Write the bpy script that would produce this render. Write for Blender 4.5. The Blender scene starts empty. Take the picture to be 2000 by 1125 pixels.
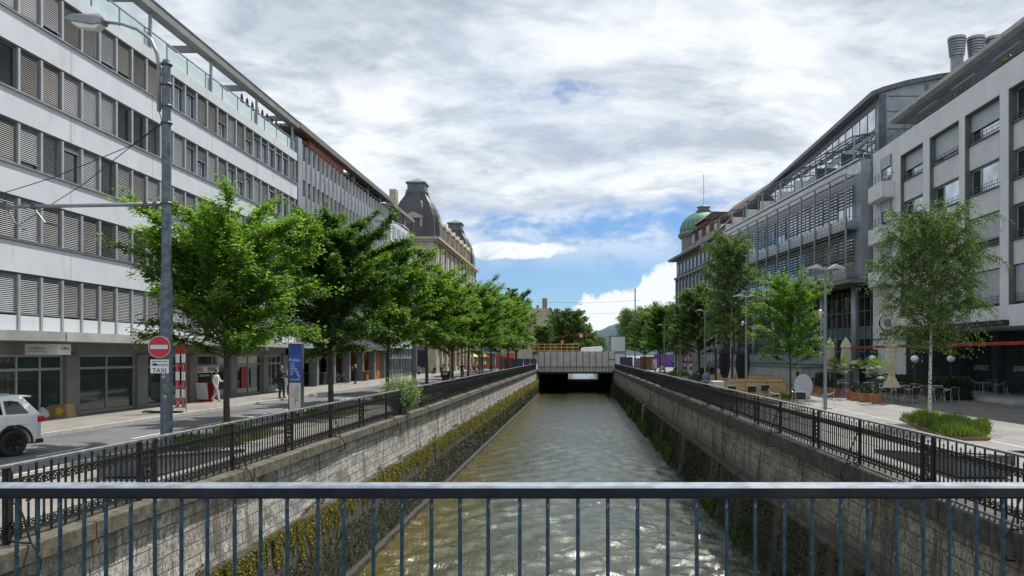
import bpy, bmesh, math, random
import numpy as np
from mathutils import Vector, Matrix
R = math.radians
C = bpy.context.scene.collection
scene = bpy.context.scene

# ---------------- camera ----------------
H = 2.6                                   # eye height above the quay
cam = bpy.data.cameras.new('camera'); cam_o = bpy.data.objects.new('camera', cam); C.objects.link(cam_o)
cam_o.location = (0, 0, H); cam_o.rotation_euler = (R(90), 0, 0)
cam.sensor_width = 36; cam.lens = 27.0                 # 1500 px on a 2000 px wide frame
cam.shift_x = -130/2000; cam.shift_y = 131.5/2000
cam.clip_start = 0.1; cam.clip_end = 12000
scene.camera = cam_o
scene.view_settings.view_transform = 'Standard'; scene.view_settings.look = 'None'
scene.view_settings.gamma = 1; scene.view_settings.exposure = 0.50
scene.render.engine = 'CYCLES'
scene.cycles.max_bounces = 6; scene.cycles.diffuse_bounces = 3; scene.cycles.transparent_max_bounces = 8

# ---------------- node helper ----------------
class N:
    def __init__(s, nt): s.nt = nt; s.l = nt.links
    def new(s, t, **kw):
        n = s.nt.nodes.new(t)
        for k, v in kw.items(): setattr(n, k, v)
        return n
    def put(s, sock, v):
        if isinstance(v, bpy.types.NodeSocket): s.l.new(v, sock)
        elif v is not None:
            if hasattr(sock, 'default_value'):
                dv = sock.default_value
                if hasattr(dv, '__len__') and not hasattr(v, '__len__'): v = [v]*len(dv)
                if hasattr(dv, '__len__') and len(dv) == 4 and len(v) == 3: v = list(v)+[1]
                sock.default_value = v
    def m(s, op, a, b=None, c=None, clamp=False):
        n = s.new('ShaderNodeMath', operation=op, use_clamp=clamp)
        s.put(n.inputs[0], a)
        if b is not None: s.put(n.inputs[1], b)
        if c is not None: s.put(n.inputs[2], c)
        return n.outputs[0]
    def mix(s, f, a, b, blend='MIX'):
        n = s.new('ShaderNodeMix', data_type='RGBA', blend_type=blend)
        s.put(n.inputs[0], f); s.put(n.inputs[6], a); s.put(n.inputs[7], b); return n.outputs[2]
    def noise(s, vec, scale, detail=4, rough=.55, dist=0, out=0):
        n = s.new('ShaderNodeTexNoise'); s.put(n.inputs['Vector'], vec)
        n.inputs['Scale'].default_value = scale; n.inputs['Detail'].default_value = detail
        n.inputs['Roughness'].default_value = rough; n.inputs['Distortion'].default_value = dist
        return n.outputs[out]
    def ss(s, v, lo, hi):
        n = s.new('ShaderNodeMapRange', interpolation_type='SMOOTHSTEP')
        s.put(n.inputs[0], v); s.put(n.inputs[1], lo); s.put(n.inputs[2], hi); return n.outputs[0]
    def map(s, vec, sc=(1, 1, 1), loc=(0, 0, 0), rot=(0, 0, 0)):
        n = s.new('ShaderNodeMapping'); s.put(n.inputs[0], vec)
        n.inputs['Scale'].default_value = sc; n.inputs['Location'].default_value = loc; n.inputs['Rotation'].default_value = rot
        return n.outputs[0]
    def comb(s, x, y, z):
        n = s.new('ShaderNodeCombineXYZ'); s.put(n.inputs[0], x); s.put(n.inputs[1], y); s.put(n.inputs[2], z); return n.outputs[0]
    def sep(s, v):
        n = s.new('ShaderNodeSeparateXYZ'); s.put(n.inputs[0], v); return n.outputs
    def bump(s, h, strength=.4, dist=.02, normal=None):
        n = s.new('ShaderNodeBump'); n.inputs['Strength'].default_value = strength; n.inputs['Distance'].default_value = dist
        s.put(n.inputs['Height'], h)
        if normal is not None: s.put(n.inputs['Normal'], normal)
        return n.outputs[0]

# ---------------- world: daylight sky with broken cloud ----------------
SUN_AZ, SUN_EL = R(30), R(55)            # azimuth from +Y towards +X
w = bpy.data.worlds.new('World'); scene.world = w; w.use_nodes = True
n = N(w.node_tree); w.node_tree.nodes.clear()
out = n.new('ShaderNodeOutputWorld'); bg = n.new('ShaderNodeBackground')
sky = n.new('ShaderNodeTexSky', sky_type='NISHITA'); sky.sun_disc = False
sky.sun_elevation = SUN_EL; sky.sun_rotation = SUN_AZ; sky.altitude = 400; sky.air_density = 1.0; sky.dust_density = .6; sky.ozone_density = 1.6
d = n.new('ShaderNodeTexCoord').outputs['Generated']
dx, dy, dz = n.sep(d)
ady = n.m('MAXIMUM', n.m('ABSOLUTE', dy), .05)
u = n.m('DIVIDE', dx, ady); v = n.m('DIVIDE', dz, ady)
# high cloud sheet seen in perspective
zz = n.m('ADD', n.m('MAXIMUM', dz, 0), .10)
pp = n.comb(n.m('DIVIDE', dx, zz), n.m('DIVIDE', dy, zz), 0)
pw = n.map(pp, (1, 1, 1), (3.1, 7.7, 0), (0, 0, .35))
n1 = n.noise(pw, .75, 9, .62, .35)
n2 = n.noise(n.map(pp, (1, 1.4, 1), (11, 4, 2)), .95, 10, .62, .4)
n3 = n.noise(n.map(pp, (1, 1, 1), (1.7, 9.4, 5)), 3.4, 8, .6, .3)
uv = n.comb(u, v, 0)
e1 = n.noise(uv, 16, 8, .62, .3); e2 = n.noise(n.map(uv, (1, 2.2, 1), (5, 3, 0)), 9, 7, .6, .2)
e1c = n.m('SUBTRACT', e1, .5); e2c = n.m('SUBTRACT', e2, .5)
# sheet: everything above about ten degrees
vv = n.m('ADD', v, n.m('ADD', n.m('MULTIPLY', e2c, .10), n.m('MULTIPLY', u, -.06)))
sheet = n.ss(vv, .165, .215)
gap = n.m('MULTIPLY', n.ss(n.m('ADD', n1, n.m('MULTIPLY', n3, .12)), .40, .50), 1)
g2 = n.m('ADD', n.m('POWER', n.m('DIVIDE', n.m('ADD', u, .02), .10), 2), n.m('POWER', n.m('DIVIDE', n.m('SUBTRACT', v, .343), .012), 2))
hole = n.m('SUBTRACT', 1, n.m('MULTIPLY', n.ss(n.m('ADD', g2, n.m('MULTIPLY', e1c, 7)), 1.6, -.6), .6))
sheet = n.m('MULTIPLY', n.m('MULTIPLY', sheet, n.m('ADD', .88, n.m('MULTIPLY', gap, .12))), hole)
# cumulus bank rising to the right
bank = n.ss(n.m('SUBTRACT', n.m('ADD', n.m('ADD', .068, n.m('MULTIPLY', u, .46)), n.m('MULTIPLY', e1c, .085)), v), -.003, .006)
bank = n.m('MULTIPLY', bank, n.ss(u, -.07, -.02))
def ell(uc, vc, ru, rv, amt, e, hard=.5):
    q = n.m('ADD', n.m('POWER', n.m('DIVIDE', n.m('SUBTRACT', u, uc), ru), 2), n.m('POWER', n.m('DIVIDE', n.m('SUBTRACT', v, vc), rv), 2))
    return n.ss(n.m('ADD', q, n.m('MULTIPLY', e, amt)), 1.0, 1.0-hard)
c2 = ell(-.085, .137, .090, .014, 3.0, e1c, .6)
c3 = ell(.035, .175, .105, .020, 5.0, e1c, .8)
c4 = n.m('MULTIPLY', ell(-.06, .098, .10, .012, 6.0, e2c, 1.2), .5)
wisp = n.m('MULTIPLY', n.ss(e2, .50, .72), .55)
veil = n.m('MULTIPLY', n.m('MULTIPLY', n.ss(v, .095, .175), n.ss(e2, .36, .58)), .85)
low = n.m('MAXIMUM', veil, n.m('MAXIMUM', bank, c2), n.m('MAXIMUM', n.m('MAXIMUM', c3, c4), wisp))
cover = n.m('MAXIMUM', sheet, low)
# cloud brightness: pale tops, blue grey bellies
shade = n.m('ADD', n.m('MULTIPLY', n.ss(n2, .40, .60), .62), n.m('MULTIPLY', n.ss(n3, .40, .60), .36))
shade = n.m('ADD', shade, n.m('MULTIPLY', n.ss(v, .42, .20), .22), clamp=True)
lowsh = n.ss(n.m('ADD', e1, n.m('MULTIPLY', e2c, .8)), .36, .56)
lowsh = n.m('MAXIMUM', n.m('MULTIPLY', lowsh, .80), n.m('MAXIMUM', n.m('MULTIPLY', bank, .90), n.m('MULTIPLY', n.m('MAXIMUM', c2, c3), n.ss(e1, .30, .52))))
sh = n.m('ADD', n.m('MULTIPLY', shade, sheet), n.m('MULTIPLY', n.m('ADD', n.m('MULTIPLY', lowsh, .7), .3), n.m('SUBTRACT', 1, sheet)))
ccol = n.mix(sh, (3.2, 3.8, 4.5), (7.3, 7.65, 8.05))
sk = n.mix(1, sky.outputs[0], (.46, .61, .80), 'MULTIPLY')
fin = n.mix(cover, sk, ccol)
n.put(bg.inputs[0], fin); bg.inputs[1].default_value = .095
n.l.new(bg.outputs[0], out.inputs[0])

sl = bpy.data.lights.new('sun', 'SUN'); sl.energy = 4.1; sl.angle = R(.5); sl.color = (1, .955, .88)
so = bpy.data.objects.new('sun', sl); C.objects.link(so)
sd = Vector((math.cos(SUN_EL)*math.sin(SUN_AZ), math.cos(SUN_EL)*math.cos(SUN_AZ), math.sin(SUN_EL)))
so.rotation_euler = sd.to_track_quat('Z', 'Y').to_euler(); so.location = (40, 60, 60)

# ---------------- materials ----------------
def mat(name, col, rough=.7, metal=0., var=.15, vs=2.0, bump=0., bs=30., stain=None, spec=None, coat=0, alpha=None, emis=None):
    m = bpy.data.materials.new(name); m.use_nodes = True; k = N(m.node_tree)
    b = m.node_tree.nodes['Principled BSDF']
    co = k.new('ShaderNodeTexCoord').outputs['Object']
    f = k.noise(co, vs, 5, .6)
    c1 = [max(0, c*(1-var)) for c in col]; c2_ = [min(1, c*(1+var)) for c in col]
    c = k.mix(k.ss(f, .3, .7), c1, c2_)
    if stain:
        s2 = k.noise(k.map(co, (1, 1, .22)), 1.7, 6, .65)
        c = k.mix(k.m('MULTIPLY', k.ss(s2, .52, .75), stain[1]), c, stain[0])
    k.put(b.inputs['Base Color'], c); b.inputs['Roughness'].default_value = rough; b.inputs['Metallic'].default_value = metal
    if bump: k.put(b.inputs['Normal'], k.bump(k.noise(co, bs, 4, .6), bump, .01))
    if spec is not None: b.inputs['Specular IOR Level'].default_value = spec
    if coat: b.inputs['Coat Weight'].default_value = coat
    if alpha is not None: b.inputs['Alpha'].default_value = alpha
    if emis: k.put(b.inputs['Emission Color'], emis[0]); b.inputs['Emission Strength'].default_value = emis[1]
    return m

M = {}
M['panel'] = mat('white_facade_panel', (.55, .585, .63), .75, var=.05, vs=.6, bump=.05, bs=60, stain=((.36, .37, .37), .5))
M['pilaster'] = mat('grey_mullion_metal', (.36, .385, .41), .5, .2, var=.1)
M['slat'] = mat('aluminium_slat', (.40, .41, .43), .35, .3, var=.12, vs=1.2)
M['slatdark'] = mat('grey_slat', (.20, .195, .19), .45, .3, var=.2, vs=1.2)
M['glass'] = mat('dark_window_glass', (.025, .032, .036), .04, 0, var=.3, vs=.5, spec=.9)
M['glassblue'] = mat('reflecting_glass', (.10, .13, .16), .05, .55, var=.2, vs=.4)
M['glasssky'] = mat('bright_reflecting_glass', (.42, .47, .52), .08, .85, var=.35, vs=.5)
M['glassgreen'] = mat('green_shop_glass', (.028, .05, .046), .05, 0, var=.4, vs=.35, spec=.8)
M['frost'] = mat('frosted_balustrade_glass', (.50, .62, .64), .25, 0, var=.08, vs=.8, spec=.6)
M['frame'] = mat('light_window_frame', (.42, .44, .46), .5, .1, var=.08)
M['steel'] = mat('dark_grey_steel', (.10, .11, .125), .45, .5, var=.2)
M['steelmid'] = mat('mid_grey_steel', (.27, .29, .31), .42, .4, var=.15)
M['fin'] = mat('aluminium_fin', (.42, .44, .45), .34, .65, var=.22, vs=.9)
M['finpanel'] = mat('spandrel_panel', (.40, .42, .44), .3, .5, var=.15)
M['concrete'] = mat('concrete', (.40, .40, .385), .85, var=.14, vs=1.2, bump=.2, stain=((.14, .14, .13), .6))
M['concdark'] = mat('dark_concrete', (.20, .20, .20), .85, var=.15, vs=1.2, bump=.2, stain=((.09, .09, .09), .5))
M['shopwall'] = mat('shop_pier_paint', (.22, .225, .23), .7, var=.1, stain=((.10, .10, .10), .5))
M['soffit'] = mat('soffit_paint', (.30, .30, .295), .8, var=.08)
M['brick'] = mat('red_brick', (.36, .13, .08), .85, var=.3, vs=9, bump=.2)
M['brown'] = mat('brown_tile_roof', (.115, .075, .06), .8, var=.3, vs=6, bump=.4, bs=20)
M['slate'] = mat('dark_slate', (.065, .068, .075), .55, .1, var=.35, vs=7, bump=.5, bs=14)
M['lead'] = mat('lead_sheet', (.12, .13, .14), .5, .3, var=.2)
M['copper'] = mat('green_copper', (.12, .26, .20), .65, .1, var=.25, vs=3)
M['stone'] = mat('beige_sandstone', (.40, .35, .27), .85, var=.2, vs=1.5, bump=.3, bs=14, stain=((.13, .11, .09), .6))
M['stonegrey'] = mat('grey_sandstone', (.20, .205, .205), .85, var=.15, vs=1.2, bump=.2, stain=((.10, .10, .10), .5))
M['r1wall'] = mat('grey_render', (.66, .67, .69), .85, var=.06, vs=.8, bump=.12, bs=90, stain=((.34, .34, .35), .3))
M['r1panel'] = mat('ribbed_panel', (.60, .60, .62), .8, var=.07, vs=1.3)
M['reveal'] = mat('green_grey_reveal', (.13, .15, .14), .7, var=.1)
M['shutter'] = mat('roller_shutter', (.40, .43, .46), .55, .2, var=.06)
M['r2grey'] = mat('blue_grey_cladding', (.30, .33, .37), .5, .25, var=.08, vs=.5)
M['louvre'] = mat('bronze_louvre', (.21, .205, .20), .45, .5, var=.2)
M['white'] = mat('white_paint', (.78, .78, .76), .6, var=.05)
M['screen'] = mat('cream_partition', (.72, .72, .66), .6, var=.05)
M['black'] = mat('black_paint', (.018, .018, .02), .5, var=.2)
M['iron'] = mat('black_wrought_iron', (.017, .018, .020), .5, .2, var=.4, vs=12, bump=.2, bs=60)
M['beam'] = mat('brown_grey_beam', (.15, .13, .115), .7, var=.15)
M['handrail'] = mat('worn_handrail', (.23, .23, .235), .38, .55, var=.3, vs=5)
M['red'] = mat('sign_red', (.50, .016, .025), .4, var=.06, coat=.3)
M['redaw'] = mat('dark_red_trim', (.33, .02, .03), .5, var=.1)
M['pole'] = mat('painted_pole', (.115, .145, .17), .5, .25, var=.35, vs=7, bump=.25, bs=40, stain=((.22, .25, .27), .5))
M['galv'] = mat('galvanised_steel', (.42, .44, .45), .4, .6, var=.12)
M['lampwing'] = mat('lamp_wing', (.62, .64, .66), .4, .2, var=.06)
M['lens'] = mat('clear_lens', (.70, .72, .70), .15, 0, var=.1)
M['globe'] = mat('opal_globe', (.82, .83, .84), .25, 0, var=.02)
M['terra'] = mat('terracotta', (.42, .17, .09), .8, var=.18, vs=5, bump=.2)
M['timber'] = mat('pale_timber', (.47, .32, .16), .6, var=.15, vs=4)
M['timberdark'] = mat('brown_timber', (.20, .10, .05), .7, var=.2, vs=4)
M['yellowwood'] = mat('yellow_timber', (.48, .29, .11), .6, var=.15, vs=5)
M['cream'] = mat('cream_canvas', (.60, .57, .42), .85, var=.1, vs=6, bump=.3, bs=12)
M['blackcloth'] = mat('black_canvas', (.022, .022, .03), .8, var=.2, vs=6, bump=.3, bs=12)
M['wicker'] = mat('black_wicker', (.03, .03, .03), .6, var=.3, vs=60, bump=.4, bs=90)
M['alu'] = mat('polished_aluminium', (.60, .61, .62), .28, .8, var=.08)
M['carwhite'] = mat('white_car_paint', (.76, .78, .80), .25, 0, var=.01, coat=.6)
M['carglass'] = mat('tinted_car_glass', (.008, .008, .014), .04, 0, var=.1, spec=.8)
M['rubber'] = mat('black_rubber', (.02, .02, .02), .75, var=.2)
M['rim'] = mat('black_alloy', (.03, .03, .032), .22, .7, var=.1)
M['tail'] = mat('red_tail_lamp', (.55, .02, .03), .15, 0, var=.1, coat=.6)
M['blue'] = mat('poster_blue', (.03, .10, .50), .4, var=.35, vs=2.4)
M['paper'] = mat('pale_poster', (.60, .66, .70), .5, var=.08)
M['hoard'] = mat('blue_hoarding', (.06, .07, .17), .6, var=.1)
M['hoardgrey'] = mat('grey_hoarding', (.17, .19, .22), .6, var=.1)
M['sheeting'] = mat('pale_site_sheeting', (.60, .58, .56), .75, var=.12, vs=.7, bump=.3, bs=3)
M['cabin'] = mat('site_cabin_panel', (.50, .52, .52), .6, var=.04)
M['tarp'] = mat('white_tarpaulin', (.85, .85, .85), .55, var=.04, bump=.6, bs=3)
M['skin'] = mat('skin', (.52, .30, .21), .55, var=.05)
M['navy'] = mat('navy_cloth', (.02, .03, .055), .85, var=.25, vs=8)
M['denim'] = mat('denim', (.035, .05, .085), .85, var=.25, vs=8)
M['whitecloth'] = mat('white_cloth', (.68, .68, .66), .85, var=.08, vs=8)
M['greycloth'] = mat('grey_cloth', (.20, .21, .23), .85, var=.15, vs=8)
M['redcloth'] = mat('red_cloth', (.45, .05, .04), .85, var=.15, vs=8)
M['tealcloth'] = mat('teal_cloth', (.10, .20, .22), .85, var=.15, vs=8)
M['beigecloth'] = mat('beige_cloth', (.42, .36, .28), .85, var=.1, vs=8)
M['hairdark'] = mat('dark_hair', (.025, .018, .014), .6, var=.3, vs=30)
M['hairblond'] = mat('blond_hair', (.50, .36, .18), .6, var=.25, vs=30)
M['hairgrey'] = mat('grey_hair', (.32, .30, .29), .6, var=.2, vs=30)
M['orange'] = mat('orange_awning', (.55, .24, .05), .6, var=.1)
M['yellow'] = mat('yellow_plastic', (.75, .48, .03), .5, var=.1)
M['purple'] = mat('purple_awning', (.16, .07, .40), .6, var=.1)
M['redbright'] = mat('bright_red', (.46, .05, .035), .5, var=.1)
M['bingreen'] = mat('green_bin', (.02, .05, .03), .5, var=.2)
M['hill'] = mat('wooded_hill', (.055, .10, .085), .95, var=.2, vs=.02)
M['bark'] = mat('dark_bark', (.065, .055, .045), .9, var=.35, vs=9, bump=.8, bs=24)
M['soil'] = mat('dark_soil', (.07, .05, .035), .95, var=.3, vs=6, bump=.5)
M['deck'] = mat('deck_asphalt', (.10, .10, .105), .85, var=.15, vs=3, bump=.3)
M['cardboard'] = mat('brown_cardboard', (.34, .24, .14), .8, var=.1)

def m_birch():
    m = bpy.data.materials.new('birch_bark'); m.use_nodes = True; k = N(m.node_tree); b = m.node_tree.nodes['Principled BSDF']
    co = k.new('ShaderNodeTexCoord').outputs['Object']
    f = k.noise(k.map(co, (2, 2, 11)), 2.0, 4, .6)
    k.put(b.inputs['Base Color'], k.mix(k.ss(f, .55, .62), (.56, .55, .51), (.045, .04, .038))); b.inputs['Roughness'].default_value = .8
    return m
M['birchbark'] = m_birch()

def m_leaf(name, a, b_, tip, trans=.35):
    m = bpy.data.materials.new(name); m.use_nodes = True; k = N(m.node_tree); nt = m.node_tree; b = nt.nodes['Principled BSDF']
    at = k.new('ShaderNodeAttribute'); at.attribute_name = 'tone'
    x, y, z = k.sep(at.outputs['Vector'])
    c = k.mix(x, a, b_); c = k.mix(k.m('MULTIPLY', y, .75), c, tip)
    k.put(b.inputs['Base Color'], c); b.inputs['Roughness'].default_value = .55; b.inputs['Specular IOR Level'].default_value = .28
    t = k.new('ShaderNodeBsdfTranslucent'); k.put(t.inputs[0], k.mix(1, c, (1.25, 1.25, .6), 'MULTIPLY'))
    mx = k.new('ShaderNodeMixShader'); mx.inputs[0].default_value = trans
    nt.links.new(b.outputs[0], mx.inputs[1]); nt.links.new(t.outputs[0], mx.inputs[2])
    nt.links.new(mx.outputs[0], nt.nodes['Material Output'].inputs[0])
    return m
M['leaf'] = m_leaf('hornbeam_leaf', (.065, .15, .024), (.15, .295, .045), (.31, .48, .085), .52)
M['leafdark'] = m_leaf('dark_leaf', (.034, .088, .02), (.08, .175, .036), (.17, .29, .055), .45)
M['leaflime'] = m_leaf('lime_leaf', (.07, .17, .02), (.14, .30, .03), (.26, .42, .05), .42)
M['leafbirch'] = m_leaf('birch_leaf', (.06, .12, .032), (.12, .21, .055), (.22, .32, .085), .45)
M['leafpale'] = m_leaf('pale_shrub_leaf', (.15, .25, .10), (.28, .40, .18), (.46, .56, .32))
M['leafhedge'] = m_leaf('hedge_leaf', (.012, .035, .016), (.03, .07, .03), (.05, .10, .04), .15)
M['palm'] = m_leaf('palm_leaf', (.04, .10, .02), (.10, .20, .03), (.20, .32, .04))
M['moss'] = m_leaf('yellow_moss', (.04, .045, .010), (.15, .14, .020), (.34, .30, .04), .2)
M['mossdark'] = m_leaf('dark_moss', (.014, .018, .008), (.035, .045, .014), (.06, .08, .02), .1)
M['grass'] = m_leaf('grass_blade', (.05, .12, .02), (.10, .22, .03), (.26, .26, .07), .3)

def m_ground(name, c1, c2_, sc=1.2, fine=60, rough=.85, bstr=.3, patches=None, joints=None):
    m = bpy.data.materials.new(name); m.use_nodes = True; k = N(m.node_tree); b = m.node_tree.nodes['Principled BSDF']
    co = k.new('ShaderNodeTexCoord').outputs['Object']
    f = k.noise(co, sc, 6, .62); g = k.noise(co, fine, 3, .6)
    c = k.mix(k.ss(f, .35, .65), c1, c2_)
    c = k.mix(k.m('MULTIPLY', k.ss(g, .45, .7), .35), c, [x*.55 for x in c1])
    if patches: c = k.mix(k.m('MULTIPLY', k.ss(k.noise(k.map(co, (1, .35, 1)), .5, 5, .7), .56, .62), .6), c, patches)
    h = g
    if joints:
        br = k.new('ShaderNodeTexBrick'); k.put(br.inputs['Vector'], co)
        br.inputs['Scale'].default_value = 1; br.inputs['Brick Width'].default_value = joints[0]; br.inputs['Row Height'].default_value = joints[1]
        br.inputs['Mortar Size'].default_value = joints[2]
        c = k.mix(k.m('MULTIPLY', br.outputs['Fac'], .5), c, [x*.4 for x in c1])
    k.put(b.inputs['Base Color'], c); b.inputs['Roughness'].default_value = rough
    k.put(b.inputs['Normal'], k.bump(h, bstr, .01))
    return m
M['asphalt'] = m_ground('asphalt', (.115, .118, .125), (.15, .153, .16), .7, patches=(.08, .08, .085))
M['footway'] = m_ground('footway_asphalt', (.20, .185, .165), (.26, .245, .225), .9, patches=(.12, .11, .10))
M['paving'] = m_ground('pale_promenade', (.175, .17, .16), (.225, .22, .205), .8, patches=(.14, .135, .13))
M['cobble'] = m_ground('dark_cobbles', (.13, .12, .115), (.19, .18, .17), 1.2, joints=(.22, .14, .012))
M['kerb'] = m_ground('granite_kerb', (.36, .35, .33), (.46, .45, .43), 3)
M['ground'] = m_ground('ground', (.19, .19, .18), (.26, .255, .24), .5)
M['marking'] = m_ground('road_marking', (.55, .55, .54), (.70, .70, .69), 6)

def m_masonry(name, blockc, dark, rust, streak, lowz, moss=None):
    """coursed limestone quay wall; blocks laid out on the wall's own plane (along y, up z)"""
    m = bpy.data.materials.new(name); m.use_nodes = True; k = N(m.node_tree); b = m.node_tree.nodes['Principled BSDF']
    co = k.new('ShaderNodeTexCoord').outputs['Object']; x, y, z = k.sep(co)
    wob = k.m('MULTIPLY', k.m('SUBTRACT', k.noise(co, 1.1, 3), .5), .055)
    p = k.comb(y, k.m('ADD', z, wob), 0)
    br = k.new('ShaderNodeTexBrick'); k.put(br.inputs['Vector'], p); br.offset_frequency = 2; br.squash = .8; br.squash_frequency = 3
    br.inputs['Scale'].default_value = 1; br.inputs['Brick Width'].default_value = .78; br.inputs['Row Height'].default_value = .27
    br.inputs['Mortar Size'].default_value = .014; br.inputs['Mortar Smooth'].default_value = .4; br.inputs['Bias'].default_value = 0
    br.inputs['Color1'].default_value = (*blockc, 1); br.inputs['Color2'].default_value = (*[c*.68 for c in blockc], 1)
    br.inputs['Mortar'].default_value = (*[c*.26 for c in blockc], 1)
    f1 = k.noise(k.map(co, (1, 1, .7)), 13, 8, .68); f2 = k.noise(k.map(co, (1, 1, .16)), 2.2, 6, .62); f3 = k.noise(k.map(co, (1, .5, .8), (4, 2, 0)), .9, 5, .6); f4 = k.noise(k.map(co, (1, .8, 1.4), (7, 1, 3)), 1.6, 7, .7)
    c = k.mix(k.ss(f1, .42, .66), br.outputs['Color'], [q*.24 for q in blockc])
    c = k.mix(k.m('MULTIPLY', k.ss(f4, .50, .60), .62), c, [q*.24 for q in blockc])
    c = k.mix(k.m('MULTIPLY', k.ss(f2, .50, .66), streak), c, dark)
    c = k.mix(k.m('MULTIPLY', k.ss(f3, .52, .70), .55), c, rust)
    foot_dark = k.ss(k.m('ADD', z, k.m('MULTIPLY', f3, 1.0)), lowz+.9, lowz-.2)  # stone turns darker towards the foot, edge broken by noise
    c = k.mix(k.m('MULTIPLY', foot_dark, .85), c, dark)
    k.put(b.inputs['Base Color'], c); b.inputs['Roughness'].default_value = .85
    hh = k.m('SUBTRACT', k.m('MULTIPLY', f1, .9), k.m('MULTIPLY', br.outputs['Fac'], .8))
    k.put(b.inputs['Normal'], k.bump(hh, 1.0, .06))
    return m
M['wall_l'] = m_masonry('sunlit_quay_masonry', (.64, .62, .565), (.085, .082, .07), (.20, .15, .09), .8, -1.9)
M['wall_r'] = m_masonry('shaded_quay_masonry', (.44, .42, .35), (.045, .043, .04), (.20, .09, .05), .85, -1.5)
M['wall_low'] = m_masonry('dark_lower_masonry', (.11, .105, .08), (.025, .028, .018), (.06, .05, .02), .8, -3.2)
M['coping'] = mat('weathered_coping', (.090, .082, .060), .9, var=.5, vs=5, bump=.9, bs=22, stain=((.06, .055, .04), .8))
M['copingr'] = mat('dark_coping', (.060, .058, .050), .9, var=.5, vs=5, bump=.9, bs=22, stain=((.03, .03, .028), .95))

def m_water():
    m = bpy.data.materials.new('river_water'); m.use_nodes = True; k = N(m.node_tree); b = m.node_tree.nodes['Principled BSDF']
    co = k.new('ShaderNodeTexCoord').outputs['Object']; x, y, z = k.sep(co)
    f = k.noise(k.map(co, (.5, .12, 1)), 1.0, 4, .6)
    c = k.mix(k.ss(f, .35, .65), (.020, .027, .009), (.040, .046, .015))
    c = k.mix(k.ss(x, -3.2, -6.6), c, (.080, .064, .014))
    k.put(b.inputs['Base Color'], c); b.inputs['Roughness'].default_value = .14; b.inputs['IOR'].default_value = 1.68
    b.inputs['Specular IOR Level'].default_value = .62
    w1 = k.noise(k.map(co, (1, .62, 1)), 2.1, 5, .60, .6); w2 = k.noise(k.map(co, (1.5, .9, 1), (3, 1, 0)), 7.5, 4, .6, .5)
    w3 = k.noise(k.map(co, (.5, .3, 1), (3, 1, 0)), .8, 3, .5, .5)
    hgt = k.m('ADD', k.m('ADD', k.m('MULTIPLY', w1, .05), k.m('MULTIPLY', w2, .028)), k.m('MULTIPLY', w3, .02))
    k.put(b.inputs['Normal'], k.bump(hgt, 1.0, 1.25))
    return m
M['water'] = m_water()

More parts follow.
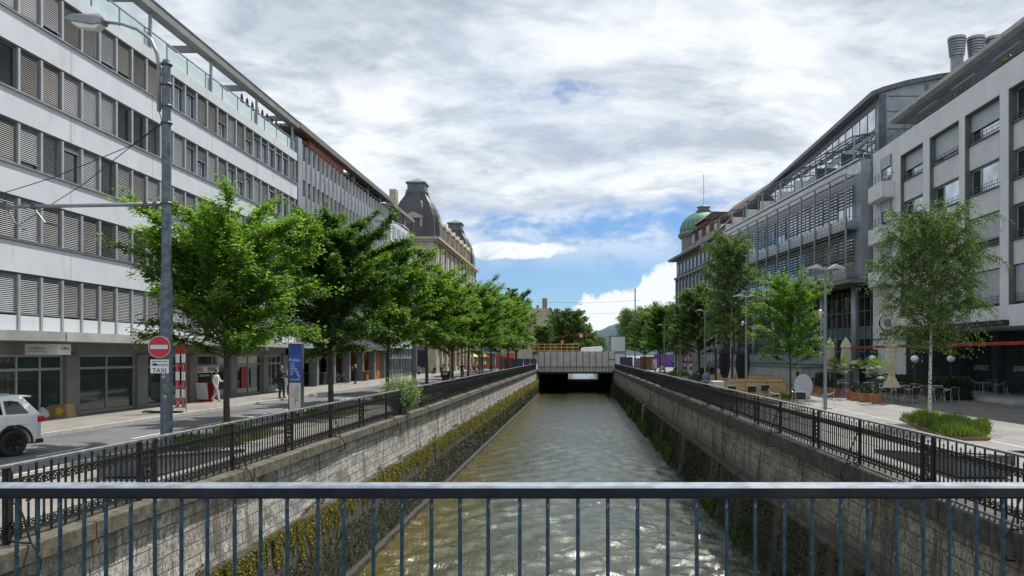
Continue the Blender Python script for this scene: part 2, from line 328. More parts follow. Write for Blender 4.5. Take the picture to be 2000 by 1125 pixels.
# ---------------- mesh helpers ----------------
def chain_loc(p):
    o = Vector((0, 0, 0))
    while p is not None: o += p.location; p = p.parent
    return o
class MB:
    """collects boxes, bars, tubes ... and links them as ONE mesh object"""
    def __init__(s, T=None): s.v = []; s.f = []; s.mi = []; s.m = 0; s.T = T
    def add(s, vs, fs):
        o = len(s.v)
        s.v += [tuple(s.T @ Vector(p)) for p in vs] if s.T is not None else [tuple(p) for p in vs]
        s.f += [tuple(i+o for i in f) for f in fs]; s.mi += [s.m]*len(fs); return s
    def box(s, x0, x1, y0, y1, z0, z1):
        return s.add([(x0, y0, z0), (x1, y0, z0), (x1, y1, z0), (x0, y1, z0), (x0, y0, z1), (x1, y0, z1), (x1, y1, z1), (x0, y1, z1)],
                     [(0, 3, 2, 1), (4, 5, 6, 7), (0, 1, 5, 4), (1, 2, 6, 5), (2, 3, 7, 6), (3, 0, 4, 7)])
    def quad(s, a, b, c, d_): return s.add([a, b, c, d_], [(0, 1, 2, 3)])
    def prism(s, poly, axis, a, b):
        """extrude a 2-D outline along an axis (0,1,2) from a to b; outline in the two other axes in order"""
        def P(q, t):
            return (t, q[0], q[1]) if axis == 0 else ((q[0], t, q[1]) if axis == 1 else (q[0], q[1], t))
        k = len(poly); vs = [P(q, a) for q in poly]+[P(q, b) for q in poly]
        fs = [tuple(range(k)), tuple(range(2*k-1, k-1, -1))]+[(i, i+k, (i+1) % k+k, (i+1) % k) for i in range(k)]
        return s.add(vs, fs)
    def tube(s, pts, r, n_=6, r1=None, cap=True):
        pts = [Vector(p) for p in pts]; L = len(pts); vs = []; fs = []
        rr = [r]*L if r1 is None and not hasattr(r, '__len__') else (list(r) if hasattr(r, '__len__') else [r+(r1-r)*i/(L-1) for i in range(L)])
        up = None
        for i, p in enumerate(pts):
            t = (pts[min(i+1, L-1)]-pts[max(i-1, 0)])
            t = t.normalized() if t.length > 1e-9 else Vector((0, 0, 1))
            if up is None: up = Vector((1, 0, 0)) if abs(t.x) < .8 else Vector((0, 1, 0))
            a = t.cross(up)
            a = a.normalized() if a.length > 1e-6 else t.orthogonal().normalized()
            b = t.cross(a).normalized(); up = b.cross(t) if False else up
            for j in range(n_):
                th = 2*math.pi*(j+.5)/n_
                vs.append(p+a*(math.cos(th)*rr[i])+b*(math.sin(th)*rr[i]))
        for i in range(L-1):
            for j in range(n_):
                fs.append((i*n_+j, i*n_+(j+1) % n_, (i+1)*n_+(j+1) % n_, (i+1)*n_+j))
        if cap: fs += [tuple(range(n_-1, -1, -1)), tuple((L-1)*n_+j for j in range(n_))]
        return s.add(vs, fs)
    def bar(s, a, b, w, h=None):
        """square bar between two points"""
        return s.tube([a, b], (w if h is None else (w+h)/2)*.7071, 4)
    def lathe(s, prof, c=(0, 0, 0), n_=16, sx=1, sy=1, a0=0., cap=True):
        vs = []; fs = []; L = len(prof)
        for r, z in prof:
            for j in range(n_):
                th = 2*math.pi*j/n_+a0; vs.append((c[0]+r*math.cos(th)*sx, c[1]+r*math.sin(th)*sy, c[2]+z))
        for i in range(L-1):
            for j in range(n_): fs.append((i*n_+j, i*n_+(j+1) % n_, (i+1)*n_+(j+1) % n_, (i+1)*n_+j))
        if cap and prof[0][0] > 1e-4: fs.append(tuple(range(n_-1, -1, -1)))
        if cap and prof[-1][0] > 1e-4: fs.append(tuple((L-1)*n_+j for j in range(n_)))
        return s.add(vs, fs)
    def build(s, name, m, parent=None, smooth=False, bevel=0):
        me = bpy.data.meshes.new(name); o_ = chain_loc(parent)
        me.from_pydata([(p[0]-o_.x, p[1]-o_.y, p[2]-o_.z) for p in s.v], [], s.f)
        for q in (m if isinstance(m, (list, tuple)) else [m]): me.materials.append(M[q] if isinstance(q, str) else q)
        if any(s.mi): me.polygons.foreach_set('material_index', s.mi)
        if smooth: me.polygons.foreach_set('use_smooth', [True]*len(me.polygons))
        me.update()
        o = bpy.data.objects.new(name, me); C.objects.link(o); o.parent = parent
        if bevel:
            bv = o.modifiers.new('bevel', 'BEVEL'); bv.width = bevel; bv.segments = 2; bv.limit_method = 'ANGLE'; bv.angle_limit = R(40)
        return o
def tag(o, label=None, cat=None, group=None, kind=None):
    if label: o['label'] = label
    if cat: o['category'] = cat
    if group: o['group'] = group
    if kind: o['kind'] = kind
    return o
def thing(name, label, cat, loc=(0, 0, 0), group=None):
    o = bpy.data.objects.new(name, None); C.objects.link(o); o.location = loc; o.empty_display_size = .3
    return tag(o, label, cat, group)
def copy_tree(o, parent=None, first=True):
    c = o.copy(); C.objects.link(c); c.parent = parent
    for ch in [q for q in list(C.objects) if q.parent == o] if False else KIDS(o): copy_tree(ch, c, False)
    return c
def KIDS(o): return list(o.children)
def text(s, size, loc, rot, m, parent=None, align='CENTER', ext=.004, sx=1, name='lettering'):
    cu = bpy.data.curves.new(name, 'FONT'); cu.body = s; cu.size = size; cu.align_x = align; cu.align_y = 'CENTER'; cu.extrude = ext; cu.resolution_u = 3
    tmp = bpy.data.objects.new(name, cu); me = bpy.data.meshes.new_from_object(tmp); bpy.data.objects.remove(tmp)
    o = bpy.data.objects.new(name, me); C.objects.link(o); me.materials.clear(); me.materials.append(M[m])
    o.parent = parent; o.location = Vector(loc)-chain_loc(parent); o.rotation_euler = rot; o.scale = (sx, 1, 1)
    return o
FRONT = (R(90), 0, 0)                 # text facing the camera side (-Y)
EAST = (R(90), 0, R(90))              # text facing +X (on the left hand facades)
WEST = (R(90), 0, R(-90))             # text facing -X (on the right hand facades)
rnd = random.Random(7)
# =====================================================================  THE SETTING
def struct(name, mb, m, **kw):
    return tag(mb.build(name, m, **kw), kind='structure')
WZ = -4.3
BR = 140.0                                   # where the far bridge starts
g = MB()
g.quad((-3000, -40, 0), (-8.1, -40, 0), (-8.1, 900, 0), (-3000, 900, 0))
g.quad((6.95, -40, 0), (3000, -40, 0), (3000, 900, 0), (6.95, 900, 0))
g.quad((-3000, 900, 0), (3000, 900, 0), (3000, 6000, 0), (-3000, 6000, 0))
g.quad((-3000, -600, 0), (3000, -600, 0), (3000, -40, 0), (-3000, -40, 0))
struct('ground', g, 'ground')
rg = np.random.default_rng(3)
ysr = [-12.0, 0.0, 5.0]
while ysr[-1] < BR+1: ysr.append(ysr[-1]+max(.045, (ysr[-1]-5)*.0065+.045))
ysr = np.array(ysr); xsr = np.linspace(-7.4, 6.3, 200); XX, YY = np.meshgrid(xsr, ysr); ZZ = np.zeros_like(XX)
for i in range(70):
    lam = .24*(1.028**i); k0 = 2*math.pi/lam; a = rg.normal(math.pi/2, .75); kx, ky = k0*math.cos(a), k0*math.sin(a)
    wx = XX+.25*np.sin(YY*.7+i)+.1*np.sin(XX*2.1+YY*1.3+i*2); wy = YY+.3*np.sin(XX*.9+i*1.7)
    amp = .098/k0*(1.2 if lam < .8 else .75); env = .55+.45*np.sin(XX*rg.uniform(.3, 1.2)+YY*rg.uniform(.1, .6)+rg.uniform(0, 6))
    fade = np.clip(1.5-((YY-5)*.0065+.045)*3.2/lam, 0, 1)
    ZZ += amp*env*fade*np.sin(kx*wx+ky*wy+rg.uniform(0, 6))
ZZ += WZ; ny_, nx_ = XX.shape
wm = MB(); wm.v = list(zip(XX.ravel().tolist(), YY.ravel().tolist(), ZZ.ravel().tolist()))
wm.f = [(j*nx_+i, j*nx_+i+1, (j+1)*nx_+i+1, (j+1)*nx_+i) for j in range(ny_-1) for i in range(nx_-1)]; wm.mi = [0]*len(wm.f)
struct('water', wm, 'water', smooth=True)
struct('water', MB().quad((-9, 225, WZ), (9, 225, WZ), (9, 900, WZ), (-9, 900, WZ)), 'water')
struct('water', MB().quad((-9, BR+1, WZ), (9, BR+1, WZ), (9, 225, WZ), (-9, 225, WZ)), mat('shade_tinted_tunnel_water', (.02, .02, .012), .6, bump=.6, bs=3))  # tunnel's dark reflection painted in as a darker, rougher water colour
# left street: carriageway, kerbs, footway
struct('road', MB().quad((-17, 11, .004), (-12.1, 11, .004), (-12.1, 300, .004), (-17, 300, .004)), 'asphalt')
struct('cross_road', MB().quad((-60, -10, .004), (-17.0, -10, .004), (-17.0, 22.5, .004), (-60, 22.5, .004)), 'asphalt')
k_ = MB()
for i in range(92):
    y0 = 24+i*1.5
    k_.box(-17.13, -16.98, y0, y0+1.49, 0, .12)
struct('kerb', k_, 'kerb')
struct('pavement', MB().box(-26, -17.13, 24, 300, -.05, .118), 'footway')
k_ = MB()
for i in range(90): k_.box(-12.1, -11.98, 12+i*1.5, 12+i*1.5+1.49, 0, .05)
struct('kerb', k_, 'kerb')
mk = MB()
for i in range(30):
    y0 = 15.5+i*4.2; mk.quad((-13.96, y0, .008), (-13.84, y0, .008), (-13.84, y0+1.9, .008), (-13.96, y0+1.9, .008))
struct('road_marking', mk, 'marking')
struct('path', MB().quad((-11.98, 9, .008), (-8.1, 9, .008), (-8.1, 300, .008), (-11.98, 300, .008)), 'footway')
# right bank
struct('promenade', MB().quad((6.95, 9, .004), (16.4, 9, .004), (16.4, 300, .004), (6.95, 300, .004)), 'paving')
struct('forecourt', MB().quad((16.62, 9, .004), (45, 9, .004), (45, 300, .004), (16.62, 300, .004)), 'cobble')
k_ = MB()
for i in range(96): k_.box(16.4, 16.62, 9+i*1.5, 9+i*1.5+1.48, 0, .012)
for i in range(96): k_.box(12.42, 12.55, 9+i*1.5, 9+i*1.5+1.48, 0, .012)
struct('kerb', k_, 'kerb')
# canal walls
def wall_strip(xs, y0, y1, step, amp, seed):
    """wall surface through (x,z) profile points, gently uneven"""
    r_ = random.Random(seed); mb = MB(); ys = [y0+i*step for i in range(int((y1-y0)/step)+1)]
    vs = []; L = len(xs)
    for j, y in enumerate(ys):
        for i, (x, z) in enumerate(xs):
            a = 0 if i in (0, L-1) else amp
            vs.append((x+r_.uniform(-a, a), y, z+r_.uniform(-a, a)*.5))
    fs = [(j*L+i, (j+1)*L+i, (j+1)*L+i+1, j*L+i+1) for j in range(len(ys)-1) for i in range(L-1)]
    mb.add(vs, fs); return mb
def wall(name, label, sx, prof_u, prof_l, mu, ml, mc, cx0, cx1, cz0):
    t = thing(name, label, 'quay wall', (sx*7, 10, 0))
    wall_strip(prof_u, -12, BR, .45, .012, 3).build('masonry', mu, t)
    wall_strip(prof_l, -12, BR, .35, .03, 4).build('lower_masonry', ml, t)
    c = MB(); r_ = random.Random(5); y = -12
    while y < BR-.2:
        L = min(r_.uniform(1.5, 2.3), BR-y); dz = r_.uniform(-.006, .006); dxx = r_.uniform(-.012, .012)
        if sx < 0: c.box(cx0, cx1+dxx, y, y+L-.012, cz0+dz, .06+dz)
        else: c.box(cx0+dxx, cx1, y, y+L-.012, cz0+dz, .06+dz)
        y += L
    c.build('coping', mc, t, bevel=.018)
    return t
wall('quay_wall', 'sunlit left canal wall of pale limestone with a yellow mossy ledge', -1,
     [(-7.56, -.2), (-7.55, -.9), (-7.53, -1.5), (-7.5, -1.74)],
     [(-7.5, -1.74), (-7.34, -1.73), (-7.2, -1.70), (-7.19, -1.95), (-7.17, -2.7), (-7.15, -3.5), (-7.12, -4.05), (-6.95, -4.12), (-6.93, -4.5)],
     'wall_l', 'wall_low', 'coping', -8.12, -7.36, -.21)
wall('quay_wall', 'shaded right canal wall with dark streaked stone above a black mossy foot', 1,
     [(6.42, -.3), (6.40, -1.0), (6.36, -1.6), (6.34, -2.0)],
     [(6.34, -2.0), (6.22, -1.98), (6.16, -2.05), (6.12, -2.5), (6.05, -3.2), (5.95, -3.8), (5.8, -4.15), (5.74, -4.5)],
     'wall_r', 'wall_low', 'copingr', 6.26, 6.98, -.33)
# hidden backs so the banks are solid under the ground sheet
struct('embankment', MB().box(-30, -8.0, -12, BR, -6, -.02).box(6.9, 30, -12, BR, -6, -.02), 'soil')
# drain pipe on the right wall
p_ = MB(); p_.tube([(6.34, 70, -1.95), (6.02, 70, -1.9), (5.92, 70, -2.0), (5.88, 70, -2.2), (5.86, 70, -4.3)], .11, 10)
tag(p_.build('drain_pipe', 'concdark', smooth=True), 'old grey drain pipe bending down the right canal wall into the water', 'pipe')

# =====================================================================  ORNATE QUAY RAILINGS
def spiral(cx, cz, r0, turns, a0, sgn, k=9):
    pts = []
    for i in range(k+1):
        t = i/k; a = a0+sgn*turns*2*math.pi*t; r = r0*(1-.78*t); pts.append((cx+r*math.cos(a), cz+r*math.sin(a)))
    return pts
def quay_railing(X, sgn, label, y_start, y_end, braces, medals, grid):
    """sgn: +1 when the water lies on the +X side of the rail"""
    t = thing('quay_railing', label, 'railing', (X, 10, .06))
    ht = 1.14
    hr = MB(); hr.prism([(X-.045, ht-.045), (X+.045, ht-.045), (X+.045, ht-.012), (X+.02, ht), (X-.02, ht), (X-.045, ht-.012)], 1, y_start, y_end)
    hr.build('handrail', 'handrail', t)
    for z0, z1 in ((.90, .925), (.79, .80), (.30, .312), (.17, .195)):
        MB().box(X-.02, X+.02, y_start, y_end, z0, z1).build('rail', 'iron', t)
    # balusters: tall ones reach the handrail, short twisted ones end in a spear
    tall = MB(); tall.box(-.013, .013, -.013, .013, .08, ht-.045)
    short = MB(); short.box(-.009, .009, -.009, .009, .19, .985)
    short.lathe([(.0, .962), (.021, .98), (.015, 1.0), (0, 1.05)], n_=4)
    short.box(-.010, .010, -.020, .020, .60, .80).box(-.012, .012, -.040, .040, .575, .60)
    for q in range(7): short.box(-.013, .013, -.013, .013, .32+q*.034, .34+q*.034)
    for z in (.84, .26): short.box(-.006, .006, -.03, .03, z-.02, z+.02)
    step = .155; count = int((y_end-y_start)/step); near = []; far = MB()
    proto = {}
    for i in range(count):
        y = y_start+.08+i*step
        src = tall if i % 2 == 0 else short
        if i < 98:
            key = i % 2
            if key not in proto:
                o = MB().add(src.v, src.f)
                ob = bpy.data.meshes.new('baluster'); ob.from_pydata(o.v, [], o.f); ob.materials.append(M['iron']); proto[key] = ob
            b = bpy.data.objects.new('baluster', proto[key]); C.objects.link(b); b.parent = t
            b.location = Vector((X, y, 0))-chain_loc(t)
        elif y < 62: far.add([(p[0]+X, p[1]+y, p[2]) for p in src.v], src.f)
        elif y < 100: far.box(X-.01, X+.01, y-.01, y+.01, .19, ht-.045 if i % 2 == 0 else 1.0)
        elif i % 2 == 0: far.box(X-.012, X+.012, y-.013, y+.013, .1, ht-.045)
    tag(far.build('balusters', 'iron', t), kind='stuff')
    # scrollwork between the double rails, top and bottom
    y = y_start+.08; sc = MB(); nseg = 0
    while y < min(y_end, 95):
        kk = 9 if y < 35 else 5
        for zc, up in ((.845, 1), (.245, -1)):
            for s_ in (-1, 1):
                sp = spiral(0, 0, .050, 1.15, math.pi*(.5 if up > 0 else -.5), s_*up, kk)
                cy = y+.155+s_*.078
                cy = y+s_*.066+.31*(s_ < 0); pts = [(X, y+s_*(.145)+.31*(s_ < 0), zc-.12*up), (X, y+s_*.138+.31*(s_ < 0), zc-.02*up), (X, y+s_*.115+.31*(s_ < 0), zc+.035*up)]+[(X, cy+q[0], zc-.004*up+q[1]) for q in sp]
                sc.tube(pts, .0115 if y < 60 else .016, 4 if y < 35 else 3, cap=False)
        y += .31
        if y > y_start+6.6*(nseg+1) or y >= min(y_end, 95):
            sc.build('scrollwork', 'iron', t); sc = MB(); nseg += 1
    # posts with curling braces over the water side
    for y in braces:
        MB().box(X-.03, X+.03, y-.03, y+.03, .05, ht-.04).build('post', 'iron', t)
        b = MB(); s = sgn
        b.tube([(X+s*.03, y, .80), (X+s*.10, y, .70), (X+s*.22, y, .42), (X+s*.31, y, .10), (X+s*.40, y, -.02), (X+s*.45, y, -.14), (X+s*.44, y, -.27), (X+s*.37, y, -.36), (X+s*.25, y, -.37)], .016, 6)
        for (cx, cz, r0, a0, sg) in ((.12, .16, .085, 1.2, 1), (.07, .33, .05, -1.2, -1), (.09, .87, .06, -1.9, 1)):
            sp = spiral(0, 0, r0, 1.4, a0, sg, 12)
            b.tube([(X+s*(cx+q[0]), y, cz+q[1]) for q in sp], .011, 5)
        b.tube([(X+s*.03, y, .10), (X+s*.20, y, .085), (X+s*.33, y, .08)], .014, 5)
        b.build('brace', 'iron', t)
    for y in medals:
        for dy in (-.24, .24): MB().box(X-.027, X+.027, y+dy-.027, y+dy+.027, .05, ht-.04).build('post', 'iron', t)
        md = MB()
        for rr, rz, wd in ((.155, .28, .013), (.12, .235, .009)):
            md.tube([(X, y+rr*math.cos(a), .55+rz*math.sin(a)) for a in [2*math.pi*i/20 for i in range(21)]], wd, 5, cap=False)
        for (cy, cz, r0, a0, sg) in ((0, .55, .06, 0, 1), (-.05, .66, .045, 1, -1), (.05, .66, .045, 2, 1), (-.05, .44, .045, 4, 1), (.05, .44, .045, 5, -1),
                                     (-.12, .86, .05, 0, 1), (.12, .86, .05, 3.1, -1), (-.12, .22, .05, 0, -1), (.12, .22, .05, 3.1, 1)):
            md.tube([(X, y+cy+q[0], cz+q[1]) for q in spiral(0, 0, r0, 1.3, a0, sg, 10)], .010, 4)
        md.lathe([(.0, -.05), (.035, -.03), (.04, 0), (.035, .03), (0, .05)], (X, y, .55), 8)
        md.build('medallion', 'iron', t)
    if grid:
        gm = MB(); y = grid[0]
        while y < grid[1]: gm.box(X+sgn*.022, X+sgn*.026, y-.004, y+.004, .30, .80); y += .055 if y < 40 else .09
        z = .30
        while z < .81: gm.box(X+sgn*.0265, X+sgn*.030, grid[0], grid[1], z-.004, z+.004); z += .055
        tag(gm.build('wire_mesh', 'iron', t), 'fine square wire mesh behind the bars')
    return t
quay_railing(-7.66, 1, 'ornate black wrought iron railing on the left canal wall', 8.6, BR-.6,
             [10.3, 17.0, 23.7, 30.6, 37.4, 44.2, 51.0, 57.8, 64.6, 71.4, 78.2, 85, 98, 112, 126], [13.65, 20.3, 27.1, 34.0, 40.8], None)
quay_railing(6.56, -1, 'ornate black wrought iron railing on the right canal wall', 8.6, BR-.6,
             [11.1, 17.9, 25.0, 31.8, 38.6, 45.4, 52.2, 59, 66, 73, 80, 88, 101, 115], [14.4, 21.2, 28.3, 35.1], (21.5, 75))

# =====================================================================  BRIDGE THE PICTURE IS TAKEN FROM
t = thing('footbridge_railing', 'blue grey painted steel handrail with round bars across the near bridge', 'railing', (0, 3.3, .95))
ry = 3.3
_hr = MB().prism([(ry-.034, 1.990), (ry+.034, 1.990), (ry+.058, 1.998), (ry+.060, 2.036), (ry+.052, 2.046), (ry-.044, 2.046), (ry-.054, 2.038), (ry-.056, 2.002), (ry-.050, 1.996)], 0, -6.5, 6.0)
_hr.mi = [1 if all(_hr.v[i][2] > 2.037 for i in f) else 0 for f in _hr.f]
hr_ = _hr.build('handrail', [mat('dark_navy_painted_handrail', (.010, .014, .022), .5, .0, var=.4, vs=9, spec=.25, stain=((.05, .05, .05), .5)), mat('sky_sheen_worn_handrail_top', (.27, .31, .36), .34, .3, var=.28, vs=11, stain=((.45, .47, .50), .6))], t)  # top faces painted paler for the sky's sheen, on top of real wear
pipe = mat('chipped_blue_paint', (.045, .10, .145), .45, .2, var=.35, vs=14, bump=.3, bs=60)
k = N(pipe.node_tree); b_ = pipe.node_tree.nodes['Principled BSDF']; co = k.new('ShaderNodeTexCoord').outputs['Object']
src = b_.inputs['Base Color'].links[0].from_socket
k.put(b_.inputs['Base Color'], k.mix(k.ss(k.noise(co, 34, 3, .6), .66, .70), src, (.38, .42, .44)))
pm = None
for i in range(94):
    q_ = i-47; q_ = max(-26, min(26, q_)); x = (58*q_-.0132*q_**3+(i-47-q_)*31)/454.5
    if pm is None:
        o = MB().lathe([(.0095, .95), (.0080, 1.985), (.015, 1.996)], n_=10).build('baluster', pipe, t, smooth=True); pm = o.data; o.location = Vector((x, ry, 0))-chain_loc(t)
        for v_ in pm.vertices: v_.co += chain_loc(t)
    else:
        o = bpy.data.objects.new('baluster', pm); C.objects.link(o); o.parent = t; o.location = Vector((x+rnd.uniform(-.002, .002), ry+rnd.uniform(-.003, .003), 0))-chain_loc(t); o.rotation_euler = (rnd.uniform(-.002, .002), rnd.uniform(-.0025, .0025), rnd.uniform(0, 3))
b = MB().box(-40, 40, -6, 3.48, .70, .95)
struct('bridge_deck', b, 'deck')
rp = MB()
rp.add([(-40, 3.48, .95), (-8.1, 3.48, .95), (-8.1, 9, .0), (-40, 9, .0)], [(0, 1, 2, 3)]); rp.add([(6.98, 3.48, .95), (40, 3.48, .95), (40, 9, .0), (6.98, 9, .0)], [(0, 1, 2, 3)])
rp.add([(-8.1, 3.48, .95), (-8.1, 9, 0), (-8.1, 3.48, 0)], [(0, 1, 2)]); rp.add([(6.98, 3.48, .95), (6.98, 9, 0), (6.98, 3.48, 0)], [(0, 1, 2)])
struct('pavement', rp, 'deck')

# steel wedges where the ramps meet the quay
def wedge(x0, x1, label):
    t = thing('steel_ramp_edge', label, 'planter', (x0, 18, 0))
    m_ = MB()
    m_.add([(x0, 16.1, .05), (x1, 16.1, .05), (x1, 20.6, .0), (x0, 20.6, .0), (x0, 16.1, .46), (x1, 16.1, .46), (x1, 20.6, .06), (x0, 20.6, .06)],
           [(0, 3, 2, 1), (4, 5, 6, 7), (0, 1, 5, 4), (1, 2, 6, 5), (2, 3, 7, 6), (3, 0, 4, 7)])
    m_.build('trough', 'steel', t)
    f_ = MB()
    f_.bar((x0, 16.1, .475), (x0, 20.6, .075), .03).bar((x1, 16.1, .475), (x1, 20.6, .075), .03).bar((x0, 16.1, .475), (x1, 16.1, .475), .03)
    f_.build('rim', 'black', t); return t
wedge(-10.1, -8.95, 'wedge shaped dark steel planter behind the left canal railing')
wedge(7.95, 9.1, 'wedge shaped dark steel planter behind the right canal railing')
tag(MB().box(9.6, 12.8, 17.2, 17.35, .38, .46).box(9.7, 9.8, 17.22, 17.33, 0, .38).box(12.6, 12.7, 17.22, 17.33, 0, .38).build('low_barrier', 'black'), 'low black barrier bar right of the steel planter', 'barrier')

# =====================================================================  FAR BRIDGE AND TUNNEL
t = thing('covered_bridge', 'far road bridge wrapped in pale construction sheeting over a dark tunnel', 'bridge', (-.5, BR, 0))
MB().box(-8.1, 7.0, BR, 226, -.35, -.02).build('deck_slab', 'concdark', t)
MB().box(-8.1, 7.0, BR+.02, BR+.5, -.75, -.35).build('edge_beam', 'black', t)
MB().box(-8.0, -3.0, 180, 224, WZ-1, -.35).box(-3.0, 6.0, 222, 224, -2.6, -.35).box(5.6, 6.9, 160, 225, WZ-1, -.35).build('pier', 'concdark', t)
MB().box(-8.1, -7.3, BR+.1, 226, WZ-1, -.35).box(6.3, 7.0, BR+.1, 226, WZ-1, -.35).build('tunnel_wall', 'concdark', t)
for i in range(12):
    x0 = -7.42+i*1.17
    MB().box(x0+.03, min(x0+1.14, 6.6), BR-.12, BR-.05, -.45 if i else -.4, 3.3).build('sheeting_panel', 'sheeting', t)
fr = MB()
for i in range(13): fr.box(-7.45+i*1.17, -7.36+i*1.17, BR-.22, BR-.14, -.45, 3.35)
for z in (-.5, .45): fr.box(-7.5, 6.7, BR-.26, BR-.222, z, z+.10)
for i in range(24): fr.box(-7.4+i*.585, -7.35+i*.585, BR-.30, BR-.262, -.5, .5)
fr.box(5.4, 6.7, BR-.26, BR-.222, 1.8, 1.92)
fr.build('scaffold_frame', 'steel', t)
struct('road', MB().box(-60, 60, BR+.2, 225.5, -.015, .012), 'paving')
# wooden guard rail platform
t = thing('timber_guard_rail', 'yellow timber guard rail platform on top of the wrapped far bridge', 'guard rail', (-5, BR+3, 3.3))
for z in (3.45, 4.0, 4.6): MB().box(-8.6, .0, BR+2.9, BR+2.96, z, z+.16).build('rail', 'yellowwood', t)
for i in range(9): MB().box(-8.5+i*1.05, -8.38+i*1.05, BR+2.8, BR+2.9, 3.3, 4.8).build('post', 'yellowwood', t)
MB().box(-8.6, .6, BR+2.5, BR+6, 3.15, 3.3).box(-8.5, -8.2, BR+2.7, BR+3, 0, 3.15).box(.2, .5, BR+2.7, BR+3, 0, 3.15).build('platform', 'timberdark', t)
tp = MB(); tp.prism([(.3, 3.2), (4.2, 3.2), (4.6, 3.7), (4.3, 4.3), (.5, 4.0)], 1, BR+4, BR+10)
tag(tp.build('tarpaulin_heap', 'tarp', bevel=.1), 'white tarpaulin heap beside the timber guard rail on the far bridge', 'tarpaulin')
def cabin(x0, y0, z0, w_, dp, h, label):
    t = thing('site_cabin', label, 'site cabin', (x0+w_/2, y0, z0))
    MB().box(x0+.14, x0+w_-.14, y0+.03, y0+dp, z0+.14, z0+h-.14).build('wall', 'cabin', t)
    f_ = MB()
    for x in (x0, x0+w_-.16): f_.box(x, x+.16, y0, y0+.16, z0, z0+h).box(x, x+.16, y0+dp-.1, y0+dp+.06, z0, z0+h)
    f_.box(x0+.16, x0+w_-.16, y0, y0+.16, z0+h-.16, z0+h).box(x0+.16, x0+w_-.16, y0, y0+.16, z0, z0+.16)
    f_.box(x0, x0+.16, y0+.16, y0+dp-.1, z0+h-.16, z0+h)
    f_.build('frame', mat('maroon_frame', (.07, .05, .07), .6), t); return t
cabin(6.15, 150, 3.2, 3.1, 6, 3.2, 'pale site cabin with dark frame stacked on top beside the far bridge')
cabin(6.15, 150, 0, 3.1, 6, 3.1, 'lower pale site cabin carrying another cabin beside the far bridge')

# hills
hm = MB(); pts = []
r_ = random.Random(2); nx = 60; hv = []; hf = []
for j in range(8):
    for i in range(nx):
        x = -1500+i*60; y = 5200+j*160
        prof = 215*math.exp(-((x-330)/330)**2)+80*math.exp(-((x+600)/500)**2)+150*math.exp(-((x-1150)/500)**2)+20
        hv.append((x, y, max(0, prof*math.sin(min(1, (j+.0)/5)*math.pi/2)+r_.uniform(-6, 6)*(j > 0))-(2 if j == 0 else 0)))
for j in range(7):
    for i in range(nx-1): hf.append((j*nx+i, j*nx+i+1, (j+1)*nx+i+1, (j+1)*nx+i))
hm.add(hv, hf); struct('hills', hm, mat('hazy_wooded_hill', (.022, .062, .085), .95, var=.2, vs=.01), smooth=True)

# =====================================================================  LEFT: WHITE OFFICE BUILDING
FX = -20.3
BY0, BY1 = 14.5, 55.4
MOD = 1.18
rows = [(15.0, 16.55), (12.2, 13.76), (9.53, 11.02), (6.82, 8.30), (4.12, 5.54)]
ob = thing('office_building', 'long white office building with bands of blinds on the left of the street', 'building', (-24, 35, 0))
wl = MB()
bands = [(16.62, 17.15), (13.83, 14.93), (11.09, 12.13), (8.37, 9.46), (5.61, 6.75)]
for z0, z1 in bands: wl.box(FX-.25, FX, BY0, BY1, z0, z1)
wl.box(-36, FX-.45, BY0, BY1, 3.2, 17.0)
wl.build('wall', 'panel', ob)
jn = MB()                                            # panel joints and sills
for z0, z1 in bands[1:]:
    for q in range(7): jn.box(FX, FX+.004, 18.9+q*5.9, 18.912+q*5.9, z0, z1)
jn.build('panel_joints', 'shopwall', ob)
for z0, z1 in rows[:4]: MB().box(FX-.02, FX+.07, BY0, BY1, z0-.075, z0-.015).build('sill', 'steelmid', ob)
for z0, z1 in rows: MB().box(FX-.20, FX-.05, BY0, BY1, z1-.005, z1+.06).build('blind_box', 'steel', ob)
pb = MB()
npan = int((BY1-BY0)/MOD)
for i in range(npan+1):
    y = BY0+.1+i*MOD+.32
    if y < BY1: pb.box(FX-.20, FX-.05, y+.07, min(y+MOD-.07, BY1), 3.50, 4.05)
pb.build('base_panel', 'panel', ob)
ms = MB(); mull = []
for i in range(npan+1):
    y = BY0+.1+i*MOD+.32
    for z0, z1 in rows: mull.append((y < 26, y, z0 if z0 > 5 else 3.5, z1))
for q, (far_, y, z0, z1) in enumerate(sorted(mull)):
    if q < 100: MB().box(FX-.22, FX-.012, y-.055, y+.055, z0, z1).build('mullion', 'pilaster', ob)
    else: ms.box(FX-.22, FX-.012, y-.055, y+.055, z0, z1)
tag(ms.build('mullions', 'pilaster', ob), kind='stuff')
HW = .70; W_ = MOD-.11
def slats(frac, tilt, pitch=.072, h=1.50):
    mb = MB(); z = h-.03; zmin = h*(1-frac); dz = .056*math.sin(tilt); dd = .056*math.cos(tilt)
    while z > zmin+.02:
        mb.add([(.0, .02, z), (.0, W_-.02, z), (dd, W_-.02, z-dz), (dd, .02, z-dz)], [(0, 1, 2, 3)]); z -= pitch
    mb.box(0, .05, .02, W_-.02, zmin-.02, zmin+.015)
    return mb
def mesh_of(mb, name, m):
    o = mb.build(name, m); me = o.data; bpy.data.objects.remove(o); return me
BL = {('l', i): mesh_of(slats(f, t_), 'blind', 'slat') for i, (f, t_) in enumerate([(1, R(48)), (.97, R(62)), (.86, R(55)), (.45, R(50)), (.18, R(40)), (1, R(30))])}
BL.update({('d', i): mesh_of(slats(f, t_), 'blind', 'slatdark') for i, (f, t_) in enumerate([(1, R(48)), (.97, R(58)), (.86, R(55)), (.45, R(50)), (.18, R(40)), (1, R(28))])})
fr_ = MB()
for a, b in ((0, .05), (W_-.05, W_)): fr_.box(0, .05, a, b, 0, 1.5)
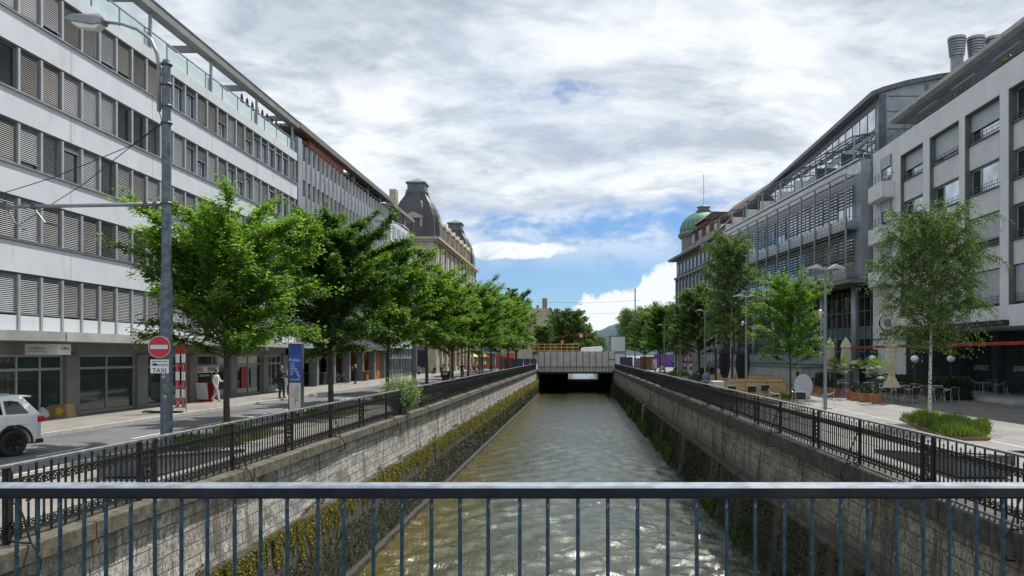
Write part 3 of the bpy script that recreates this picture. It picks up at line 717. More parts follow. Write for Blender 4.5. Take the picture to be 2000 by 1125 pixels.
fr_.box(0, .05, .05, W_-.05, 0, .06).box(0, .05, .05, W_-.05, 1.44, 1.5)
WF = mesh_of(fr_, 'window', 'frame')
WF2 = mesh_of(MB().add(fr_.v, fr_.f).box(0, .05, W_*.62, W_*.62+.06, .06, 1.44), 'window', 'frame')
WP = mesh_of(MB().box(.015, .03, .05, W_-.05, .06, 1.44), 'pane', 'glass')
WP2 = mesh_of(MB().box(.015, .03, .05, W_-.05, .06, 1.44), 'pane', 'glassblue')
allw = []
for ri, (z0, z1) in enumerate(rows):
    for i in range(npan):
        y = BY0+.1+i*MOD+.375
        allw.append((ri, i, y, z0, z1))
def vis(wd):
    ri, i, y, z0, z1 = wd
    return (0 if y > 26.5 else 1000)+y
sel = set((wd[0], wd[1]) for wd in sorted(allw, key=vis)[:100])
rest = MB()
rb = random.Random(12)
for (ri, i, y, z0, z1) in allw:
    h = z1-z0; r = rb.random()
    openrow = (ri == 0 and y > 37.5) or (ri == 1 and y > 38.5) or (ri == 2 and y > 48)
    if openrow: kind = ('d', rb.choice([4, 4, 4, 3, 1])) if r < .8 else ('l', 1)
    else: kind = ('l' if rb.random() < (.55, .5, .5, .30, .30)[ri] else 'd', rb.choice([0, 0, 1, 1, 2 if ri < 3 else 0, 5]))
    if ri == 4 and 36.3 < y < 37.4: kind = None
    if ri == 2 and abs(y-29.9) < .6: kind = ('l', 4)
    if (ri, i) in sel:
        o = bpy.data.objects.new('window', WF2 if openrow or kind is None else WF); C.objects.link(o); o.parent = ob; o.location = Vector((FX-.20, y, z0))-chain_loc(ob); o.scale.z = h/1.5
        p = bpy.data.objects.new('pane', WP2 if openrow else WP); C.objects.link(p); p.parent = o
        if kind:
            b = bpy.data.objects.new('blind', BL[kind]); C.objects.link(b); b.parent = o; b.location = (.09, 0, 0)
    else:
        for me, dx_, mi in ((WF, 0, 0), (WP, 0, 1)):
            rest.m = mi; rest.add([(q.co.x+FX-.20, q.co.y+y, q.co.z*h/1.5+z0) for q in me.vertices], [tuple(f.vertices) for f in me.polygons])
        if kind:
            me = BL[kind]; rest.m = 2; rest.add([(q.co.x+FX-.11, q.co.y+y, q.co.z*h/1.5+z0) for q in me.vertices], [tuple(f.vertices) for f in me.polygons])
tag(rest.build('windows', ['frame', 'glass', 'slat'], ob), kind='stuff')
# canopy, ground floor
cp = MB()
cp.add([(-20.9, 28.6, 3.12), (-19.05, 28.6, 3.12), (-19.05, BY1, 3.12), (-20.9, BY1, 3.12), (-20.9, 28.6, 3.47), (-19.05, 28.6, 3.47), (-19.05, BY1, 3.47), (-20.9, BY1, 3.47)],
       [(0, 3, 2, 1), (4, 5, 6, 7), (0, 1, 5, 4), (1, 2, 6, 5), (2, 3, 7, 6), (3, 0, 4, 7)])
cp.add([(-23, 14.5, 3.12), (-21.6, 14.5, 3.12), (-19.07, 28.595, 3.12), (-23, 28.595, 3.12), (-23, 14.5, 3.47), (-21.6, 14.5, 3.47), (-19.07, 28.595, 3.47), (-23, 28.595, 3.47)],
       [(0, 3, 2, 1), (4, 5, 6, 7), (0, 1, 5, 4), (1, 2, 6, 5), (2, 3, 7, 6), (3, 0, 4, 7)])
cp.build('canopy', 'concrete', ob)
gf = MB(); gf.box(-36, -23.6, BY0, BY1, 0, 3.12).box(-23.6, -21.12, BY0, BY1, 2.62, 3.12)
piers = [17.6, 22.4, 27.2, 31.9, 37.0, 41.9, 46.8, 51.6, 55.0]
for y in piers: gf.box(-21.7, -20.98, y-.42, y+.42, .118, 2.62)
gf.box(-23.6, -23.5, BY0, BY1, .118, 2.62)
gf.build('ground_floor_wall', 'shopwall', ob)
for a, b in zip(piers[:-1], piers[1:]):
    y0, y1 = a+.42, b-.42
    win = MB(); x = -21.22
    nb = 3 if int(a) in (27, 51) else 2
    for i in range(nb+1):
        yy = y0+(y1-y0-.08)*i/nb; win.box(x-.06, x+.06, yy, yy+.08, .118, 2.62)
    for z in (.118, 2.0, 2.54): win.box(x-.05, x+.05, y0+.08, y1-.08, z, z+.10)
    o = win.build('shop_window', 'frame' if int(a) in (27, 51, 22) else 'pilaster', ob)
    dark = int(a) in (41, 46)
    MB().box(x-.02, x+.02, y0+.08, y1-.08, .22, 2.0).box(x-.02, x+.02, y0+.08, y1-.08, 2.1, 2.54).build('pane', 'glass' if dark else 'glassgreen', o)
# roof terrace: glass balustrade, penthouse, pergola beam
bal = MB(); gp = MB(); y = BY0
while y < BY1-.5:
    gp.box(FX-.215, FX-.20, y+.05, y+1.9, 17.17, 18.0); bal.box(FX-.24, FX-.18, y-.02, y+.03, 17.1, 18.1); y += 1.98
bal.box(FX-.25, FX-.17, BY0, BY1, 18.1, 18.15); bl = bal.build('balustrade', 'steelmid', ob); gp.build('glass_panel', 'frost', bl)
bm = MB(); bm.box(FX-.42, FX+.12, BY0-.5, BY1+.1, 19.0, 19.42); bm.build('pergola_beam', 'concdark', ob)
MB().box(FX-.46, FX+.16, BY0-.5, BY1+.1, 19.424, 19.47).build('beam_flashing', 'galv', ob)
for i in range(7):
    y = 18.5+i*6.05
    MB().box(FX-.2, FX-.08, y-.06, y+.06, 17.1, 19.0).build('pergola_post', 'steelmid', ob)
    MB().box(-25.4, FX-.42, y-1.3, y-.95, 19.02, 19.30).build('pergola_crossbeam', 'concdark', ob)
    MB().box(-25.4, -22.2, y+1.2, y+1.26, 17.1, 18.9).build('terrace_screen', 'frost', ob)
ph = MB(); ph.box(-34, -25.4, BY0+1, BY1-1, 17.0, 19.4); ph.build('penthouse', 'panel', ob)
o = MB().box(-34.4, -24.6, BY0+.6, BY1-.6, 19.45, 19.72).build('penthouse_roof', 'galv', ob)
pw_ = MB()
for i in range(16): pw_.box(-25.39, -25.36, BY0+2+i*2.4, BY0+4+i*2.4, 17.2, 19.1)
pw_.build('penthouse_glazing', 'glassblue', ob)
# purple folded sunshades on the terrace
for i in range(9):
    y = 48.0+i*.78
    sp = MB(); sp.lathe([(.02, 0), (.05, .05), (.11, .5), (.13, 1.2), (.06, 1.75), (0, 1.85)], (0, 0, 0), 8)
    o = sp.build('folded_sunshade', mat('purple_cloth', (.07, .045, .12), .8) if i == 0 else o.data.materials[0]); o.location = (FX-.75, y, 17.15)
    tag(o, 'dark purple folded sunshade in the row on the white office roof terrace', 'sunshade', 'folded sunshades in a row on the roof terrace')

# hanging white shop sign, lettering, small things on the office front
t = thing('shop_sign', 'white double sided shop sign hanging under the office canopy', 'sign', (-20.0, 28.5, 2.7))
MB().box(-20.55, -19.3, 28.50, 29.2, 2.62, 3.02).build('board', 'white', t)
text('Coiffure', .17, (-20.1, 28.494, 2.86), FRONT, 'shopwall', t); text('Coiffure', .15, (-19.294, 28.86, 2.86), EAST, 'shopwall', t)
MB().box(-20.5, -19.7, 28.492, 28.499, 2.74, 2.75).build('rule', 'black', t)
t = thing('window_sign', 'shop window sign reading BILE SMART behind the white man', 'sign', (-21.05, 43.5, 1.6))
MB().box(-21.09, -21.06, 42.35, 45.0, 1.62, 2.0).build('board', 'white', t)
text('BILE', .40, (-21.05, 42.83, 1.80), EAST, 'redbright', t, sx=.85); text('SMART', .40, (-21.05, 44.12, 1.80), EAST, 'black', t, sx=.85)
text('REPAIR CENTER', .16, (-21.13, 43.4, 1.45), EAST, 'white', t)
for i, (y, z, w2, h2, m_) in enumerate([(48.6, 1.2, .9, 1.3, 'redaw'), (50.0, 1.2, .9, 1.1, 'steelmid')]):
    tag(MB().box(-21.17, -21.14, y-w2/2, y+w2/2, z-h2/2, z+h2/2).build('window_poster', m_), ['dark red poster in the window right of the BILE SMART shop', 'grey poster in the window beside the dark red poster'][i], 'poster')

# =====================================================================  LEFT: FINNED ALUMINIUM BUILDING
B2a, B2b = 55.5, 83.3
ob = thing('finned_building', 'grey office building with vertical aluminium fins and brick roof rooms', 'building', (-24, 69, 0))
MB().box(-36, FX-.28, B2a, B2b, 3.1, 18.0).build('wall', 'steel', ob)
MB().box(FX-.6, FX+.05, B2a, B2a+.75, 3.1, 18.4).build('edge_pier', 'steelmid', ob)
fy = [B2a+1.1+i*1.045 for i in range(26)]
for y in fy:
    f_ = MB(); f_.add([(FX-.24, y-.05, 3.1), (FX-.03, y-.02, 3.1), (FX-.03, y+.03, 3.1), (FX-.24, y+.10, 3.1), (FX-.24, y-.05, 18.2), (FX-.03, y-.02, 18.2), (FX-.03, y+.03, 18.2), (FX-.24, y+.10, 18.2)],
                       [(0, 3, 2, 1), (4, 5, 6, 7), (0, 1, 5, 4), (1, 2, 6, 5), (2, 3, 7, 6), (3, 0, 4, 7)])
    f_.build('fin', 'fin', ob)
sp = MB(); wn = MB()
for s_ in range(6):
    zt = 18.2-s_*2.62
    for y in fy[:-1]:
        a, b = y+.10, y+1.045-.05
        wn.box(FX-.27, FX-.22, a, b, zt-1.15, zt-.05)
        sp.add([(FX-.25, a, zt-1.17), (FX-.07, (a+b)/2+.1, zt-1.17), (FX-.25, b, zt-1.17), (FX-.25, a, max(3.1, zt-2.6)), (FX-.07, (a+b)/2+.1, max(3.1, zt-2.6)), (FX-.25, b, max(3.1, zt-2.6))],
               [(0, 1, 4, 3), (1, 2, 5, 4), (3, 4, 5), (0, 2, 1)])
sp.build('spandrel_panels', 'finpanel', ob)
wn.build('window_bands', 'glass', ob)
MB().box(-34, -24.2, B2a+3.4, B2a+11.9, 17.9, 19.9).box(-24.2, -20.62, B2a+3.4, B2a+11.9, 17.9, 19.1).build('brick_roof_room', 'brick', ob)
MB().box(FX-.55, FX+.12, B2a+.1, B2b, 19.12, 19.55).build('roof_beam', 'beam', ob)
MB().box(-33, FX-.56, B2a+.1, B2a+5, 19.2, 19.4).box(-33, FX-.56, B2a+15.2, B2b, 19.2, 19.45).build('roof_slab', 'concdark', ob)
for y in (B2a+4.8, B2a+9.4, B2a+14.9, B2a+19.5, B2a+24): MB().box(FX-.5, FX-.3, y, y+.35, 18.0, 19.12).build('roof_post', 'steel', ob)
rl = MB().box(FX-.32, FX-.26, B2a, B2b, 18.55, 18.6)
for i in range(28): rl.box(FX-.31, FX-.27, B2a+i, B2a+i+.04, 18.2, 18.55)
rl.build('roof_railing', 'steel', ob)
MB().box(-34, -25, B2a+16, B2b-1, 18, 19.2).build('roof_hut', 'panel', ob)
MB().box(-24.6, -24.0, B2a, B2b, .118, 3.1).box(-24.0, FX-.36, B2a, B2b, 3.06, 3.099).build('arcade_wall', 'black', ob)
for y in (57.2, 61.6, 65.9, 70.2, 74.6, 78.9, 83.0): MB().box(-21.55, -20.9, y-.2, y+.25, .118, 3.06).build('column', 'steelmid', ob)
MB().box(-24.0, -21.3, 79.4, 82.6, .118, 3.05).build('brick_wall', 'brick', ob); MB().box(-24, -21.4, 75.2, 76.2, .118, 2.1).build('brick_wall', 'brick', ob)
wl = MB()
for a, b in ((62.3, 65.3), (66.4, 69.6), (70.9, 74), (75.2, 78.4)):
    wl.box(-23.4, -23.34, a, b, .3, 2.3); wl.box(-23.4, -23.36, a, b, 2.35, 3.0)
wl.build('shop_glazing', 'glassblue', ob)
MB().box(-23.3, -23.26, 62.5, 64.8, 2.4, 3.0).build('sign_panel', 'white', ob)
# third modern block
ob = thing('corner_office', 'pale modern corner office building with glass ground floor beyond the finned building', 'building', (-24, 89, 0))
MB().box(-36, FX-.1, 83.4, 95.5, 3.4, 17.4).build('wall', 'panel', ob)
for s_ in range(5):
    for i in range(5):
        y = 84.2+i*2.25; z = 4.6+s_*2.7
        o = MB().box(FX-.1, FX-.06, y, y+1.5, z, z+1.5).build('window', 'frame', ob)
        MB().box(FX-.058, FX-.05, y+.08, y+1.42, z+.08, z+1.42).build('pane', 'glass', o)
MB().box(-36, FX-.4, 83.4, 95.5, 0, 3.4).build('ground_floor_glazing', 'glassblue', ob)
mm = MB()
for i in range(9): mm.box(FX-.42, FX-.34, 83.6+i*1.45, 83.7+i*1.45, .1, 3.4)
mm.box(FX-.42, FX-.34, 83.4, 95.5, 2.2, 2.3); mm.build('glazing_bars', 'steelmid', ob)
MB().box(-33, FX, 84.5, 95, 19.0, 19.35).build('roof_slab', 'concdark', ob)
MB().box(-33, -22.5, 88, 95, 17.4, 19.0).build('roof_room', 'black', ob)
for y in (84.6, 90, 94.6): MB().box(FX-.3, FX-.14, y, y+.2, 17.4, 19).build('roof_post', 'steel', ob)

# =====================================================================  LEFT: DOMED SANDSTONE BUILDING
def pavilion(cx, cy, hw, zb, zt, parent):
    prof = [(1.0, 0), (1.0, .10), (.99, .22), (.96, .36), (.90, .50), (.80, .64), (.68, .76), (.55, .86), (.47, .93), (.45, 1.0)]
    zc = zt-2.2; m_ = MB()
    m_.lathe([(hw*1.35*r, zb+(zc-zb)*t_) for r, t_ in prof], (cx, cy, 0), 4, a0=math.pi/4)
    # round the corners a touch with a second, slightly rotated shell
    m_.lathe([(hw*1.22*r, zb+(zc-zb)*t_*.995) for r, t_ in prof], (cx, cy, 0), 8, a0=math.pi/8)
    d_ = m_.build('dome', 'slate', parent)
    c_ = MB().box(cx-1.35, cx+1.35, cy-1.35, cy+1.35, zc-.1, zc+.25).box(cx-1.2, cx+1.2, cy-1.2, cy+1.2, zc+.25, zc+1.15).box(cx-1.4, cx+1.4, cy-1.4, cy+1.4, zc+1.15, zc+1.38)
    c_.build('lantern', 'lead', d_)
    MB().lathe([(1.9, zc+1.38), (0, zc+2.15)], (cx, cy, 0), 4, a0=math.pi/4).build('lantern_roof', 'copper', d_)
    rib = MB()
    for sx in (-1, 1):
        for sy in (-1, 1):
            rib.tube([(cx+sx*hw*.955*r, cy+sy*hw*.955*r, zb+(zc-zb)*t_) for r, t_ in prof], .10, 5)
    rib.build('hip_ribs', 'lead', d_)
def stone_dormer(x, y, z, face, parent, w_=1.5, h=2.4):
    """dormer window of stone with pediment; face 'E' looks towards +X, 'S' towards -Y"""
    T = Matrix.Translation((x, y, z)) @ (Matrix.Rotation(R(90), 4, 'Z') if face == 'E' else Matrix.Identity(4))
    d_ = MB(T)
    d_.box(-w_/2, -w_/2+.3, -.1, 1.6, 0, h).box(w_/2-.3, w_/2, -.1, 1.6, 0, h).box(-w_/2-.1, w_/2+.1, -.2, 1.6, h, h+.22).box(-w_/2, w_/2, -.1, .1, 0, .25)
    d_.prism([(-w_/2-.15, h+.22), (w_/2+.15, h+.22), (0, h+.85)], 1, -.2, 1.6)
    o = d_.build('dormer', 'stone', parent)
    MB(T).box(-w_/2+.3, w_/2-.3, .12, .2, .25, h).build('dormer_window', 'glass', o)
ob = thing('domed_sandstone_building', 'old beige sandstone corner building with dark slate domes behind the left trees', 'building', (-24, 125, 0))
SX, SY0, SY1 = -19.7, 106.0, 147.0
MB().box(-36, SX-.2, SY0+.2, SY1, 0, 18.6).build('wall', 'stone', ob)
cn = MB()
for z, pr, hh in ((18.6, .75, .35), (18.35, .45, .25), (14.2, .3, .3), (4.6, .35, .35)): cn.box(-36, SX-.2+pr, SY0+.2-pr, SY1+pr, z, z+hh-.002)
cn.build('cornice', 'stone', ob)
ql = MB()
for y in [SY0+.2]+[SY0+4+i*4.1 for i in range(10)]: ql.box(SX-.2, SX+.03, y, y+.7, 4.95, 18.3)
for y in [SY0+.2+i*4.1 for i in range(10)]: ql.box(SX-.2, SX+.06, y, y+.9, 0, 4.5)
for x in (-36, -31, -27, -23.5, -20.6): ql.box(x, x+.7, SY0-.03, SY0+.2, 4.95, 18.3)
ql.build('pilaster', 'stone', ob)
for s_ in range(4):
    z = (.8, 5.8, 10.0, 15.0)[s_]; hh = (3.2, 2.8, 2.7, 2.4)[s_]
    for i in range(10):
        y = SY0+1.6+i*4.1
        o = MB().box(SX-.25, SX-.08, y, y+1.5, z, z+hh).build('window', 'stone', ob); MB().box(SX-.078, SX-.06, y+.12, y+1.38, z+.12, z+hh-.12).build('pane', 'glass', o)
    for x in (-29.5, -25.7, -22.4):
        o = MB().box(x, x+1.4, SY0+.08, SY0+.25, z, z+hh).build('window', 'stone', ob); MB().box(x+.12, x+1.28, SY0+.06, SY0+.078, z+.12, z+hh-.12).build('pane', 'glass', o)
rf = MB(); rf.prism([(-36, 18.95), (SX-.1, 18.95), (SX-1.3, 21.6), (SX-2.2, 22.6), (-34, 23)], 1, SY0+.6, SY1-.4); rf.build('mansard_roof', 'slate', ob)
pavilion(-22.95, SY0+3.5, 3.05, 18.95, 27.9, ob); pavilion(-22.95, SY1-3.6, 3.05, 18.95, 28.0, ob)
stone_dormer(-22.9, SY0+.2, 19.0, 'S', ob, 2.6, 2.6)
for i in range(9): stone_dormer(SX-.1, SY0+3.6+i*4.15, 18.95, 'E', ob, 1.5, 2.3)
MB().box(-26.6, -25.7, SY0+2, SY0+3.4, 22, 26.0).build('chimney', 'stone', ob)

# grey house further back, where the street bends
ob = thing('distant_townhouse', 'distant beige gabled townhouse with chimney above the wrapped bridge', 'building', (-10, 258, 0))
MB().prism([(-26, 0), (-4.2, 0), (-4.2, 10), (-6.5, 12), (-9.6, 18.5), (-20, 18.5), (-26, 12)], 1, 260, 262).build('gable_wall', 'stone', ob)
MB().prism([(-6.5, 12.02), (-4.0, 9.7), (-3.8, 9.9), (-6.1, 12.4), (-9.4, 18.9), (-9.9, 18.7)], 1, 259.6, 330).build('roof', 'slate', ob)
MB().box(-26, -4.4, 262, 330, 0, 10).build('street_wall', 'concrete', ob)
MB().box(-11, -4.25, 259.7, 260, 3, 12.5).build('glazed_front', 'steel', ob)
MB().box(-12.6, -10.9, 266, 268, 18, 22.4).box(-14.6, -13.8, 266, 267, 18, 20).build('chimney', 'concdark', ob)
o = MB(); [o.box(-4.25, -4.2, 263+i*3.2, 264.6+i*3.2, z, z+1.8) for i in range(18) for z in (3.5, 6.6)]; o.build('window_rows', 'glass', ob)
ob = thing('distant_flats', 'far off grey flats with a brick roof room behind the townhouse', 'building', (-8, 345, 0))
MB().box(-26, -2.5, 340, 380, 0, 17.5).build('wall', 'concrete', ob); MB().box(-20, -7, 341, 350, 17.5, 21.5).build('roof_room', 'copper', ob); MB().box(-6.5, -.6, 370, 376, 15, 18.6).build('brick_room', 'brick', ob)
# =====================================================================  RIGHT: GREY RENDERED BUILDING
RX = 23.0
ob = thing('rendered_building', 'grey rendered building with tall window recesses and a cafe at the right edge', 'building', (28, 45, 0))
Y0, Y1 = 27.0, 60.0
recs = [(28.0, 31.9), (32.6, 36.5), (37.2, 41.1), (41.95, 45.75), (46.45, 50.35), (51.3, 54.9)]
wl = MB(); zt, zb = 16.85, 5.3
wl.box(RX, 42, Y0, Y1, zt, 18.3).box(RX+.55, 42, Y0, Y1, 4.16, zt)
ys = [Y0]+[v for r_ in recs for v in r_]+[Y1]
for a, b in zip(ys[0::2], ys[1::2]): wl.box(RX, RX+.55, a, b, zb, zt)
wl.box(RX, RX+.55, Y0, Y1, 4.16, zb)
wl.build('wall', 'r1wall', ob)
rv = MB()
for a, b in recs:
    rv.box(RX+.02, RX+.55, a, a+.05, zb, zt-.05).box(RX+.02, RX+.55, b-.05, b, zb, zt-.05).box(RX+.02, RX+.55, a, b, zt-.05, zt)
rv.build('recess_lining', 'reveal', ob)
wr = [(15.05, 16.8), (12.0, 13.5), (8.8, 10.6), (5.5, 7.4)]
rb = random.Random(4)
def casement(a, b, z0, z1, X, parent, cover, rail=True):
    fw = MB(); d_ = .06
    fw.box(X-.05, X+.02, a, a+d_, z0, z1).box(X-.05, X+.02, b-d_, b, z0, z1).box(X-.05, X+.02, a+d_, b-d_, z0, z0+d_).box(X-.05, X+.02, a+d_, b-d_, z1-d_, z1)
    ym = a+(b-a)*.28 if b-a > 2 else (a+b)/2
    fw.box(X-.05, X+.02, b-(ym-a)-.04, b-(ym-a)+.04, z0+d_, z1-d_)
    o = fw.build('window', 'frame', parent)
    MB().box(X-.02, X, a+d_, b-d_, z0+d_, z1-d_).build('pane', 'glasssky', o); MB().box(X-.03, X-.022, b-(ym-a)+.04, b-d_, z0+d_, z1-d_).build('open_sash', 'glass', o)
    if cover > 0: MB().box(X-.14, X-.10, a+.03, b-.03, z1-(z1-z0)*cover, z1).build('shutter', 'shutter', o)
    if rail:
        rl = MB()
        for z in (.18, .38): rl.bar((X-.24, a, z0+z), (X-.24, b, z0+z), .022)
        q = a+.1
        while q < b: rl.bar((X-.24, q, z0), (X-.24, q, z0+.45), .018); q += .55
        rl.build('window_rail', 'steel', o)
pn = MB(); sl_ = MB()
for ci, (a, b) in enumerate(recs):
    for ri, (z0, z1) in enumerate(wr):
        cover = {0: .62, 1: 0, 2: .0, 3: 1.0}[ri]
        if ci == 3 and ri == 0: cover = .58
        if ci in (4,) and ri == 0: cover = .85
        if ci == 3 and ri == 2: cover = .8
        if ci == 2: cover = [0, 0, 0, 1][ri]
        casement(a+.06, b-.06, z0, z1, RX+.50, ob, cover)
        sl_.box(RX+.14, RX+.50, a+.05, b-.05, z0-.07, z0-.01)
    for (zl, zh) in ((13.55, 14.97), (10.65, 11.92), (7.45, 8.72)): MB().box(RX+.25, RX+.54, a+.05, b-.05, zl, zh).build('spandrel_panel', 'r1panel', ob)
sl_.build('sill', 'steel', ob)
# balconies near the corner
for z in (15.3, 12.1, 8.9):
    casement(56.3, 58.2, z+.2, z+2.1, RX-.03, ob, .45, rail=False)
    b_ = MB(); b_.prism([(RX-.02, 55.9), (RX-.02, 59.2), (RX-.65, 59.2), (RX-.9, 58.6), (RX-.9, 55.9)], 2, z-1.15, z+.0); bo = b_.build('balcony', 'r1wall', ob)
    rl = MB()
    for zz in (.2, .42, .62): rl.bar((RX-.87, 55.9, z+zz), (RX-.87, 58.6, z+zz), .03)
    for q in range(5): rl.bar((RX-.87, 55.95+q*.65, z), (RX-.87, 55.95+q*.65, z+.62), .03)
    rl.bar((RX-.87, 55.9, z+.62), (RX, 55.9, z+.62), .03); rl.build('balcony_rail', 'steel', bo)
# roof terrace with railing, plants, overhanging slab
rl = MB()
for zz in (.25, .45, .62): rl.bar((RX+.12, Y0, 18.3+zz), (RX+.12, Y1, 18.3+zz), .035)
q = Y0
while q < Y1: rl.bar((RX+.12, q, 18.3), (RX+.12, q, 18.92), .035); q += 1.1
rl.build('roof_railing', 'steel', ob)
sb = MB(); sb.prism([(RX+.75, 20.42), (RX+1.1, 20.32), (42, 20.5), (42, 20.9), (RX+.75, 20.68)], 1, Y0-2, 58.8); sb.build('roof_slab', 'concrete', ob)
MB().box(RX+1.2, 40, Y0-1.9, 58.7, 20.25, 20.31).build('roof_soffit', 'steelmid', ob)
MB().box(RX+3.5, 40, Y0, 52, 18.3, 20.24).build('penthouse_wall', 'r1panel', ob)
lt = MB(); [lt.box(RX+1.7, RX+1.8, 33+i*5, 36+i*5, 20.21, 20.247) for i in range(5)]; lt.build('soffit_strips', 'white', ob)
# ground floor, recessed glazing
MB().box(27.6, 42, Y0, 58, 0, 4.16).box(RX+.02, 27.6, 53.9, Y1, 0, 4.16).build('ground_floor_wall', 'steel', ob)
MB().box(RX, RX+.018, 54.0, Y1, .0, 4.158).build('pale_pier_face', 'r1wall', ob)
MB().box(RX-.02, RX, 54.0, Y1, 3.75, 3.9).build('string_course', 'steelmid', ob)
for y in (49.3, 44.2, 39.4, 34.5, 29.6): MB().box(26.9, 27.5, y, y+.7, 0, 4.16).build('column', 'concrete' if y < 49 and y > 44 else 'steel', ob)
gl = MB(); gb = MB()
for a, b in ((50.1, 53.8), (45.0, 49.2), (40.2, 44.1), (35.3, 39.3), (30.4, 34.4)):
    gl.box(27.35, 27.4, a, b, .15, 4.0)
    for i in range(4): gb.box(27.28, 27.348, a+(b-a-.08)*i/3, a+(b-a-.08)*i/3+.08, .1, 4.0)
    gb.box(27.28, 27.348, a, b, 2.9, 3.0)
gl.build('shop_glazing', 'glassgreen', ob); gb.build('glazing_bars', 'steel', ob)
o = MB().box(21.6, 21.75, 28, 62.5, 3.12, 3.30).build('red_canopy_edge', 'redaw', ob)
aw = MB(); aw.box(RX-.45, RX-.02, 41.0, 53.3, 4.20, 4.5); aw.build('awning_box', 'black', ob)
# cafe signs
t = thing('round_cafe_sign', 'round cafe sign with red lettering ring on the pale pier', 'sign', (RX-.3, 56.3, 4.9))
MB(Matrix.Translation((RX-.25, 56.6, 4.98)) @ Matrix.Rotation(R(90), 4, 'X')).lathe([(.62, -.04), (.62, .04)], n_=28).build('rim', 'black', t)
MB(Matrix.Translation((RX-.25, 56.54, 4.98)) @ Matrix.Rotation(R(90), 4, 'X')).lathe([(.55, -.01), (.55, .02)], n_=28).build('disc', 'whitecloth', t)
MB(Matrix.Translation((RX-.25, 56.50, 4.98)) @ Matrix.Rotation(R(90), 4, 'X')).lathe([(.30, -.01), (.30, .0)], n_=24).build('centre', 'greycloth', t)
for i, ch in enumerate('SATRIALE'):
    a = R(160-i*20); text(ch, .17, (RX-.25+.43*math.cos(a), 56.47, 4.98+.43*math.sin(a)), (R(90), 0, 0), 'redaw', t)
MB().box(RX-.85, RX+.35, 56.4, 56.5, 4.02, 4.24).build('name_plate', 'black', t)
text("SATRIALE'S", .19, (RX-.25, 56.39, 4.13), FRONT, 'white', t)
t = thing('menu_board', 'dark blue board with white badge under the red canopy edge', 'sign', (RX-.1, 58.5, 1.7))
MB().box(RX-.95, RX-.02, 59.0, 59.1, 1.9, 3.05).build('upper_board', 'navy', t); MB().box(RX-.9, RX-.02, 59.0, 59.08, .9, 1.88).build('lower_board', 'shutter', t)
MB(Matrix.Translation((RX-.5, 58.98, 2.45)) @ Matrix.Rotation(R(90), 4, 'X')).lathe([(.2, -.01), (.2, .01)], n_=16).build('badge', 'paper', t)
text('S', .5, (RX-.6, 58.98, 1.5), FRONT, 'navy', t)
for i, y in enumerate((52.0, 47.2, 42.1)):
    o = text("SATRIALE'S", .48, (27.26, y, 1.75), WEST, 'white', None, sx=.8, name='window_lettering')
    tag(o, ['white cafe lettering on the farthest shop window right of the birch', 'white cafe lettering on the middle shop window by the pillar', 'white cafe lettering on the nearest shop window at the right edge'][i], 'lettering')
    text('RISTORANTE', .16, (27.33, y, 1.40), WEST, 'white', o) if False else None
# raised terrace slab
tag(MB().box(22.8, 27.3, 40.3, 53, .0, .18).build('terrace_slab', 'concrete'), 'low concrete terrace slab in front of the cafe windows', 'terrace')
# plants on the roof terrace
# three metal flues
fp = None
for i, (x, y) in enumerate(((29.65, 60.2), (31.15, 60.2), (32.6, 60.2))):
    t = thing('roof_flue', ['shiny metal roof flue with ringed cap, leftmost of three', 'shiny metal roof flue with ringed cap, middle of three', 'metal roof flue half hidden behind the slab, rightmost of three'][i], 'flue', (x, y, 18), 'metal flues on the roof')
    MB().lathe([(.48, 18), (.48, 26.1)], (x, y, 0), 20).build('pipe', 'steelmid', t, smooth=True)
    pr = []
    for k in range(6): pr += [(.46, 26.05+k*.20), (.55+.018*k, 26.06+k*.20), (.58+.018*k, 26.17+k*.20), (.46, 26.18+k*.20)]
    MB().lathe(pr+[(.46, 27.26), (.68, 27.28), (.67, 27.5), (.40, 27.6)], (x, y, 0), 20).build('ringed_cap', 'steelmid', t)

# =====================================================================  RIGHT: LOUVRED BUILDING (its front turns slightly towards the canal)
ob = thing('louvred_building', 'blue grey modern building with horizontal louvres and roof terraces on the right', 'building', (26, 78, 0))
TH = math.atan(.11)
T2 = Matrix.Translation((22.2, 60.1, 0)) @ Matrix.Rotation(TH, 4, 'Z')      # local x: into the building, y: along the front
LEN = 38.5
def L2(): return MB(T2)
L2().box(.0, 12, .02, LEN, 8.6, 17.0).build('wall', 'r2grey', ob)
L2().box(-.12, 12, .0, LEN, 17.0, 18.0).box(-.3, .3, 0, LEN, 17.95, 18.08).build('parapet', 'finpanel', ob)
L2().box(-.12, .8, .0, .9, 8.6, 17.0).build('corner_pier', 'r2grey', ob)
for z in (10.6, 12.6, 14.6): L2().box(-.125, .0, -.005, .91, z, z+.03).build('pier_joint', 'steel', ob)
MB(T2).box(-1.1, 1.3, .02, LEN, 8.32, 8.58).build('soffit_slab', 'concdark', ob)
wb = L2(); fb = L2()
for z0 in (9.4, 13.5):
    q = 1.2
    while q < LEN-1:
        wb.box(-.03, -.005, q, q+.85, z0, z0+2.7)
        fb.box(-.06, -.031, q-.06, q, z0, z0+2.7).box(-.06, -.031, q, q+.85, z0+1.1, z0+1.17); q += .98
wb.build('window_bands', 'glasssky', ob); fb.build('window_frames', 'frame', ob)
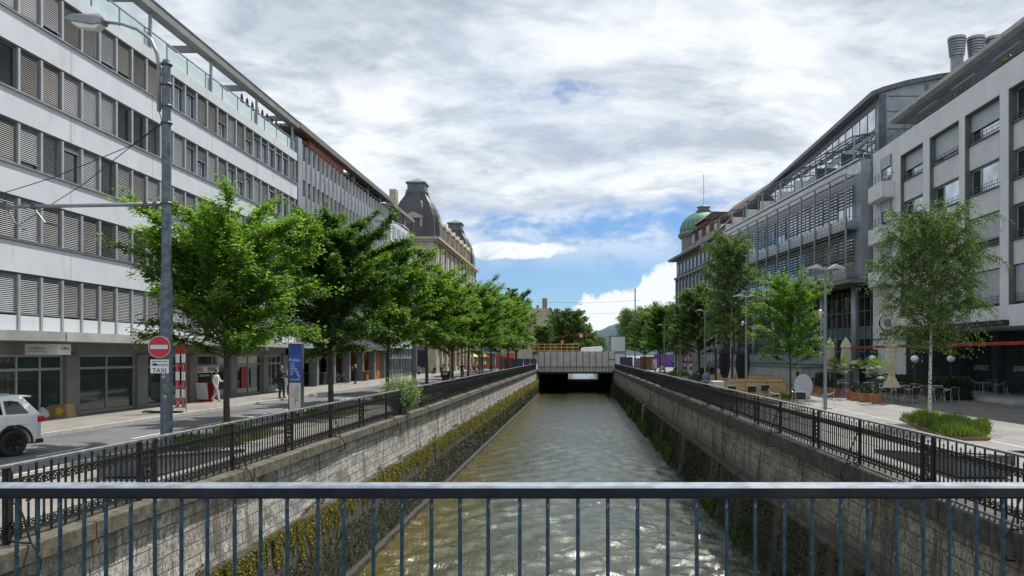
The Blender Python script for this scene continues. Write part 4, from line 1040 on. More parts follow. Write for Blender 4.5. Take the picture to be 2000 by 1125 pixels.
# louvre screens in bays
bay = 2.95; nb = int(LEN/bay)
rb = random.Random(8)
for i in range(nb):
    a = .6+i*bay
    for (z0, z1) in ((10.35, 12.40), (14.4, 16.75)):
        lv = L2(); z = z0; skip = rb.random()
        zlow = z0+(.0 if skip < .6 else .7)
        z = z1
        while z > zlow:
            lv.add([(-1.06, a+.05, z-.10), (-1.06, a+bay-.05, z-.10), (-.92, a+bay-.05, z), (-.92, a+.05, z), (-1.05, a+.05, z-.13), (-1.05, a+bay-.05, z-.13), (-.91, a+bay-.05, z-.03), (-.91, a+.05, z-.03)], [(0, 1, 2, 3), (4, 7, 6, 5), (0, 4, 5, 1), (2, 6, 7, 3)])
            z -= .27
        lv.build('louvre_screen', 'louvre', ob)
    pf = L2(); pf.box(-1.12, -1.0, a-.06, a+.06, 8.5, 16.9); pf.build('mast', 'steelmid', ob)
L2().box(-1.15, -1.0, .5, LEN, 16.85, 17.0).box(-1.15, -.02, .5, .56, 16.8, 16.86).build('louvre_rail', 'concrete', ob)
for z in (8.58, 12.5):
    L2().box(-1.0, .0, .5, LEN, z, z+.08).build('gallery_floor', 'steel', ob)
    L2().box(-1.0, -.95, .5, LEN, z+.1, z+.95).build('gallery_parapet', 'finpanel', ob)
    rl = L2()
    for zz in (.3, .6, 1.02): rl.bar((-1.10, .4, z+zz), (-1.10, LEN, z+zz), .03)
    q = .5
    while q < LEN: rl.bar((-1.10, q, z), (-1.10, q, z+1.02), .025); q += .74
    for zz in (.3, .6, 1.02): rl.bar((-1.10, .4, z+zz), (-.0, .4, z+zz), .03)
    rl.build('gallery_rail', 'steelmid', ob)
# ground storeys: glass wall, columns, platform
L2().box(2.6, 12, .02, LEN, 0, 8.32).build('ground_storey_wall', 'black', ob)
gl = L2(); gl.box(2.5, 2.55, .1, LEN, 5.0, 8.2).box(2.5, 2.55, .1, LEN, 1.6, 4.0); gl.build('tall_glazing', 'glass', ob)
L2().box(2.44, 2.49, .1, LEN, 4.0, 5.0).build('frosted_band', mat('teal_band_glass', (.11, .19, .20), .25, 0, spec=.6), ob)
gb = L2(); q = .1
while q < LEN: gb.box(2.36, 2.438, q, q+.08, 1.6, 8.2); q += 1.05
for z in (1.6, 2.9, 4.0, 4.96, 6.3, 7.5): gb.box(2.38, 2.44, .1, LEN, z, z+.07)
gb.build('glazing_bars', 'steelmid', ob)
for i in range(7): MB(T2).lathe([(.27, 1.6), (.27, 8.32)], (.25, 1.8+i*6.0, 0), 18).build('column', 'r2grey', ob, smooth=True)
L2().box(-2.6, 2.5, 5.5, LEN+6, 0, 1.6).build('platform', 'concrete', ob)
L2().box(-2.75, 2.5, 5.3, LEN+6.1, 1.602, 1.68).build('platform_paving', 'concdark', ob)
pr = L2(); q = 5.5
while q < LEN+5: pr.box(-.2, -.15, q, q+.04, 1.68, 2.75); q += 1.2
pr.box(-.21, -.14, 5.4, LEN+5, 2.7, 2.76); pg_ = pr.build('platform_railing', 'steelmid', ob)
L2().box(-.18, -.165, 5.5, LEN+5, 1.8, 2.68).build('railing_glass', mat('railing_glass', (.20, .28, .29), .2), pg_)
for q in (9, 13.5, 19): L2().box(-2.605, -2.6, q, q+1.1, .25, 1.35).build('platform_vent', 'shutter', ob)
# setback top storeys, straight along the street
MB().box(24.0, 40, 61.5, 104, 17.9, 23.3).build('upper_wall', 'r2grey', ob)
gw = MB(); q = 62
while q < 103: gw.box(23.94, 23.98, q, q+1.5, 18.3, 20.3).box(23.94, 23.98, q, q+1.5, 20.9, 22.7); q += 1.75
gw.build('upper_glazing', 'glasssky', ob)
prof = [(23.2, 23.15), (24.2, 23.55), (26, 24.05), (28.5, 24.55), (31.5, 24.95), (36, 25.2), (40, 25.2)]
poly = [(x, z) for x, z in prof]+[(x, z+.38) for x, z in prof[::-1]]
MB().prism(poly, 1, 60.9, 104.5).build('roof', 'steel', ob)
MB().prism([(23.9, 18.02)]+[(x, z) for x, z in [(23.9, 23.4)]+prof[2:5]]+[(31.5, 18.02)], 1, 61.2, 61.45).build('gable_wall', mat('blue_grey_gable', (.25, .28, .32), .5, .25), ob)
gj = MB()
for z in (19.2, 20.6, 22.0, 23.2): gj.box(24.6, 31.5, 61.17, 61.197, z, z+.09)
gj.box(27.6, 27.9, 61.15, 61.168, 18.02, 24.2); gj.box(23.9, 24.5, 61.13, 61.197, 18.02, 23.4); gj.build('gable_joints', 'steel', ob)
# steel pergola over the terraces
for i in range(8):
    q = 62.0+i*5.3; fx = 22.2-.11*(q-60.1)
    MB().box(fx+.2, fx+.34, q-.07, q+.07, 18.05, 20.3).box(fx+1.6, fx+1.72, q-.06, q+.06, 18.05, 20.6).build('pergola_post', 'steelmid', ob)
    pgm = MB()
    for s_ in (0, .6, 1.2, 1.7): pgm.bar((fx+.2+s_, q, 20.3+s_*.18), (fx+.2+s_-.58, q+5.3, 20.3+s_*.18), .09)
    pgm.bar((fx+.1, q, 20.25), (23.9, q, 20.25+(23.9-fx)*.18), .10); pgm.bar((fx+.1, q+2.6, 20.25), (23.9, q+2.6, 20.6), .06)
    for s_ in range(9): pgm.bar((fx+.9, q+.3+s_*.55, 20.42), (fx+1.75, q+.3+s_*.55, 20.6), .06)
    pgm.build('pergola', 'steel', ob)
for i in range(8):
    q = 64.5+i*4.9; fx = 22.2-.11*(q-60.1)
    MB().box(fx+.35, 23.9, q, q+.08, 18.05, 19.5).build('terrace_partition', 'screen' if i > 1 else 'steel', ob)
for i in range(26):
    q = 60.4+i*1.5; fx = 22.2-.11*(q-60.1)
r_l = L2()
r_l.bar((-.1, .2, 18.42), (-.1, LEN, 18.42), .03)
for i in range(24): r_l.bar((-.1, .3+i*1.6, 18.05), (-.1, .3+i*1.6, 18.42), .025)
r_l.build('terrace_rail', 'steelmid', ob)

# =====================================================================  RIGHT: OLD BUILDING WITH GREEN DOME
T3 = Matrix.Translation((17.95, 98.7, 0)) @ Matrix.Rotation(TH*.95, 4, 'Z')
ob = thing('green_domed_building', 'old grey building with brown roof and green copper dome on the right', 'building', (22, 112, 0))
def L3(): return MB(T3)
L3().box(.3, 14, 0, 24.5, 0, 17.6).build('wall', 'stonegrey', ob)
ev = L3(); ev.box(-.9, 14, -.2, 25.4, 17.6, 17.95).box(-.1, 14, 0, 24.6, 14.6, 14.95).box(-.15, 14, 0, 24.7, 5.2, 5.6); ev.build('cornice', 'stonegrey', ob)
wn = 11
for i in range(wn+1): L3().box(.0, .3, .2+i*2.12, .75+i*2.12, 5.6, 14.6).build('pilaster', 'stonegrey', ob)
for i in range(wn):
    a = .95+i*2.12
    for z0, z1 in ((15.2, 16.9), (10.8, 14.1), (6.4, 9.9), (1.2, 4.8)):
        o = L3().box(.16, .29, a, a+1.25, z0, z1).build('window', 'stonegrey', ob); L3().box(.13, .158, a+.12, a+1.13, z0+.1, z1-.1).build('pane', 'glass', o)
for i in range(12): L3().box(-.2, .28, .1+i*2.12, .6+i*2.12, 0, 5.2).build('pier', 'concrete', ob)
L3().prism([(-.8, 17.95), (14.5, 17.95), (13, 22), (9.5, 25.4), (7.6, 25.4)], 1, 0.0, 17).build('roof', 'brown', ob)
for i in range(4):
    a = 3.0+i*4
    L3().box(.9, 5, a, a+2.2, 18.6, 20.9).build('roof_dormer', 'timberdark', ob); L3().box(.6, 5, a-.2, a+2.4, 20.9, 21.15).build('dormer_roof', 'brown', ob); L3().box(.86, .9, a+.3, a+1.9, 18.9, 20.6).build('dormer_glass', 'glass', ob)
L3().box(2.0, 9, 13.5, 18.6, 18, 22.4).build('attic_room', mat('dark_red_boarding', (.13, .03, .03), .7), ob)
L3().prism([(1.5, 22.4), (9.5, 22.4), (8.2, 23.6), (3.0, 23.6)], 1, 13.1, 19.0).build('attic_roof', 'brown', ob)
dcx, dcy = 20.3, 124.6
dr = MB(); dr.lathe([(3.5, 0), (3.5, 14.6), (3.7, 14.7), (3.7, 15), (3.4, 15), (3.6, 21.5), (4.0, 21.7), (4.2, 22.1), (3.95, 22.2), (3.85, 22.5)], (dcx, dcy, 0), 28); dr.build('corner_tower', 'stonegrey', ob)
tw = MB()
for a in range(14):
    th = 2*math.pi*a/14
    for z in (17.8, 11, 6.5): tw.lathe([(.38, z), (.38, z+2.3)], (dcx+3.2*math.cos(th), dcy+3.2*math.sin(th), 0), 6)
tw.build('tower_windows', 'glass', ob)
dm = MB(); dm.lathe([(3.85*math.cos(R(a)), 22.5+3.35*math.sin(R(a))) for a in range(0, 72, 7)]+[(1.2, 25.75)], (dcx, dcy, 0), 28); do = dm.build('dome', 'copper', ob, smooth=True)
rb_ = MB()
for i in range(28):
    th = 2*math.pi*i/28; rb_.tube([(dcx+3.87*math.cos(R(a))*math.cos(th), dcy+3.87*math.cos(R(a))*math.sin(th), 22.5+3.37*math.sin(R(a))) for a in range(0, 72, 10)], .06, 3, cap=False)
rb_.build('dome_seams', 'copper', do)
MB().lathe([(1.25, 25.75), (1.3, 25.95), (1.0, 26.05), (.95, 26.5), (1.15, 26.6), (.3, 26.9), (0, 27.0)], (dcx, dcy, 0), 16).build('lantern', 'lead', do)
MB().lathe([(.07, 26.9), (.05, 31.9), (0, 32.0)], (dcx, dcy, 0), 8).build('flagpole', 'galv', do)
# ramp stairs in front of it
t = thing('ramp_stairs', 'grey metal ramp stairs with railings in front of the old right building', 'stairs', (16, 88, 0))
st = MB(); st.prism([(86, 1.5), (90, 1.5), (97, .1), (96, 0), (90, 1.2), (86, 1.2)], 0, 14.3, 16.6); st.build('flight', 'concdark', t)
st = MB()
for x in (14.3, 16.6):
    st.bar((x, 86, 2.5), (x, 90, 2.5), .05).bar((x, 90, 2.5), (x, 97, 1.1), .05)
    for i in range(44): yy = 86+i*.25; zz = 1.5 if yy < 90 else 1.5-(yy-90)*.2; st.bar((x, yy, zz), (x, yy, zz+1.0), .02)
st.build('stair_railing', 'steelmid', t)
MB().box(14.5, 14.8, 86.2, 86.5, 0, 1.2).box(16.1, 16.4, 86.2, 86.5, 0, 1.2).build('support', 'concdark', t)
# =====================================================================  TREES AND PLANTS
def leaf_mesh(name, P, D, U, S, tone, m, wid=.5, fold=.18):
    """many small leaves: P base points, D directions, U approx normals, S lengths"""
    n_ = len(P); D = D/np.linalg.norm(D, axis=1, keepdims=True)
    Sd = np.cross(D, U); Sd /= np.maximum(np.linalg.norm(Sd, axis=1, keepdims=True), 1e-6); Nn = np.cross(Sd, D)
    s = S[:, None]
    a = P; b = P+D*s*.45+Sd*s*wid*.5+Nn*s*fold*.4; c = P+D*s; d_ = P+D*s*.45-Sd*s*wid*.5+Nn*s*fold*.4
    V = np.stack([a, b, c, d_], 1).reshape(-1, 3)
    me = bpy.data.meshes.new(name); me.vertices.add(4*n_); me.vertices.foreach_set('co', V.astype(np.float32).ravel())
    me.loops.add(4*n_); me.loops.foreach_set('vertex_index', np.arange(4*n_, dtype=np.int32))
    me.polygons.add(n_); me.polygons.foreach_set('loop_start', np.arange(0, 4*n_, 4, dtype=np.int32))
    try: me.polygons.foreach_set('loop_total', np.full(n_, 4, dtype=np.int32))
    except Exception: pass
    at = me.attributes.new('tone', 'FLOAT_VECTOR', 'POINT')
    tv = np.repeat(np.concatenate([tone, np.zeros((n_, 1))], 1), 4, 0); at.data.foreach_set('vector', tv.astype(np.float32).ravel())
    me.materials.append(M[m]); me.update(); me.validate(); return me
def unit(v): return v/np.maximum(np.linalg.norm(v, axis=-1, keepdims=True), 1e-9)
def make_tree(name, seed, h, cr, zc, leafm, barkm, style='spray', nl=70, dens=1.0, tr=.11, leaf=.11, egg=.55):
    """proto tree standing on the origin: returns (root with trunk and crown children)"""
    g_ = np.random.default_rng(seed); r_ = random.Random(seed)
    root = bpy.data.objects.new(name, None); C.objects.link(root)
    tm = MB(); lm = MB(); ph = r_.uniform(0, 6)
    def axis(z): return Vector((math.sin(z*.55+ph)*.05*z*.35, math.cos(z*.47+ph)*.05*z*.35, z))
    top = h*.93; zs = [0, .12, .5, 1.2, 2, 3, 4, 5.2, 6.5, 8, 10, 12, 14]; zs = [z for z in zs if z < top]+[top]
    tm.tube([axis(z) for z in zs], [tr*(1.45 if z == 0 else 1.12 if z < .2 else max(.12, 1-.86*(z/top)**1.1)) for z in zs], 9)
    P = []; D = []; U = []; S = []; T_ = []
    for i in range(nl):
        f = (i+.5)/nl; z0 = zc+(top-zc)*(f**.9)*.93; az = i*2.399+r_.uniform(-.4, .4)
        q = (z0-zc)/(h-zc)                                      # 0 bottom .. 1 top
        env = cr*(math.sin(math.pi*min(1, (q*(1-egg*.25)+.16)**.8))**.75)*r_.uniform(.62, 1.12)
        env = max(env, .45)
        if style == 'spray': rise = r_.uniform(.10, .85)+q*.8
        elif style == 'birch': rise = .55+q*1.1
        else: rise = .35+q*.9
        a = axis(z0); dirh = Vector((math.cos(az), math.sin(az), 0)); pts = [a]; L = env*math.sqrt(1+rise*rise)*.95; seg = 5; p = a.copy(); d_ = (dirh+Vector((0, 0, rise))).normalized()
        for k in range(seg):
            p = p+d_*(L/seg); pts.append(p.copy())
            d_ = (d_+Vector((r_.uniform(-.16, .16), r_.uniform(-.16, .16), r_.uniform(-.10, .06) - (.10 if style != 'birch' else .16)*(k > 1)))).normalized()
        rb0 = tr*.26*(1-.6*q)
        lm.tube(pts, [rb0*(1-.17*k) for k in range(seg+1)], 5)
        # twigs and leaves along the outer part of the limb
        ntw = int((9+L*7.5)*dens)
        for j in range(ntw):
            t_ = r_.uniform(.08, 1.0)**.8; k = min(seg-1, int(t_*seg)); fr = t_*seg-k; b = pts[k].lerp(pts[k+1], fr)
            side = r_.choice([-1, 1]); ld = (pts[k+1]-pts[k]).normalized(); sd_ = ld.cross(Vector((0, 0, 1))).normalized()*side
            if style == 'spray':
                td = (ld*r_.uniform(.4, 1)+sd_*r_.uniform(.2, 1.0)*(1.15-t_)+Vector((0, 0, r_.uniform(-.22, .30)))).normalized(); tl = r_.uniform(.35, .95)*(.75+.25*cr/3); droop = .35
            elif style == 'birch':
                td = (ld*.5+sd_*r_.uniform(0, .8)+Vector((0, 0, r_.uniform(-.3, .3)))).normalized(); tl = r_.uniform(.5, 1.25); droop = 1.6
            else:
                td = (ld*.6+sd_*r_.uniform(.1, 1.0)+Vector((0, 0, r_.uniform(-.1, .5)))).normalized(); tl = r_.uniform(.3, .75); droop = .2
            m_ = int(r_.uniform(15, 25)*(1 if style != 'birch' else 1.15))
            tt = np.sort(g_.uniform(.05, 1, m_)); td_ = np.array(td); b_ = np.array(b)
            base = b_+td_*tl*tt[:, None]; base[:, 2] -= droop*tl*tt**2*.45
            if r_.random() < .35 or style == 'birch':
                e1 = b_+td_*tl*.5; e1[2] -= droop*tl*.25*.45; e2 = b_+td_*tl; e2[2] -= droop*tl*.45
                lm.tube([tuple(b_), tuple(e1), tuple(e2)], [.012, .008, .004], 3, cap=False)
            upv = np.array([0, 0, 1.0])
            sdv = np.cross(td_, upv); sdv /= max(np.linalg.norm(sdv), 1e-6)
            sg = np.where(np.arange(m_) % 2 == 0, 1, -1)[:, None]
            dd = td_*.65+sdv*sg*g_.uniform(.4, 1.0, (m_, 1))+g_.normal(0, .22, (m_, 3)); dd[:, 2] -= (.25 if style != 'birch' else .9)
            uu = np.tile(upv, (m_, 1))+g_.normal(0, .42 if style != 'birch' else .9, (m_, 3))
            P.append(base+g_.normal(0, .065, (m_, 3))); D.append(dd); U.append(uu); S.append(g_.uniform(.65, 1.25, m_)*leaf)
            young = (tt > .7)*g_.uniform(.3, 1, m_)*(.4+.9*r_.random()*(.35+q))
            T_.append(np.stack([np.clip(g_.normal(.5+.42*r_.uniform(-1, 1), .2, m_), 0, 1), np.clip(young, 0, 1)], 1))
    tm.build('trunk', barkm, root, smooth=True); lm.build('limbs', 'bark', root)
    me = leaf_mesh('crown', np.concatenate(P), np.concatenate(D), np.concatenate(U), np.concatenate(S), np.concatenate(T_), leafm, wid=.62 if style != 'birch' else .75)
    cw = bpy.data.objects.new('crown', me); C.objects.link(cw); cw.parent = root
    return root
def place(o, x, y, z=0, rz=0, s=1, sz=None, label=None, group=None, cat=None, z_rot=True):
    o.location = (x, y, z); o.rotation_euler = (0, 0, rz); o.scale = (s, s, sz or s)
    return tag(o, label, cat, group)
LG = 'trees in a row along the left quay'
big = make_tree('street_tree', 11, 6.9, 3.1, 2.55, 'leaf', 'bark', 'spray', 96, 1.4, .115, .125)
place(big, -10.75, 23.5, 0, 5.2, .93, None, 'nearest broad green tree beside the no entry sign pole', LG, 'tree')
dark_ = make_tree('street_tree', 23, 8.5, 2.8, 2.5, 'leafdark', 'bark', 'spray', 95, 1.5, .13, .145)
place(dark_, -10.95, 34.0, 0, 2.0, 1, None, 'dark green tree second from the sign pole, behind the poster column', LG, 'tree')
ydefs = [(44.6, 1.0, 'full green tree rising behind the pale quay bush', 'a'), (55.6, .98, 'fourth tree of the left row, trunk right of the quay bush', 'b'), (66.2, .98, 'fifth tree of the left row, thin trunk by the dark street bin', 'a'),
         (76, 1.06, 'sixth tree of the left row, trunk right of the cyclist', 'b'), (87, 1.05, 'seventh tree of the left row, beside the third grey lamp pole', 'a'), (97.5, 1.1, 'eighth tree of the left row, by the orange kiosk', 'b'),
         (108, 1.12, 'ninth tree of the left row, by the red kiosk', 'a'), (119, 1.15, 'tenth tree of the left row, near the blue site fence', 'b')]
va = make_tree('street_tree', 31, 8.4, 3.0, 2.5, 'leaf', 'bark', 'spray', 80, 1.25, .12, .16)
used = {}
for (y, s, lb, kd) in ydefs:
    src = va if kd == 'a' else big
    if kd == 'a' and 'a' not in used: o = va; used['a'] = 1
    else: o = copy_tree(src)
    place(o, -10.95+rnd.uniform(-.15, .15), y, 0, rnd.uniform(0, 6), s*(1 if kd == 'a' else 1.18), None, lb, LG, 'tree')
lt = make_tree('weeping_tree', 41, 12.0, 3.6, 3, 'leafdark', 'bark', 'round', 60, 1.0, .15, .20)
place(lt, -10.6, 131, 0, 1, 1.15, None, 'tall dark tree at the far end of the left row before the bridge', LG, 'tree')
for i, (x, y, s, lb) in enumerate([(-12.5, 152, 1.1, 'dark tree behind the left end of the wrapped bridge'), (-16, 175, 1.2, 'dark tree far left beyond the wrapped bridge')]):
    place(copy_tree(lt), x, y, 0, i*2.1, s, None, lb, 'dark trees beyond the wrapped bridge', 'tree')
# right bank
ft = make_tree('far_tree', 77, 11, 3.8, 2.2, 'leafdark', 'bark', 'round', 90, 1.0, .16, .22)
place(ft, -10.5, 222, 0, 0, 1.0, None, 'dark far tree in front of the beige gabled townhouse', 'trees beyond the bridge', 'tree')
fl = make_tree('far_tree', 78, 15, 4.4, 2.5, 'leafbirch', 'bark', 'birch', 100, 1.0, .16, .22)
place(fl, -1.5, 238, 0, 0, 1.1, None, 'big pale willow like tree rising behind the bunting', 'trees beyond the bridge', 'tree')
b1 = make_tree('birch', 51, 8.9, 2.75, 2.9, 'leafbirch', 'birchbark', 'birch', 70, .95, .095, .085)
place(b1, 13.62, 29.8, 0, 1.2, .79, None, 'nearest birch with white trunk in the grass bed by the cafe', 'birches on the right bank', 'birch tree'); b1.scale.z = .90
b2 = make_tree('birch', 52, 13.4, 2.35, 3.6, 'leafbirch', 'birchbark', 'birch', 84, .85, .13, .11)
place(b2, 12.7, 64, 0, .3, 1, None, 'tall narrow birch beside the black folded parasols', 'birches on the right bank', 'birch tree')
l1 = make_tree('young_tree', 61, 7.6, 2.75, 2.1, 'leaflime', 'bark', 'round', 58, .95, .07, .13)
place(l1, 12.75, 46.2, 0, 0, .94, None, 'small bright lime green tree behind the standing cafe table', None, 'tree')
d1 = make_tree('street_tree', 71, 9.9, 3.2, 2.6, 'leafdark', 'bark', 'round', 70, 1.05, .13, .16)
place(d1, 12.7, 81, 0, 0, 1, None, 'dense dark tree left of the tall birch on the right bank', 'trees on the far right bank', 'tree')
for i, (src, x, y, s, lb) in enumerate([(b2, 12.4, 96, .72, 'slim pale tree between the far lamp posts on the right bank'), (d1, 12.6, 113, 1.0, 'dark tree above the warning sign on the right bank'),
        (l1, 12.9, 122, 1.35, 'bright green tree above the strolling people on the right bank'), (d1, 11.8, 136, 1.0, 'dark tree above the brown hoarding on the right bank'), (b2, 12.6, 150, .95, 'slim birch behind the stacked site cabins'),
        (b2, 11.5, 172, 1.0, 'far slim birch right of the stacked cabins'), (b2, 12.5, 200, 1.15, 'tall far birch standing left of the chimney pole'), (d1, 16.5, 160, 1.3, 'far dark tree behind the brown hoarding'), (d1, 20, 190, 1.4, 'far dark tree right of the chimney pole'), (b2, 15, 225, 1.2, 'farthest birch on the right bank')]):
    place(copy_tree(src), x, y, 0, i*1.3+.5, s, None, lb, 'trees on the far right bank', 'tree')
for i, (src, x, y, s, lb) in enumerate([(fl, -5.0, 240, 1.1, 'left companion of the pale tree behind the bunting'), (fl, 1.8, 250, .85, 'right companion of the pale tree behind the bunting'), (d1, -3.5, 236, .7, 'low green tree under the pale tree behind the bunting'), (d1, 3.4, 262, .95, 'low green tree right of the pale tree behind the bunting'), (d1, -.2, 228, .65, 'low round tree directly behind the white tarpaulin'),
        (d1, 8, 300, 1.0, 'green tree below the blue hill'), (d1, 6, 285, .9, 'lower green tree below the blue hill')]):
    o = place(copy_tree(src), x, y, 0, i*1.9, s if src is fl else s*1.25, s*1.0, lb, 'trees beyond the bridge', 'tree')
# pale bush growing on the left quay wall
def shrub(name, seed, h, r, n_, leafm, leaf, label, x, y, z=0, cat='bush', upright=.7, sq=1):
    g_ = np.random.default_rng(seed); r_ = random.Random(seed)
    root = thing(name, label, cat, (0, 0, 0)); tm = MB(); P = []; D = []; T_ = []
    for i in range(n_):
        az = r_.uniform(0, 6.28); sp = r_.uniform(.05, 1)**.6; hh = h*r_.uniform(.45, 1.0)*(1-.25*sp)
        b = Vector((math.cos(az)*.06, math.sin(az)*.06*sq, 0)); e = Vector((math.cos(az)*r*sp, math.sin(az)*r*sp*sq, hh)); mid = b.lerp(e, .5)+Vector((0, 0, hh*.12))
        tm.tube([b, mid, e], [.012, .008, .004], 4)
        k = int(r_.uniform(34, 60)); t_ = g_.uniform(.1, 1, k)[:, None]
        pts = np.array(b)*(1-t_)**2+2*np.array(mid)*t_*(1-t_)+np.array(e)*t_**2
        P.append(pts+g_.normal(0, .06, (k, 3))); D.append(g_.normal(0, 1, (k, 3))+np.array([0, 0, upright])); T_.append(np.stack([g_.uniform(0, 1, k), g_.uniform(0, 1, k)**2], 1))
    P = np.concatenate(P); D = np.concatenate(D); T_ = np.concatenate(T_)
    tm.build('stems', 'bark', root)
    me = leaf_mesh('foliage', P, D, g_.normal(0, 1, P.shape), g_.uniform(.6, 1.2, len(P))*leaf, T_, leafm, wid=.5)
    o = bpy.data.objects.new('foliage', me); C.objects.link(o); o.parent = root; root.location = (x, y, z); return root
shrub('bush', 5, 2.15, .95, 230, 'leafpale', .085, 'pale silvery green bush growing through the left canal railing', -7.75, 33.6, -.1)
# grass beds
def grass(name, label, x0, x1, y0, y1, n_, h, z=.03, m='grass', ell=True, poly=None):
    g_ = np.random.default_rng(n_); k = g_.uniform(-1, 1, (n_, 2))
    if ell: k = k[(k**2).sum(1) < 1]
    q = len(k); P = np.stack([(x0+x1)/2+k[:, 0]*(x1-x0)/2, (y0+y1)/2+k[:, 1]*(y1-y0)/2, np.full(q, z)], 1)
    if poly: P = P[inside(P[:, 0], P[:, 1], poly)]; q = len(P); k = k[:q]
    hs = h*g_.uniform(.35, 1.15, q)*np.clip(.75+.35*np.sin(P[:, 0]*3.1+P[:, 1]*1.7)+.3*np.sin(P[:, 1]*4.3-P[:, 0]*2.2)+g_.normal(0, .12, q), .3, 1.5)*(1.15-.6*(k**2).sum(1) if ell else 1)
    D = g_.normal(0, .28, (q, 3)); D[:, 2] = 1
    dry = np.clip(g_.uniform(-.4, 1, q)+.5*k[:, 0], 0, 1)
    me = leaf_mesh(name, P, D, g_.normal(0, 1, (q, 3)), hs, np.stack([g_.uniform(0, 1, q), dry], 1), m, wid=.075, fold=.1)
    o = bpy.data.objects.new(name, me); C.objects.link(o); return tag(o, label, 'grass', None, 'stuff')
BED = [(11.3, 23.4), (12.5, 23.4), (14.2, 26.6), (14.4, 31.0), (13.0, 31.0), (12.0, 27.0)]
def inside(px_, py_, poly):
    r = np.zeros(len(px_), bool)
    for i in range(len(poly)):
        (xa, ya), (xb, yb) = poly[i-1], poly[i]
        r ^= ((ya > py_) != (yb > py_)) & (px_ < (xb-xa)*(py_-ya)/(yb-ya+1e-9)+xa)
    return r
grass('grass', 'tall green and straw coloured grass in the bed round the near birch', 10.7, 14.3, 23.4, 31.1, 46000, .38, ell=False, poly=BED)
ed = MB()
for i in range(6):
    (xa, ya), (xb, yb) = BED[i-1], BED[i]; ed.tube([(xa, ya, .06), (xb, yb, .06)], .07, 4)
tag(ed.build('bed_edging', 'timberdark'), 'low rusty edging round the grass bed under the near birch', 'edging')
struct('soil', MB().prism(BED, 2, .008, .04), 'soil')
grass('grass', 'green grass and weeds round the foot of the nearest left tree', -11.9, -9.9, 20.9, 26.4, 16000, .34)
grass('grass', 'green grass round the foot of the second left tree', -11.9, -9.9, 31.5, 36.5, 12000, .3)
for y in (44.6, 55.6, 66.2): grass('grass', 'thin grass round a left row trunk at %d metres' % int(y) if False else {44.6: 'thin grass round the trunk behind the quay bush', 55.6: 'thin grass round the fourth trunk of the left row', 66.2: 'thin grass round the fifth trunk of the left row'}[y], -11.9, -10, y-2, y+2, 4000, .28)
struct('soil', MB().box(-11.9, -9.9, 20.7, 26.6, .008, .03).box(-11.9, -9.9, 31.3, 36.7, .008, .03).box(-11.9, -9.9, 42.3, 46.9, .008, .03).box(-11.9, -9.9, 53.3, 57.9, .008, .03), 'soil')
grass('grass', 'low weeds round the lime green tree on the right bank', 11.6, 13.8, 44, 48.4, 5000, .35)
grass('grass', 'low grass round the dark tree on the right bank', 11.6, 13.8, 78, 84, 4000, .5)
grass('grass', 'low grass island near the warning sign on the right bank', 11.4, 14, 93, 101, 4000, .6)
# moss and weeds on the canal walls
def wall_moss(name, label, n_, yr, gen, m, size, sx, hang=1.0):
    g_ = np.random.default_rng(n_+7); y = yr[0]+(yr[1]-yr[0])*g_.uniform(0, 1, n_)**1.9
    x, z, keep = gen(g_, y, n_); keep = keep > 0; x, y, z = x[keep], y[keep], z[keep]; q = len(x)
    P = np.stack([x, y, z], 1); D = g_.normal(0, .45, (q, 3)); D[:, 0] = sx*np.abs(g_.normal(.45, .3, q)); D[:, 2] = -hang+g_.normal(0, .4, q)
    U = g_.normal(0, .5, (q, 3)); U[:, 0] += sx
    sc = 1+np.maximum(0, y-25)*.012
    me = leaf_mesh(name, P, D, U, g_.uniform(.5, 1.4, q)*size*sc, np.stack([g_.uniform(0, 1, q), g_.uniform(0, 1, q)**1.5], 1), m, wid=.55, fold=.5)
    o = bpy.data.objects.new(name, me); C.objects.link(o); return tag(o, label, 'moss', None, 'stuff')
def sn(y, s, p): return .5+.25*np.sin(y*s+p)+.25*np.sin(y*s*2.37+p*1.7)
def g1(g_, y, n_):
    st = np.round(y/.11); h1 = np.abs(np.sin(st*12.9898)*43758.5453) % 1; h2 = np.abs(np.sin(st*78.233)*12543.123) % 1
    dep = g_.uniform(0, 1, n_)**1.2; lim = (.28+1.1*sn(y, .9, 1)*sn(y, .31, 3)+.35*sn(y, 4.1, 2))*(.45+.95*h1); z = -1.70-dep*lim
    y[:] = st*.11+g_.normal(0, .035, n_)
    return -7.19+.02*dep, z, (h2 < .55+.6*sn(y, 1.3, .4)).astype(int)
wall_moss('moss', 'yellow green moss hanging from the ledge of the left canal wall', 95000, (8, 139), g1, 'moss', .055, 1)
def g1b(g_, y, n_): return -7.18-.25*g_.uniform(0, 1, n_)**2, np.full(n_, -1.70), (sn(y, 1.3, 2)+.3*sn(y, 5, 1) > .62).astype(int)
wall_moss('moss', 'mustard moss lying on top of the left wall ledge', 14000, (8, 139), g1b, 'moss', .045, 1, -.3)
def g2_(g_, y, n_):
    lim = .42*np.clip(sn(y, .75, 4)+.6*sn(y, 3.3, 1)-1.0, 0, 1); dep = g_.uniform(0, 1, n_); return -7.50+.02*dep, -1.70+dep*lim, (lim > .05).astype(int)
wall_moss('weeds', 'yellow flowering weeds on the left wall above the ledge', 8000, (9, 120), g2_, 'moss', .06, 1, -.3)
def g3(g_, y, n_): z = g_.uniform(-4.25, -2.6, n_); return -7.17+(-2.6-z)*.03, z, (g_.uniform(0, 1, n_) < .9).astype(int)
wall_moss('moss', 'dark wet moss on the foot of the left canal wall', 26000, (8, 139), g3, 'mossdark', .07, 1)
def g4(g_, y, n_): t_ = g_.uniform(0, 1, n_); z = -2.05-t_*2.1; return 6.12-t_*.30, z, ((sn(y, .5, 1)+sn(y, 2.1, 0))*.5 > .38).astype(int)
